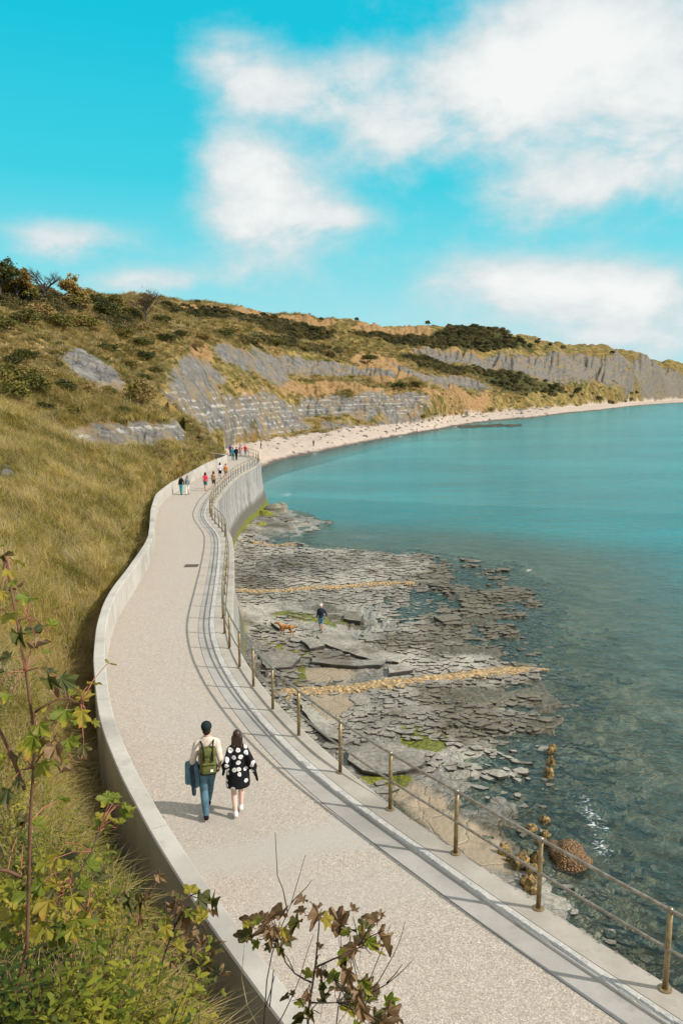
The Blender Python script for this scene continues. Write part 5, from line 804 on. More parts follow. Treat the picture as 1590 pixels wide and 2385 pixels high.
# blocks at the foot of the sea wall
M_block = plain('mossy_block', (.20, .185, .14), .85, .4, 2.5, bump=.5); M_mossb = plain('mossy_green_block', (.17, .17, .02), .9, .4, 4., bump=.5)
BL = [(-8.2, 94.5, 1.5, 1.3, 1.3, 0, 'angular pale block standing in the water at the sea wall foot'), (-8.9, 91.0, 1.2, .9, .8, 1, 'small yellow-green mossy block at the sea wall foot'), (-7.6, 96.8, .9, .8, .9, 0, 'small dark-sided block seaward of the sea wall corner'), (-8.8, 84, .9, 1.6, .55, 1, 'low mossy green block under the curved sea wall')]
for i, (x, y, a, b, c, k, lb) in enumerate(BL):
    o = obj('rock_block', rock_mesh('rock_block', 50 + i, a, b, c, (M_block, M_mossb)[k], .35, .9, 10, 6)); o.location = (x, y, .05); tag(o, lb, 'rock')
# beach boulders and the dark reef off the beach: far too many small stones to count
ps = []; bl = [blob(rg) for _ in range(10)]
for _ in range(260):
    a = rg.uniform(-.17, .26); rf1 = float(np.interp(a, FOOT_AZ, FOOT_R)); rw1 = float(np.interp(a, FOOT_AZ, WATER_R)); t = rg.random() ** 2.2
    r_ = rf1 + (rw1 - rf1) * t + rg.uniform(-1, 1); x, y = math.sin(a) * r_, math.cos(a) * r_; z = float(ground(np.array([x]), np.array([y]))[0]); s = rg.uniform(.15, .5) * r_ / 240 * (2 if rg.random() < .06 else 1)
    M = Matrix.Translation((x, y, z)) @ Matrix.Rotation(rg.random() * 6, 4, 'Z') @ Matrix.Diagonal((s * 1.5, s, s * .8, 1)); v, f = bl[rg.randrange(10)]; ps.append(([M @ p for p in v], f))
V, F = join(ps); tag(obj('beach_rubble', mesh_of('beach_rubble', V, F, plain('beach_rock', (.22, .20, .175), .9, .6, .5))), 'scattered grey stones along the back of the beach', 'stones', kind='stuff')
ps = []
for _ in range(420):
    u = rg.random(); v_ = rg.gauss(0, 1); x, y = 52 + u * 34, 318 + u * 40 + v_ * 5
    x, y = math.sin(.15 + u * .075) * (352 + v_ * 7 + u * 26), math.cos(.15 + u * .075) * (352 + v_ * 7 + u * 26); s = rg.uniform(.3, 1.0)
    M = Matrix.Translation((x, y, -.1)) @ Matrix.Rotation(rg.random() * 6, 4, 'Z') @ Matrix.Diagonal((s * 2, s, s * .55, 1)); v, f = bl[rg.randrange(10)]; ps.append(([M @ p for p in v], f))
V, F = join(ps); tag(obj('reef_rubble', mesh_of('reef_rubble', V, F, plain('reef_rock', (.065, .058, .04), .8, .5, .5))), 'dark weedy reef stones off the point of the beach', 'stones', kind='stuff')

# ---------------- plants ----------------
def leafy(name, ramp, trans=.35, scale=.5, rough=.6, rnd=.35, detail=5):
    """leaf or blade: diffuse plus light coming through; colour wanders over the ground and from plant to plant"""
    g = material(name, rough, .25); P = g.wpos; oi = g.new('ShaderNodeObjectInfo').outputs['Random']; n = g.noise(P, scale, detail, .65)
    f = g.m('ADD', g.m('MULTIPLY', g.m('SUBTRACT', oi, .5), rnd), n); c = g.ramp(f, ramp)
    g.col = c; g.put(g.b.inputs['Base Color'], c)
    if trans:
        t = g.new('ShaderNodeBsdfTranslucent'); g.put(t.inputs[0], c); m_ = g.new('ShaderNodeMixShader'); m_.inputs[0].default_value = trans
        g.l.new(g.b.outputs[0], m_.inputs[1]); g.l.new(t.outputs[0], m_.inputs[2]); g.l.new(m_.outputs[0], g.n['Material Output'].inputs[0])
    return g.mat
M_grass = leafy('meadow_grass', [(.28, (.07, .085, .010)), (.40, (.19, .18, .022)), (.50, (.36, .285, .055)), (.60, (.53, .40, .115)), (.74, (.66, .53, .24))], .42, .34, detail=7)
M_dry = leafy('dry_grass', [(.3, (.22, .17, .07)), (.55, (.40, .31, .15)), (.75, (.52, .43, .25))], .3, .6)
M_weed = leafy('weed_leaves', [(.3, (.035, .06, .008)), (.45, (.125, .15, .012)), (.58, (.25, .245, .022)), (.72, (.40, .33, .05))], .4, .8)
M_stem = plain('brown_stem', (.13, .065, .035), .8, .3, 14.)
M_twig = plain('grey_twig', (.075, .06, .05), .85, .3, 14.)
SRC = []
def source(name, V, F, mats, idx=None):
    me = mesh_of(name, V, F, mats)
    if idx: me.polygons.foreach_set('material_index', idx)
    o = bpy.data.objects.new(name, me); SRC.append(o); return o
def blade(rg, L, w_, lean, az, base, curl=1.0, seg=4):
    d_ = Vector((math.cos(az), math.sin(az), 0)); s_v = Vector((-d_.y, d_.x, 0)); V = []; F = []
    for i in range(seg + 1):
        t = i / seg; a = lean * (t ** curl); p = Vector(base) + d_ * (L * t * math.sin(a)) + Vector((0, 0, L * t * math.cos(a))); ww = w_ * (1 - t) ** .7
        if i < seg: V += [p - s_v * ww, p + s_v * ww]
        else: V.append(p)
    for i in range(seg - 1): F.append((2 * i, 2 * i + 1, 2 * i + 3, 2 * i + 2))
    F.append((2 * seg - 2, 2 * seg - 1, 2 * seg)); return V, F
def tuft(seed, n, h, spread, lean, w_, heads=0, wind=0.):
    rg = random.Random(seed); ps = []
    for i in range(n):
        a = rg.random() * 6.283; r_ = spread * math.sqrt(rg.random()); ln = lean * rg.uniform(.3, 1.2)
        aa = a + rg.gauss(0, .6) if rg.random() > wind else rg.gauss(3.4, .5)
        ps.append(blade(rg, h * rg.uniform(.55, 1.1), w_ * rg.uniform(.7, 1.3), ln, aa, (math.cos(a) * r_, math.sin(a) * r_, -.03), rg.uniform(.8, 1.6), 3))
    return join(ps)
def gn_scatter(name, pts, rots, scls, sources, seed, label, cat):
    """one object: copies of the sources on the given points"""
    me = bpy.data.meshes.new(name); me.vertices.add(len(pts)); me.vertices.foreach_set('co', np.asarray(pts, np.float32).ravel()); me.update()
    a = me.attributes.new('rot', 'FLOAT_VECTOR', 'POINT'); a.data.foreach_set('vector', np.asarray(rots, np.float32).ravel())
    a = me.attributes.new('scl', 'FLOAT_VECTOR', 'POINT'); a.data.foreach_set('vector', np.asarray(scls, np.float32).ravel())
    cl = bpy.data.collections.new(name + '_source')
    for s in sources: cl.objects.link(s)
    t = bpy.data.node_groups.new(name, 'GeometryNodeTree'); t.interface.new_socket('Geometry', in_out='INPUT', socket_type='NodeSocketGeometry'); t.interface.new_socket('Geometry', in_out='OUTPUT', socket_type='NodeSocketGeometry')
    N_ = t.nodes; gi = N_.new('NodeGroupInput'); go = N_.new('NodeGroupOutput'); ip = N_.new('GeometryNodeInstanceOnPoints'); ci = N_.new('GeometryNodeCollectionInfo')
    ci.inputs[0].default_value = cl; ci.inputs['Separate Children'].default_value = True; ci.inputs['Reset Children'].default_value = True
    ra = N_.new('GeometryNodeInputNamedAttribute'); ra.data_type = 'FLOAT_VECTOR'; ra.inputs[0].default_value = 'rot'
    sa = N_.new('GeometryNodeInputNamedAttribute'); sa.data_type = 'FLOAT_VECTOR'; sa.inputs[0].default_value = 'scl'
    rv = N_.new('FunctionNodeRandomValue'); rv.data_type = 'INT'; rv.inputs[4].default_value = 0; rv.inputs[5].default_value = len(sources) - 1; rv.inputs['Seed'].default_value = seed
    e2r = N_.new('FunctionNodeEulerToRotation'); l = t.links
    l.new(gi.outputs[0], ip.inputs['Points']); l.new(ci.outputs[0], ip.inputs['Instance']); ip.inputs['Pick Instance'].default_value = True
    l.new(rv.outputs[2], ip.inputs['Instance Index']); l.new(ra.outputs[0], e2r.inputs[0]); l.new(e2r.outputs[0], ip.inputs['Rotation']); l.new(sa.outputs[0], ip.inputs['Scale']); l.new(ip.outputs[0], go.inputs[0])
    o = obj(name, me); md = o.modifiers.new('scatter', 'NODES'); md.node_group = t
    return tag(o, label, cat, kind='stuff')
def land_points(n, a0, a1, r0, r1, seed, gap=.4, mask=None):
    q = np.random.default_rng(seed); a = q.uniform(a0, a1, n); r_ = np.exp(q.uniform(math.log(r0), math.log(r1), n)); x, y = np.sin(a) * r_, np.cos(a) * r_
    ok = ~in_poly(x, y, SEAWARD)
    x, y, r_ = x[ok], y[ok], r_[ok]; wd1, _ = sdist(x, y, WALL); ok = wd1 > gap; x, y, r_ = x[ok], y[ok], r_[ok]
    i = np.clip(np.searchsorted(A_, np.arctan2(x, y)), 0, NA - 1); j = np.clip(np.searchsorted(R_, r_), 0, NR - 1)
    keep = (m_sh[i, j] < .3) & (m_be[i, j] < .5) & (m_oc[i, j] < .6) & ((m_dk[i, j] < .5) | (r_ < 60))
    x, y, r_ = x[keep], y[keep], r_[keep]; return x, y, ground(x, y), r_, q
# tall grass over the slope
T1 = [source('grass_tuft', *tuft(i, 26, .62, .22, 1.1, .0055, wind=.5), M_grass) for i in range(5)] + [source('dry_tuft', *tuft(20 + i, 22, .75, .20, .9, .004, wind=.5), M_dry) for i in range(2)]
x, y, z, r_, q = land_points(70000, -.58, .06, 3.6, 95, 1, .95)
n = len(x); sc = (.72 + .0105 * r_) * q.uniform(.65, 1.25, n) * (.75 + .5 * vnoise(x / 2.5, y / 2.5, 33)) * np.clip((sdist(x, y, WALL)[0] + .15) / 1.3, .35, 1)
gn_scatter('slope_grass', np.stack([x, y, z], 1), np.stack([q.normal(0, .12, n), q.normal(0, .12, n), q.normal(0, .7, n)], 1), np.stack([sc * (1 + r_ * .012), sc * (1 + r_ * .012), sc], 1), T1, 3, 'long golden olive grass covering the slope above the promenade', 'grass')
# coarse grass and low scrub on the slopes further off
M_hill = leafy('hill_grass', [(.28, (.075, .075, .016)), (.40, (.165, .14, .034)), (.50, (.29, .22, .065)), (.60, (.42, .31, .115)), (.74, (.54, .42, .20))], .36, .14, detail=7)
T2 = [source('far_tuft', *tuft(60 + i, 30, 1.0, .55, 1.1, .035, wind=.3), M_hill) for i in range(3)] + [source('far_dry_tuft', *tuft(70, 26, 1.0, .5, 1.0, .03), M_dry)]
x, y, z, r_, q = land_points(40000, -.56, .3, 75, 620, 2, .8)
n = len(x); sc = (.4 + .0042 * r_) * q.uniform(.6, 1.3, n)
gn_scatter('hillside_grass', np.stack([x, y, z], 1), np.stack([q.normal(0, .1, n), q.normal(0, .1, n), q.uniform(0, 6.28, n)], 1), np.stack([sc * 1.25, sc * 1.25, sc * .8], 1), T2, 4, 'rough dry grass over the higher hillside', 'grass')
# leafy weeds in the foreground
def weed(seed, h=.62, nl=34, ll=.085, lw=.0095):
    rg = random.Random(seed); ps = []; idx = []
    v, f = tube([(0, 0, -.05), (.02, 0, h * .5), (.05 * rg.uniform(-1, 1), .05, h)], [.004, .003, .0015], 3); ps.append((v, f)); idx += [1] * len(f)
    for i in range(nl):
        t = .12 + .88 * (i + rg.random()) / nl; a = i * 2.4 + rg.uniform(-.3, .3); L = ll * rg.uniform(.7, 1.2) * (1.1 - .4 * t); up = rg.uniform(.1, .9)
        d_ = Vector((math.cos(a) * math.cos(up), math.sin(a) * math.cos(up), math.sin(up))); s_v = d_.cross(Vector((0, 0, 1))).normalized() * lw * rg.uniform(.8, 1.2); b = Vector((.02 * t, .03 * t, h * t)); nn = s_v.cross(d_).normalized() * (-.004)
        V = [b, b + d_ * L * .4 + s_v, b + d_ * L * .4 - s_v, b + d_ * L * .75 + s_v * .75 - Vector((0, 0, L * .1)), b + d_ * L * .75 - s_v * .75 - Vector((0, 0, L * .1)), b + d_ * L - Vector((0, 0, L * .25))]
        F = [(0, 2, 1), (1, 2, 4, 3), (3, 4, 5)]; ps.append((V, F)); idx += [0] * 3
    V, F = join(ps); return V, F, idx
T3 = []
for i in range(5):
    V, F, ix = weed(100 + i, .5 + .08 * i); T3.append(source('weed', V, F, [M_weed, M_stem], ix))
x, y, z, r_, q = land_points(9500, -.62, .15, 3.3, 15.5, 3, .75)
pk = q.random(len(x)) < np.clip(1.15 - r_ / 14 + .5 * fbm(x / 1.5, y / 1.5, 3, 44), .05, 1) * sstep(.5, 1.4, sdist(x, y, WALL)[0]); x, y, z, r_ = x[pk], y[pk], z[pk], r_[pk]
n = len(x); sc = q.uniform(.6, 1.25, n)
gn_scatter('weed_undergrowth', np.stack([x, y, z], 1), np.stack([q.normal(0, .22, n), q.normal(0, .22, n), q.uniform(0, 6.28, n)], 1), np.stack([sc, sc, sc], 1), T3, 5, 'leafy green weeds crowding the near slope', 'weeds')
# pale straw along the foot of the wall
T4 = [source('straw', *tuft(140 + i, 16, .8, .12, 1.3, .0035, wind=.1), M_dry) for i in range(3)]
x, y, z, r_, q = land_points(30000, -.5, .3, 3.5, 26, 6, .3); wd1, _ = sdist(x, y, WALL); pk = (wd1 < 1.1) & (q.random(len(x)) < .6 * sstep(-.35, .4, fbm(x / .8, y / .8, 3, 45))); x, y, z, r_ = x[pk], y[pk], z[pk], r_[pk]
n = len(x); sc = q.uniform(.5, 1.15, n)
gn_scatter('straw_grass', np.stack([x, y, z], 1), np.stack([q.normal(0, .25, n), q.normal(0, .25, n), q.uniform(0, 6.28, n)], 1), np.stack([sc, sc, sc], 1), T4, 6, 'bleached straw along the landward foot of the low wall', 'grass')

# ---- shrubs and trees on the hillside ----
def crown(seed, n, leaf, lump=.35, flat=1.0, gap=.0):
    rg = np.random.default_rng(seed); d_ = rg.normal(size=(n * 2, 3)); d_ /= np.linalg.norm(d_, axis=1)[:, None]; d_[:, 2] = np.where(d_[:, 2] < -.35, -d_[:, 2], d_[:, 2])
    k = .78 + lump * fbm(d_[:, 0] * 2.2 + seed + d_[:, 2], d_[:, 1] * 2.2 - d_[:, 2] * 1.7, 3, seed); rad = k * (1 - .45 * rg.random(n * 2) ** 1.6)
    if gap: kp_ = fbm(d_[:, 0] * 3.5 + d_[:, 2] * 2, d_[:, 1] * 3.5 + 9, 3, seed + 2) > gap - .5; d_, rad = d_[kp_], rad[kp_]
    d_, rad = d_[:n], rad[:n]; n = len(d_)
    c = d_ * rad[:, None] * (1, 1, flat); c[:, 2] += .62 * flat
    u = rg.normal(size=(n, 3)); u /= np.linalg.norm(u, axis=1)[:, None]; v = np.cross(u, d_ + .6 * rg.normal(size=(n, 3))); v /= np.maximum(np.linalg.norm(v, axis=1)[:, None], 1e-6); s = leaf * rg.uniform(.6, 1.3, n)[:, None]
    V = np.stack([c - u * s, c - v * s * .6, c + u * s, c + v * s * .6], 1).reshape(-1, 3); return V, np.arange(4 * n).reshape(-1, 4)
SHR = [(.30, (.055, .06, .012)), (.45, (.12, .115, .022)), (.56, (.195, .16, .036)), (.66, (.26, .18, .06)), (.8, (.34, .25, .09))]
M_shrub = leafy('shrub_leaves', SHR, .2, .25, rnd=.5)
M_dkshrub = leafy('dark_scrub_leaves', [(.3, (.04, .042, .012)), (.48, (.085, .078, .022)), (.62, (.135, .108, .034)), (.8, (.20, .145, .05))], .2, .12, rnd=.45)
M_autumn = leafy('autumn_leaves', [(.3, (.10, .065, .015)), (.48, (.22, .14, .03)), (.6, (.30, .20, .05)), (.75, (.36, .27, .09))], .25, .5)
CR = [fast_mesh('crown', *crown(200 + i, 1500, .075, .38, .85), M_shrub, False) for i in range(5)]
def stems_mesh(seed, mat):
    rg = random.Random(seed); ps = []
    for i in range(6):
        a = rg.random() * 6.28; ps.append(tube([(0, 0, -.15), (math.cos(a) * .2, math.sin(a) * .2, .3), (math.cos(a) * .5, math.sin(a) * .5, .8)], [.035, .025, .01], 4))
    return mesh_of('stems', *join(ps), mat)
STM = stems_mesh(1, M_twig)
zoned = {}
for i, (x, y, z, w_, h) in enumerate(SHRUBS):
    root = empty('shrub', (x, y, float(ground(np.array([x]), np.array([y]))[0]) - .1)); root.rotation_euler = (0, 0, i * 1.7)
    c = obj('crown', CR[i % 5], root); c.scale = (w_ / 2, w_ / 2 * .9, h / 1.6); s = obj('stems', STM, root); s.scale = (w_ / 3, w_ / 3, h / 2)
    zone_ = 'on the grassy bench' if i < 14 else ('on the upper slope near the skyline trees' if z > 24 and math.hypot(x, y) < 215 else ('on the middle slope among dry grass' if math.hypot(x, y) < 215 else 'on the terrace above the strata cliff'))
    if i == 0: tag(root, 'large rounded dark olive bush above the grey shale band', 'shrub')
    else: zoned.setdefault(zone_, []).append(root)
for zone_, L in zoned.items():
    for n, root in enumerate(sorted(L, key=lambda o: o.location.x / o.location.y)): tag(root, 'rounded olive-brown bush %s, %s from the left' % (zone_, ORD[n]), 'shrub', 'bushes ' + zone_)
# belts of dark scrub: too many and too far to count
def belt(name, n, polys, s0, s1, mat, seed, label, top=1.):
    q = np.random.default_rng(seed); pts = []; per_ = n // len(polys) + 1
    for p in polys:
        p = np.asarray(p); r0, r1 = np.hypot(p[:, 0], p[:, 1]).min(), np.hypot(p[:, 0], p[:, 1]).max(); az0, az1 = np.arctan2(p[:, 0], p[:, 1]).min(), np.arctan2(p[:, 0], p[:, 1]).max()
        a = q.uniform(az0, az1, per_ * 4); r_ = np.exp(q.uniform(math.log(r0), math.log(r1), per_ * 4)); x, y = np.sin(a) * r_, np.cos(a) * r_; k = in_poly(x * (1 + .01 * fbm(a * 60, r_ / 20, 2, 3)), y, p); pts.append(np.c_[x[k], y[k]][:per_])
    P_ = np.concatenate(pts); x, y = P_[:, 0], P_[:, 1]; r_ = np.hypot(x, y); z = ground(x, y); n = len(x); s = q.uniform(s0, s1, n) * (.35 + r_ * .0028)
    src = []
    for i in range(3): o = bpy.data.objects.new('scrub', fast_mesh('scrub', *crown(300 + seed * 5 + i, 420, .13, .4, .8), mat, False)); src.append(o)
    gn_scatter(name, np.stack([x, y, z - .2 * s], 1), np.stack([q.normal(0, .1, n), q.normal(0, .1, n), q.uniform(0, 6.28, n)], 1), np.stack([s * 1.2, s * 1.2, s * top], 1), src, seed, label, 'scrub')
belt('scrub_undergrowth', 4200, DARK, .6, 1.5, M_dkshrub, 1, 'dark belts of scrub along the hilltop and under the far cliff')
x, y, z, r_, q = land_points(5200, -.55, .36, 75, 1100, 9, 2.); pk = fbm(x / (r_ * .09), y / (r_ * .09), 4, 77) > .16; x, y, z, r_ = x[pk], y[pk], z[pk], r_[pk]; n = len(x); s = q.uniform(.4, 1.1, n) * (.3 + r_ * .0026)
src = [bpy.data.objects.new('brush', fast_mesh('brush', *crown(340 + i, 380, .14, .4, .6), M_shrub, False)) for i in range(3)]
gn_scatter('brush_undergrowth', np.stack([x, y, z - .15 * s], 1), np.stack([q.normal(0, .1, n), q.normal(0, .1, n), q.uniform(0, 6.28, n)], 1), np.stack([s * 1.3, s * 1.3, s * .7], 1), src, 12, 'patchy brown and olive brush scattered over the hillside', 'scrub')

def branches(seed, h, spread, levels=4, r0=.16, kids=4):
    rg = random.Random(seed); ps = []; tips = []
    def grow(p, d_, L, r_, lv):
        q1 = p + d_ * L * .5 + Vector((rg.uniform(-1, 1), rg.uniform(-1, 1), rg.uniform(-.3, .6))) * L * .06; e = p + d_ * L + Vector((0, 0, L * .05))
        ps.append(tube([p, q1, e], [r_, r_ * .8, r_ * .55], 5 if lv < 2 else 3, False))
        if lv >= levels: tips.append(e); return
        for k in range(kids if lv else kids + 2):
            t = rg.uniform(.45, 1.); b = p + (e - p) * t; a = rg.random() * 6.283; o = Vector((math.cos(a), math.sin(a), rg.uniform(-.15, .55))); nd = (d_ * rg.uniform(.5, .9) + o * spread).normalized(); grow(b, nd, L * rg.uniform(.55, .8), max(r_ * .5, .012), lv + 1)
    grow(Vector((0, 0, -.3)), Vector((.03, 0, 1)).normalized(), h * .36, r0, 0); return join(ps), tips
def tree(name, loc, h, spread, seed, label, leaves=None, nleaf=0, leaf=.3, levels=4, r0=.2, ztop=None):
    x, y = loc[0], loc[1]; root = empty(name, (x, y, float(ground(np.array([x]), np.array([y]))[0]))); (V, F), tips = branches(seed, h, spread, levels, r0)
    zmax = max(v.z for v in V); k = h / zmax; V = [v * k for v in V]; tips = [t * k for t in tips]
    obj('trunk', mesh_of('trunk', V, F, M_twig), root)
    if nleaf:
        rg = np.random.default_rng(seed); T = np.array([tuple(t) for t in tips]); c = T[rg.integers(0, len(T), nleaf)] + rg.normal(0, h * .045, (nleaf, 3)); c[:, 2] = np.maximum(c[:, 2], h * .12)
        u = rg.normal(size=(nleaf, 3)); u /= np.linalg.norm(u, axis=1)[:, None]; v = np.cross(u, rg.normal(size=(nleaf, 3))); v /= np.linalg.norm(v, axis=1)[:, None]; s = leaf * rg.uniform(.6, 1.3, nleaf)[:, None]
        obj('crown', fast_mesh('crown', np.stack([c - u * s, c - v * s * .6, c + u * s, c + v * s * .6], 1).reshape(-1, 3), np.arange(4 * nleaf).reshape(-1, 4), leaves, False), root)
    return tag(root, label, 'tree')
tree('bare_tree', TREES[0], 6.6, .85, 3, 'bare dark tree with spreading fan of branches on the left skyline', None, 0, levels=4, r0=.22)
tree('autumn_tree', TREES[1], 6.2, 1.0, 5, 'golden brown leafy tree beside the bare skyline tree', M_autumn, 5200, .20, 3, .22)
tree('autumn_tree', TREES[2], 5.2, 1.1, 7, 'olive yellow leafy tree near the left edge of the skyline', M_autumn, 4600, .20, 3, .2)
tree('leafy_tree', TREES[3], 6.5, .9, 9, 'dark green tree cut off by the left edge of the photo', M_shrub, 4600, .20, 3, .2)
tree('bare_tree', TREES[4], 8.6, .8, 11, 'lone upright brown tree standing on the middle of the hillside', leafy('sparse_brown_leaves', [(.3, (.07, .045, .02)), (.6, (.15, .09, .035))], .2), 1500, .14, 4, .26)
SKC = [fast_mesh('crown', *crown(400 + i, 700, .12, .5, .9, .35), M_dkshrub, False) for i in range(3)]
sky_rank = {k: n for n, k in enumerate(sorted(range(len(SKY_TREES)), key=lambda k: SKY_TREES[k][0] / SKY_TREES[k][1]))}
for i, p in enumerate(SKY_TREES):
    d0 = math.hypot(p[0], p[1]); h = d0 * .0062 * (1 + .4 * ((i * 7) % 5) / 5)
    root = empty('skyline_tree', (p[0], p[1], float(ground(np.array([p[0]]), np.array([p[1]]))[0]))); c = obj('crown', SKC[i % 3], root); c.location = (0, 0, h * .12); c.scale = (h * .55, h * .55, h * .5); obj('trunk', mesh_of('trunk', *tube([(0, 0, -.3), (.03 * h, 0, h * .3), (0, 0, h * .6)], [h * .05, h * .035, h * .015], 5), M_twig), root)
    tag(root, 'small dark tree breaking the distant hilltop skyline, %s from the left' % ORD[sky_rank[i]], 'tree', 'small trees along the far skyline')

# ---- sycamore saplings close by ----
def maple(seed, curl=.25, wither=0.):
    rg = random.Random(seed); pts = []
    lob = [(0, 1.), (52, .92), (-52, .92), (112, .58), (-112, .58)]
    for a, L in sorted(lob): pts += [(a - 18, L * .72), (a - 11, L * .86), (a - 5, L * .89), (a, L), (a + 5, L * .89), (a + 11, L * .86), (a + 18, L * .72), (a + 27, L * (.62 if abs(a) < 100 else .5) if a < 100 else .2)]
    V = [Vector((0, -.0, 0))]
    for a, L in pts:
        t = R(a); L *= rg.uniform(.93, 1.07); x, y = math.sin(t) * L * .52, math.cos(t) * L * .52 + .16; r2_ = x * x + y * y
        z = -curl * r2_ * 1.1 + .05 * math.sin(a / 9.) * (1 + 4 * wither) + abs(x) * (.15 + wither * 1.1) - wither * .8 * max(0, y) ** 2
        V.append(Vector((x * (1 - wither * .45), y, z)))
    V[0] = Vector((0, .10, -.02)); n = len(V) - 1
    F = [(0, 1 + i, 1 + (i + 1) % n) for i in range(n)]
    # petiole
    v, f = tube([(0, .10, -.025), (0, -.15, -.03), (0, -.42, -.10)], [.011, .010, .010], 3, False); o_ = len(V); F2_ = [tuple(i + o_ for i in q) for q in f]
    return V + v, F + F2_, [0] * len(F) + [1] * len(F2_)
def leafmat(name, c1, c2, edge, trans):
    g = material(name, .55, .35); P = g.pos; n = g.noise(P, 3.5, 5, .65); oi = g.new('ShaderNodeObjectInfo').outputs['Random']; rad = g.vm('LENGTH', P)
    c = g.mix(g.ss(n, .35, .68), c1, c2); c = g.mix(g.m('MULTIPLY', oi, .35), c, edge); c = g.mix(g.ss(g.m('ADD', rad, g.m('MULTIPLY', g.m('SUBTRACT', n, .5), .8)), .48, .72), c, edge)
    g.put(g.b.inputs['Base Color'], c); t = g.new('ShaderNodeBsdfTranslucent'); g.put(t.inputs[0], c); m_ = g.new('ShaderNodeMixShader'); m_.inputs[0].default_value = trans
    g.l.new(g.b.outputs[0], m_.inputs[1]); g.l.new(t.outputs[0], m_.inputs[2]); g.l.new(m_.outputs[0], g.n['Material Output'].inputs[0]); return g.mat
M_lg = leafmat('sycamore_green', (.11, .155, .014), (.20, .235, .022), (.34, .27, .025), .42); M_ly = leafmat('sycamore_yellow', (.24, .24, .02), (.40, .34, .035), (.36, .18, .035), .42); M_lb = leafmat('sycamore_brown', (.20, .125, .06), (.34, .22, .11), (.08, .038, .022), .3); M_ld = leafmat('sycamore_dark', (.05, .065, .012), (.095, .105, .018), (.15, .075, .025), .25)
M_pet = plain('leaf_stalk', (.26, .10, .06), .7, .3)
def leaf_mesh(seed, mat, curl, wither):
    V, F, ix = maple(seed, curl, wither); me = mesh_of('leaf', V, F, [mat, M_pet]); me.polygons.foreach_set('material_index', ix); return me
LG = [leaf_mesh(i, m_, .25 + .1 * i, .05) for i, m_ in enumerate((M_lg, M_lg, M_ly, M_lg, M_ly, M_ld))]
LB = [leaf_mesh(20 + i, m_, .5, .35 + .15 * (i % 4)) for i, m_ in enumerate((M_lb, M_lb, M_lb, M_ld, M_lg, M_lb, M_ld))]
SLAB = {'A': 'tall green-leaved sycamore sapling with brown stem at the left edge', 'B': 'low leafy yellow-green sycamore sapling filling the bottom left corner', 'C': 'thin upright reddish stem with few withered leaves beside the low wall', 'D': 'dark-stemmed green sycamore sapling leaning towards the low wall', 'E': 'withered brown-leaved sapling rising in front of the promenade'}
M_dkstem = plain('dark_stem', (.035, .026, .022), .8, .3, 14.)
for key, (stems, leaves) in SAPLINGS.items():
    rg = random.Random(ord(key)); b = stems[0][0][0]; root = tag(empty('sycamore_sapling', b), SLAB[key], 'sapling'); inv_ = Matrix.Translation(-Vector(b)); pts = []
    gz0 = float(ground(np.array([b[0]]), np.array([b[1]]))[0])
    for si, (ln, ra, rb) in enumerate(stems):
        ln = [Vector(p) for p in ln]
        if si == 0: ln = [Vector((b[0] + .02, b[1] - .03, min(gz0, b[2]) - .1))] + ln
        C = [Vector(p) for p in resample(np.array([tuple(p) for p in ln]), .05)]; rad = [ra + (rb - ra) * i / (len(C) - 1) for i in range(len(C))]; pts += C[len(C) // 4 if si == 0 else 0:]
        o = obj('stem' if si == 0 else 'branch', mesh_of('stem', *tube(C, rad, 6), M_stem if key in 'AC' else (M_dkstem if key in 'DE' else M_twig), True), root); o.matrix_parent_inverse = inv_
    kk = 1.15
    more = []
    for x, y, z, s in leaves:
        more.append((x, y, z, s))
        for _ in range(1 if key != 'C' else 0): more.append((x + rg.gauss(0, .05), y + rg.gauss(0, .08), z + rg.gauss(0, .05), s * rg.uniform(.55, .85)))
    leaves = more
    for i, (x, y, z, s) in enumerate(leaves):
        p = Vector((x, y, z)); near_ = min(pts, key=lambda t: (t - p).length); d_ = (p - near_); d_ = d_.normalized() if d_.length > .01 else Vector((rg.uniform(-1, 1), rg.uniform(-1, 1), 0)).normalized()
        ms = LB if (key in 'E' and rg.random() < .85) or (key in 'C') or (key == 'D' and rg.random() < .25) or (key == 'A' and rg.random() < .22) else LG
        nrm = Vector((rg.uniform(-.5, .7), rg.uniform(-.9, .2), 1.)).normalized(); yv = (d_ - nrm * d_.dot(nrm)); yv = yv.normalized() if yv.length > .05 else nrm.orthogonal(); xv = yv.cross(nrm)
        Mx = Matrix((xv, yv, nrm)).transposed().to_4x4(); Mx.translation = p - yv * s * .25
        o = obj('leaf', ms[rg.randrange(len(ms))], root); o.matrix_parent_inverse = inv_; o.matrix_basis = Mx @ Matrix.Diagonal((s * kk, s * kk, s * kk, 1))
        # twig from the branch to the leaf stalk
        if (near_ - p).length > s * .9:
            e = p - yv * s * .6; t_ = obj('branch', mesh_of('twig', *tube([near_, near_ + (e - near_) * .5 + Vector((0, 0, .02)), e], [.0035, .003, .002], 4, False), M_pet if key in 'AB' else M_dkstem), root); t_.matrix_parent_inverse = inv_
TL = ['dry stalk forked near its tip in front of the promenade', 'slender curved dry twig with the highest tip over the walk', 'short dry side twig bending to the right over the walk', 'tiny straight dry twig among the forked stalks', 'long dark dry stalk right of the withered sapling', 'dark dry stalk with the furthest right upright tip', 'low dry twig slanting far right over the promenade', 'pale bent stalk left of the withered sapling', 'thin dark stalk below the left withered leaves', 'thin dark stalk crossing under the left withered leaves', 'fine slanting stalk behind the withered sapling', 'upright dry stalk under the right withered leaves', 'tiny twig between the two right dry stalks', 'pale dry grass stalk against the shaded wall', 'pale dry stem lying across the shaded wall foot']
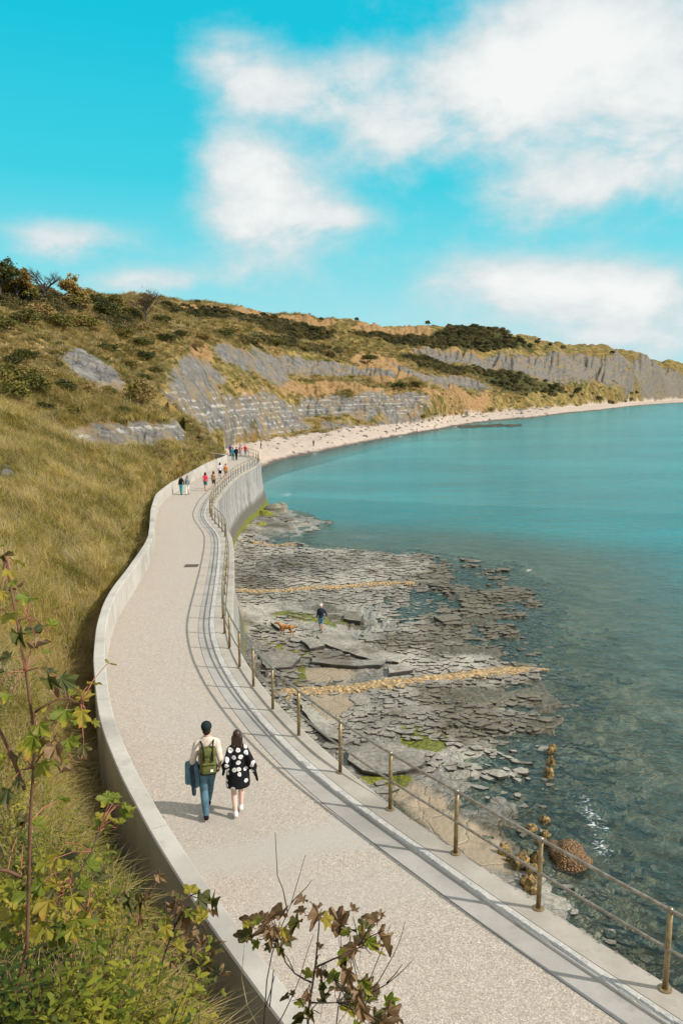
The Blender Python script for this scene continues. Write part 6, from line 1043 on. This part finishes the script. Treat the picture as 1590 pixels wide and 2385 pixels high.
for L, lb in zip(TWIGS, TL):
    C = resample(np.asarray(L), .03); C = C + .004 * np.random.default_rng(len(C)).normal(size=C.shape).cumsum(0) * .3; n = len(C); b = Vector(C[0])
    o = obj('dry_stalk', mesh_of('dry_stalk', *tube([Vector(p) - b for p in C], [.0042 - .0027 * i / n for i in range(n)], 5), M_twig if 'pale' not in lb else M_dry, True)); o.location = b; tag(o, lb, 'stalk')

# ---------------- people and the dog ----------------
def capsule(p0, p1, r0, r1, seg=8, flat=1.):
    p0, p1 = Vector(p0), Vector(p1); d_ = (p1 - p0); d_ = d_.normalized() if d_.length > 1e-5 else Vector((0, 0, 1))
    P_ = [p0 - d_ * r0 * .95, p0 - d_ * r0 * .6, p0, p0.lerp(p1, .5), p1, p1 + d_ * r1 * .6, p1 + d_ * r1 * .95]; rr_ = [r0 * .28, r0 * .8, r0, (r0 + r1) / 2, r1, r1 * .8, r1 * .28]
    return tube(P_, rr_, seg)
def rings(L, seg=14):
    """closed loft through horizontal ellipses (x, y, z, rx, ry)"""
    V, F = [], []; n = len(L)
    for x, y, z, a, b in L:
        for k in range(seg): t = 2 * math.pi * k / seg; V.append(Vector((x + math.cos(t) * a, y + math.sin(t) * b, z)))
    for i in range(n - 1):
        for k in range(seg): F.append((i * seg + k, i * seg + (k + 1) % seg, (i + 1) * seg + (k + 1) % seg, (i + 1) * seg + k))
    F.append(tuple(range(seg - 1, -1, -1))); F.append(tuple((n - 1) * seg + k for k in range(seg))); return V, F
def ellipsoid(c, r, nu=12, nv=9):
    V, F = ball(1., nu, nv); return [Vector((v[0] * r[0] + c[0], v[1] * r[1] + c[1], v[2] * r[2] + c[2])) for v in V], F
def ik(a, b, l1, l2, bend):
    a, b = Vector(a), Vector(b); d_ = b - a; L = min(d_.length, (l1 + l2) * .999); u = d_.normalized(); x = (l1 * l1 - l2 * l2 + L * L) / (2 * L); h = math.sqrt(max(0, l1 * l1 - x * x)); w_ = Vector(bend) - u * Vector(bend).dot(u); w_.normalize()
    return a + u * x + w_ * h, a + u * L
def organic(name, parts, mat, voxel, parent, smooth=2):
    V, F = join(parts); o = obj(name, mesh_of(name, V, F, mat, True), parent)
    m_ = o.modifiers.new('skin', 'REMESH'); m_.mode = 'VOXEL'; m_.voxel_size = voxel; m_.use_smooth_shade = True
    if smooth: s_m = o.modifiers.new('relax', 'SMOOTH'); s_m.factor = .5; s_m.iterations = smooth
    return o
SKIN = plain('skin', (.52, .32, .23), .55, .06, 8.); SKIN2 = plain('pale_skin', (.66, .47, .38), .55, .05, 8.)
_mc = {}
def cloth(c, var=.18):
    k = tuple(round(v, 3) for v in c)
    if k not in _mc: _mc[k] = plain('cloth_%d' % len(_mc), c, .9, var, 9., .15, .3)
    return _mc[k]
def hand(parts, wrist, direction, palm_n, side, detail, s=1., curl=.5):
    """palm, four unequal fingers and a thumb"""
    d_ = Vector(direction).normalized(); n_ = Vector(palm_n); n_ = (n_ - d_ * n_.dot(d_)).normalized(); x_ = d_.cross(n_).normalized() * side; w_ = Vector(wrist)
    pc = w_ + d_ * .05 * s
    for k in (-1, 0, 1): parts.append(capsule(w_ + x_ * k * .016 * s, w_ + d_ * .085 * s + x_ * k * .024 * s, .016 * s, .014 * s, 6))
    if not detail: parts.append(capsule(w_ + d_ * .08 * s, w_ + d_ * .14 * s + n_ * .03 * s, .022 * s, .016 * s, 6)); return
    for k, L in zip((-1.5, -.5, .5, 1.5), (.066, .08, .076, .058)):
        a = w_ + d_ * .088 * s + x_ * k * .0185 * s; b = a + (d_ * math.cos(curl) + n_ * math.sin(curl)) * L * .55 * s; c = b + (d_ * math.cos(curl * 2.2) + n_ * math.sin(curl * 2.2)) * L * .55 * s
        parts.append(capsule(a, b, .0088 * s, .0082 * s, 6)); parts.append(capsule(b, c, .0082 * s, .0072 * s, 6))
    a = w_ + d_ * .03 * s - x_ * .026 * s; b = a + (d_ * .75 - x_ * .6 + n_ * .3).normalized() * .038 * s; parts.append(capsule(a, b, .0115 * s, .0095 * s, 6)); parts.append(capsule(b, b + (d_ + n_ * .4).normalized() * .03 * s, .0095 * s, .008 * s, 6))
def person(loc, heading, H, label, top, bottom, shoes, hair, stride=.28, lead=1, sleeve=.45, legs=1., skin=SKIN, long_hair=0., hat=None, voxel=.03, lwrist=None, rwrist=None, dress=0., group=None, female=False, hairmat=None, topmat=None, lfoot=None, rfoot=None, sleeves_wide=0., detail=False, collar=False):
    """standing or walking figure, local +Y is where it faces"""
    k = H / 1.75; root_loc = Vector(loc); sh = .145 if female else .170; hp = .095 if female else .088; V3 = lambda x, y, z: Vector((x * k, y * k, z * k))
    hipL, hipR = V3(-hp, 0, .93), V3(hp, 0, .93)
    fl = Vector(lfoot) if lfoot is not None else V3(-hp * .8, stride * lead, .085 if lead > 0 else .13); fr = Vector(rfoot) if rfoot is not None else V3(hp * .8, -stride * lead, .085 if lead < 0 else .13)
    knL, anL = ik(hipL, fl, .445 * k, .425 * k, (-.05, 1, .1)); knR, anR = ik(hipR, fr, .445 * k, .425 * k, (.05, 1, .1))
    shL, shR = V3(-sh, -.005, 1.372), V3(sh, -.005, 1.372)
    wl = Vector(lwrist) if lwrist is not None else V3(-sh - .08, -.14 * lead + .05, .90); wr_ = Vector(rwrist) if rwrist is not None else V3(sh + .08, .14 * lead + .05, .90)
    elL, wL = ik(shL, wl, .29 * k, .255 * k, (-.18, -1, -.1)); elR, wR = ik(shR, wr_, .29 * k, .255 * k, (.18, -1, -.1))
    cw = .150 if female else .168; ww_ = .118 if female else .145; pw = .165 if female else .155
    torso = [(0, 0, .84, pw * .8, .10), (0, -.005, .92, pw, .118), (0, -.005, 1.02, pw * .93, .108), (0, .005, 1.12, ww_, .095), (0, .01, 1.24, cw * .97, .108), (0, .005, 1.35, cw, .112), (0, -.005, 1.42, cw * .95, .09), (0, -.01, 1.462, .10, .068), (0, -.01, 1.50, .055, .05)]
    def T(infl=0., sub=None): return rings([(x * k, y * k, z * k, (a + infl) * k, (b + infl) * k) for x, y, z, a, b in (sub or torso)], 18)
    def leg(hip, kn, an, infl=0., upto=1.):
        P_ = [capsule(hip, hip.lerp(kn, min(1, upto * 2)), (.082 + infl) * k, (.055 + infl + (.027 * max(0, 1 - upto * 2))) * k, 12)]
        if upto > .5:
            t = (upto - .5) * 2; P_ += [capsule(kn, kn.lerp(an, min(.38, t)), (.054 + infl) * k, (.056 + infl) * k, 12), capsule(kn.lerp(an, min(.38, t)), kn.lerp(an, t), (.056 + infl) * k, (.056 - .018 * t + infl) * k, 12)]
        return P_
    def arm(s0, el, wr1, infl=0., upto=1.):
        P_ = [capsule(V3(s0.x / k * .25, -.012, 1.435), s0 + V3(0, 0, .012), (.045 + infl * .6) * k, (.048 + infl * .8) * k, 10), capsule(s0, s0.lerp(el, min(1, upto * 2)), (.053 + infl) * k, (.040 + infl) * k, 10)]
        if upto > .5: P_.append(capsule(el, el.lerp(wr1, (upto - .5) * 2), (.040 + infl) * k, (.027 + infl) * k, 10))
        return P_
    fwd = Vector((0, 1, 0))
    def foot(an, infl=0., sole=0.):
        a = an - Vector((0, 0, an.z)) + Vector((0, 0, max(.038 * k, an.z - .05 * k))); pitch = -.25 if an.z > .11 * k else 0.; d_ = Vector((0, math.cos(pitch), math.sin(pitch)))
        return [capsule(a - d_ * .045 * k, a + d_ * .10 * k, (.036 + infl) * k, (.038 + infl) * k, 10), capsule(a + d_ * .10 * k, a + d_ * .155 * k, (.036 + infl) * k, (.027 + infl) * k, 10), capsule(an, a, (.036 + infl) * k, (.036 + infl) * k, 8)]
    hc = V3(0, .02, 1.635)
    head = [ellipsoid(hc, (.076 * k, .096 * k, .112 * k)), ellipsoid(hc + V3(0, .028, -.05), (.058 * k, .066 * k, .068 * k)), capsule(hc + V3(0, .092, .0), hc + V3(0, .106, -.028), .010 * k, .015 * k, 6), ellipsoid(hc + V3(-.078, 0, -.008), (.012 * k, .02 * k, .03 * k), 6, 5), ellipsoid(hc + V3(.078, 0, -.008), (.012 * k, .02 * k, .03 * k), 6, 5), capsule(hc + V3(-.02, .088, -.062), hc + V3(.02, .088, -.062), .009 * k, .009 * k, 6), capsule(V3(0, -.012, 1.46), hc + V3(0, -.02, -.06), .056 * k, .052 * k, 10)]
    body = [T()] + leg(hipL, knL, anL) + leg(hipR, knR, anR) + arm(shL, elL, wL) + arm(shR, elR, wR) + foot(anL) + foot(anR) + head
    hand(body, wL, wL - elL, (1, .3, 0), 1, detail, k); hand(body, wR, wR - elR, (-1, .3, 0), -1, detail, k)
    o = organic('person', body, skin, voxel * (.62 if detail else 1), None, 2 if detail else 1); o.location = root_loc; o.rotation_euler = (0, 0, heading); tag(o, label, 'person', group)
    # clothing
    up = [r_ for r_ in torso if r_[2] > (.95 if not dress else .80)]
    if dress:
        hem = dress; up = [(0, -.01, hem, .235, .175), (0, -.01, hem + .05, .245, .185), (0, -.01, .80, .235, .175), (0, 0, .95, .225, .165), (0, 0, 1.12, .205, .15), (0, 0, 1.30, .19, .14), (0, -.005, 1.42, .175, .11), (0, -.01, 1.475, .10, .07), (0, -.01, 1.495, .062, .055)]
        sp = [T(.0, up)]
    else:
        up = [(0, -.005, .90, pw * 1.03, .125)] + up[1:] if up[0][2] < .95 else [(0, -.005, .90, pw * 1.03, .125)] + up
        sp = [T(.014, up)]
    if sleeves_wide:
        for s0, el, wr1, m_ in ((shL, elL, wL, -1), (shR, elR, wR, 1)):
            e = el.lerp(wr1, .75); sp += [capsule(s0, el, .062 * k, .072 * k, 12), capsule(el, e, .072 * k, .085 * k, 12)]
            dn = Vector((m_ * .28, -.03, -1)).normalized(); drop = sleeves_wide * (1. if m_ > 0 else .6)
            for t in (.0, .33, .66, 1.): q_ = el.lerp(e, t); sp.append(capsule(q_, q_ + dn * drop * (.45 + .55 * t) * k, .05 * k, .026 * k, 8))
    else: sp += arm(shL, elL, wL, .017, sleeve) + arm(shR, elR, wR, .017, sleeve)
    s_o = organic('dress' if dress else 'shirt', sp, topmat or cloth(top), voxel, o, 3 if detail else 1)
    if bottom is not None:
        tr = [rings([(x * k, y * k, z * k, (a + .012) * k, (b + .012) * k) for x, y, z, a, b in [(0, 0, .82, pw * .82, .105)] + torso[1:3]], 16)] + leg(hipL, knL, anL, .016, legs) + leg(hipR, knR, anR, .016, legs)
        organic('trousers' if legs > .7 else 'shorts', tr, bottom if isinstance(bottom, bpy.types.Material) else cloth(bottom), voxel, o, 2 if detail else 1)
    for an in (anL, anR): organic('shoe', foot(an, .010), cloth(shoes), voxel, o, 1)
    hs = [ellipsoid(hc + V3(0, -.016, .022), (.086 * k, .098 * k, .108 * k)), ellipsoid(hc + V3(0, -.05, -.03), (.074 * k, .06 * k, .075 * k))]
    if long_hair:
        hs += [capsule(hc + V3(x, -.055, -.02), hc + V3(x * 1.25, -.075, -long_hair + abs(x) * .3), .05 * k, .032 * k, 8) for x in (-.055, 0, .055)] + [capsule(hc + V3(x, -.01, -.02), hc + V3(x * 1.15, .01, -long_hair * .85), .028 * k, .02 * k, 8) for x in (-.085, .085)]
    organic('hair', hs, hairmat or cloth(hair), voxel * .8, o, 1)
    if hat:
        hm = cloth(hat[0]); hp_ = [ellipsoid(hc + V3(0, -.012, .05), (.094 * k, .108 * k, .085 * k)), rings([(0, -.012 * k + hc.y, hc.z + .02 * k, .096 * k, .112 * k), (0, -.012 * k + hc.y, hc.z + .065 * k, .094 * k, .11 * k)], 14)]
        if hat[1]: hp_.append(rings([(0, hc.y + .10 * k, hc.z + .045 * k, .07 * k, .075 * k), (0, hc.y + .10 * k, hc.z + .057 * k, .068 * k, .073 * k)], 12))
        organic('cap', hp_, hm, voxel * .8, o, 1)
    for sx_ in (-1, 1):
        e = obj('eye', mesh_of('eye', *ellipsoid(hc + V3(sx_ * .03, .092, .008), (.011 * k, .006 * k, .007 * k), 8, 6), cloth((.03, .02, .015)), True), o)
    return o, dict(shL=shL, shR=shR, wL=wL, wR=wR, elL=elL, elR=elR, k=k, hc=hc)
def to_local(o_loc, heading, p): return Matrix.Rotation(-heading, 3, 'Z') @ (Vector(p) - Vector(o_loc))
# -- the couple --
HEAD = R(14); mloc = Vector((COUPLE[0][0] - .02, COUPLE[0][1] + .12, float(zpath(COUPLE[0][1])) + .002)); wloc = Vector((COUPLE[1][0] + .02, COUPLE[1][1] + .16, float(zpath(COUPLE[1][1])) + .002))
meet = (mloc + wloc) / 2 + Vector((-.005, -.02, .83))
g = material('denim', .9, .15); n = g.noise(g.pos, 5., 5, .6); f_ = g.noise(g.pos, 90., 3, .6); g.put(g.b.inputs['Base Color'], g.mix(g.m('MULTIPLY', f_, .5), g.mix(g.ss(n, .35, .65), (.035, .085, .125), (.085, .18, .235)), (.16, .26, .31))); g.put(g.b.inputs['Normal'], g.bump(n, .5, .02)); DENIM = g.mat
g = material('flower_print', .85, .2); wob = g.vm('ADD', g.scale(g.pos, (1., .2, 1.)), g.scale(g.noise(g.pos, 9., 3, .6, out=1), (.05, .05, .05))); wq = g.xyz(wob); wob2 = g.cxyz(wq[0], wq[2], 0.)
for nd_ in [1]: vd = g.vor(wob2, 8.6, rnd=.62); vcol = g.xyz(g.vor(wob2, 8.6, rnd=.62, out='Color'))
for nd_ in g.n:
    if nd_.type == 'TEX_VORONOI': nd_.voronoi_dimensions = '2D'
pet = g.m('MULTIPLY', g.ss(g.m('ADD', vd, g.m('MULTIPLY', g.m('SUBTRACT', g.noise(g.pos, 30., 3, .6), .5), .25)), .36, .31), g.m('GREATER_THAN', vcol[0], .15)); cen = g.m('MULTIPLY', g.ss(vd, .12, .07), .6)
g.put(g.b.inputs['Base Color'], g.mix(g.m('SUBTRACT', pet, g.m('MULTIPLY', pet, cen)), (.008, .008, .010), (.74, .73, .71))); PRINT = g.mat
g = material('dip_dyed_hair', .45, .4); z_ = g.xyz(g.pos)[2]; n = g.noise(g.scale(g.pos, (60., 60., 5.)), 1., 3, .6); g.put(g.b.inputs['Base Color'], g.mix(g.ss(g.m('ADD', z_, g.m('MULTIPLY', n, .06)), 1.40, 1.28), g.mix(n, (.015, .008, .006), (.05, .024, .014)), (.34, .13, .025))); HAIRM = g.mat
man, mj = person(mloc, HEAD, 1.78, 'man in cream shirt, jeans and dark cap walking away hand in hand', (.60, .51, .43), DENIM, (.012, .012, .014), (.03, .02, .015), stride=.24, lead=-1, sleeve=.62, voxel=.012, hat=((.012, .022, .024), False), rwrist=to_local(mloc, HEAD, meet + Vector((-.05, 0, .10))), lwrist=(-.29, .07, .93), rfoot=(.02, .34, .10), lfoot=(-.05, -.10, .085), detail=True)
wom, wj = person(wloc, HEAD, 1.60, 'woman in black dress with white flowers walking hand in hand', (.01, .01, .01), None, (.70, .70, .70), (.03, .02, .01), stride=.1, lead=-1, skin=SKIN2, long_hair=.30, voxel=.012, dress=.60, female=True, hairmat=HAIRM, topmat=PRINT, lwrist=to_local(wloc, HEAD, meet + Vector((.05, 0, .10))), rwrist=(.29, .0, .84), sleeves_wide=.30, lfoot=(-.06, -.08, .085), rfoot=(.06, .14, .085), detail=True)
# backpack on the man's back
pack = tag(empty('backpack', mloc + Matrix.Rotation(HEAD, 3, 'Z') @ Vector((.0, -.20, 1.16))), 'olive green backpack with black straps on the man in the cream shirt', 'backpack'); pack.rotation_euler = (R(-4), 0, HEAD)
OL = plain('olive_canvas', (.115, .125, .035), .85, .2, 14., .2, .3); BK = plain('black_webbing', (.012, .012, .012), .8, .2, 14.)
def pad(c, s, bev=.03):
    L = [(c[0], c[1], c[2] + s[2] * (t - .5), s[0] / 2 * q_, s[1] / 2 * q_) for t, q_ in ((0, .82), (.06, .97), (.5, 1.), (.92, .96), (1., .78))]
    V, F = rings(L, 20); out = []
    for v in V:
        dx1, dy1 = (v.x - c[0]) / (s[0] / 2), (v.y - c[1]) / (s[1] / 2); m_ = max(abs(dx1), abs(dy1), 1e-6); l_ = math.hypot(dx1, dy1); q_ = 1 + (l_ / m_ - 1) * .75; out.append(Vector((c[0] + dx1 * q_ * s[0] / 2, c[1] + dy1 * q_ * s[1] / 2, v.z)))
    return out, F
obj('bag_body', mesh_of('bag_body', *pad((0, 0, 0), (.29, .15, .47)), OL, True), pack); obj('flap', mesh_of('flap', *pad((0, -.012, .16), (.285, .16, .15)), OL, True), pack); pk_ = obj('pocket', mesh_of('pocket', *pad((0, -.075, -.115), (.25, .07, .19)), OL, True), pack)
obj('patch', mesh_of('patch', *box((.055, -.112, -.15), (.05, .004, .045)), cloth((.75, .75, .72))), pack)
obj('seam', mesh_of('seam', *box((0, -.113, -.055), (.23, .004, .012)), BK), pk_); obj('base', mesh_of('base', *pad((0, -.004, -.215), (.292, .156, .06)), BK, True), pack)
for sx_ in (-1, 1):
    obj('strap', mesh_of('strap', *tube([(sx_ * .075, -.09, .02), (sx_ * .075, -.094, .16), (sx_ * .085, -.07, .25), (sx_ * .10, .02, .30), (sx_ * .115, .12, .31), (sx_ * .13, .24, .20), (sx_ * .14, .28, .02), (sx_ * .15, .20, -.12), (sx_ * .14, .05, -.17)], .017, 6), BK, True), pack)
    obj('buckle', mesh_of('buckle', *box((sx_ * .075, -.10, .03), (.035, .012, .05)), BK), pack)
# jacket over his left forearm
jw = mloc + Matrix.Rotation(HEAD, 3, 'Z') @ Vector((-.30, .03, .96)); jk = empty('denim_jacket', jw); jk.rotation_euler = (0, 0, HEAD); tag(jk, 'dark denim jacket hanging from the forearm of the man in the cream shirt', 'jacket')
organic('jacket_body', [capsule((-.02, -.06, .04), (.02, .10, .05), .05, .05, 10)] + [capsule((x, y, .02), (x + .04 * x, y - .02, -.30 - .07 * math.sin(9 * (x + y))), .045, .05, 8) for x in (-.05, .03, .10) for y in (-.07, .02, .10)], DENIM, .014, jk, 3); organic('sleeve', [capsule((.02, -.08, .02), (.04, -.11, -.25), .05, .045, 10), capsule((.04, -.11, -.25), (.05, -.12, -.46), .045, .04, 10)], plain('dark_denim', (.022, .04, .055), .9, .3, 9.), jk, .014, 2) if False else organic('sleeve', [capsule((.02, -.08, .02), (.04, -.11, -.25), .05, .045, 10), capsule((.04, -.11, -.25), (.05, -.12, -.46), .045, .04, 10)], plain('dark_denim', (.022, .04, .055), .9, .3, 9.), .014, jk, 2)
# -- others on the promenade --
FP = [(math.pi, 1.68, 'woman with long dark hair in black top and teal trousers walking towards the camera', (.012, .012, .014), (.05, .33, .36), (.02, .02, .02), (.03, .015, .01), dict(long_hair=.33, female=True, sleeve=.95, lead=1)),
 (math.pi, 1.70, 'woman in grey top and white trousers walking towards the camera', (.22, .25, .27), (.72, .70, .66), (.05, .05, .05), (.05, .03, .02), dict(long_hair=.2, female=True, sleeve=.9, lead=-1)),
 (.1, 1.70, 'person in red top with teal shorts walking away beside another', (.62, .06, .09), (.03, .17, .18), (.3, .05, .05), (.02, .012, .01), dict(legs=.42, sleeve=.4, lead=1, long_hair=.18, female=True)),
 (.05, 1.68, 'woman with long brown hair in tan top and brown shorts by the railing', (.42, .26, .15), (.10, .075, .055), (.5, .4, .3), (.07, .03, .015), dict(legs=.45, sleeve=.3, lead=-1, long_hair=.4, female=True)),
 (.2, 1.70, 'dark-haired person in white top and black shorts walking away', (.62, .60, .64), (.012, .012, .015), (.4, .4, .4), (.015, .01, .01), dict(legs=.4, sleeve=.45, lead=1, long_hair=.2)),
 (.2, 1.62, 'person in orange top walking away close to the railing', (.55, .22, .06), (.30, .18, .12), (.4, .35, .3), (.10, .05, .02), dict(legs=.42, sleeve=.35, lead=-1, female=True)),
 (.3, 1.74, 'person in teal coat and trousers in the distant group', (.02, .22, .27), (.02, .17, .21), (.02, .02, .02), (.02, .015, .01), dict(sleeve=.95)),
 (.2, 1.78, 'person in black coat and trousers in the distant group', (.012, .012, .016), (.015, .015, .02), (.02, .02, .02), (.02, .015, .01), dict(sleeve=.95, lead=-1)),
 (2.6, 1.66, 'person in purple coat at the back of the distant group', (.14, .05, .19), (.02, .02, .04), (.02, .02, .02), (.02, .015, .01), dict(sleeve=.95)),
 (2.9, 1.68, 'person in pink jacket in the distant group', (.55, .20, .26), (.28, .30, .34), (.2, .2, .2), (.03, .015, .01), dict(sleeve=.95, female=True, long_hair=.2)),
 (3.0, 1.70, 'person in red jacket furthest right in the distant group', (.60, .08, .05), (.18, .20, .23), (.1, .1, .1), (.04, .02, .01), dict(sleeve=.95, lead=-1))]
for p, (hd, H, lb, tp, bt, sh_, hr, kw) in zip(FAR_PEOPLE, FP): person((p[0], p[1], float(zpath(p[1])) + .002), hd, H, lb, tp, bt, sh_, hr, stride=.22, voxel=.026, **kw)
BP = [('dark-clothed person standing on the shingle behind the promenade end', (.03, .03, .04)), ('person in brown walking on the pale part of the beach', (.12, .07, .05)), ('dark figure on the far beach near the waterline', (.03, .03, .04)), ('dark figure on the far beach beside the reef', (.02, .025, .04)), ('person in bright orange-yellow jacket at the landward end of the promenade', (.75, .36, .02))]
for p, (lb, c) in zip(BEACH_PEOPLE, BP): person((p[0], p[1], float(ground(np.array([p[0]]), np.array([p[1]]))[0]) - .02), 1. + p[0], 1.72, lb, c, (.04, .04, .06), (.02, .02, .02), (.03, .02, .01), stride=.2, sleeve=.95, voxel=.04)
x, y = WALKER[0]; zw = float(bed_at(np.array([x]), np.array([y]))[0])
person((x, y, zw), R(172), 1.74, 'man in pale cap, dark jacket and shorts walking over the rock shelf', (.02, .03, .05), (.11, .22, .29), (.05, .045, .04), (.25, .24, .22), stride=.16, legs=.42, sleeve=.95, voxel=.022, hat=((.62, .55, .52), True), lwrist=(-.33, .12, .98))
x, y = DOG[0]; zd = float(bed_at(np.array([x]), np.array([y]))[0])
g = material('golden_fur', .8, .2); n = g.noise(g.scale(g.pos, (14., 14., 5.)), 1., 5, .65); g.put(g.b.inputs['Base Color'], g.mix(g.ss(n, .35, .68), (.27, .10, .025), (.48, .23, .07))); g.put(g.b.inputs['Normal'], g.bump(n, .9, .04)); FUR = g.mat
# dog: local +X is forward; deep chest, tucked belly, jointed legs, plumed tail
dg = [rings([(0, 0, 0, 0, 0)])] if False else []
dg += [ellipsoid((.20, 0, .47), (.19, .125, .165)), ellipsoid((.02, 0, .50), (.22, .115, .13)), ellipsoid((-.22, 0, .50), (.17, .12, .135)), capsule((.30, 0, .55), (.46, 0, .70), .10, .075, 10), ellipsoid((.50, 0, .73), (.095, .075, .075)), capsule((.56, 0, .715), (.66, 0, .685), .048, .036, 8), ellipsoid((.46, .075, .72), (.035, .02, .065), 8, 6), ellipsoid((.46, -.075, .72), (.035, .02, .065), 8, 6), capsule((-.34, 0, .55), (-.52, 0, .50), .035, .05, 8), capsule((-.52, 0, .50), (-.66, .02, .56), .05, .02, 8)]
for sy_, fx, hx in ((.075, .10, -.06), (-.075, -.08, .09)):
    dg += [capsule((.24, sy_, .42), (.22 + fx * .3, sy_, .27), .062, .042, 8), capsule((.22 + fx * .3, sy_, .27), (.24 + fx, sy_, .06), .036, .028, 8), capsule((.24 + fx, sy_, .035), (.29 + fx, sy_, .03), .03, .026, 8)]
    dg += [capsule((-.24, sy_, .46), (-.18 + hx * .5, sy_, .32), .085, .055, 8), capsule((-.18 + hx * .5, sy_, .32), (-.32 + hx, sy_, .20), .045, .032, 8), capsule((-.32 + hx, sy_, .20), (-.29 + hx, sy_, .05), .03, .026, 8), capsule((-.29 + hx, sy_, .033), (-.24 + hx, sy_, .03), .03, .026, 8)]
dog = organic('dog', dg, FUR, .02, None, 2); dog.location = (x, y, zd); dog.rotation_euler = (0, 0, R(176)); dog.scale = (1.08, 1.08, 1.08); tag(dog, 'golden long-haired dog walking left across the wet rock shelf', 'dog')
obj('nose', mesh_of('nose', *ellipsoid((.695, 0, .70), (.016, .02, .014), 8, 6), BK, True), dog)
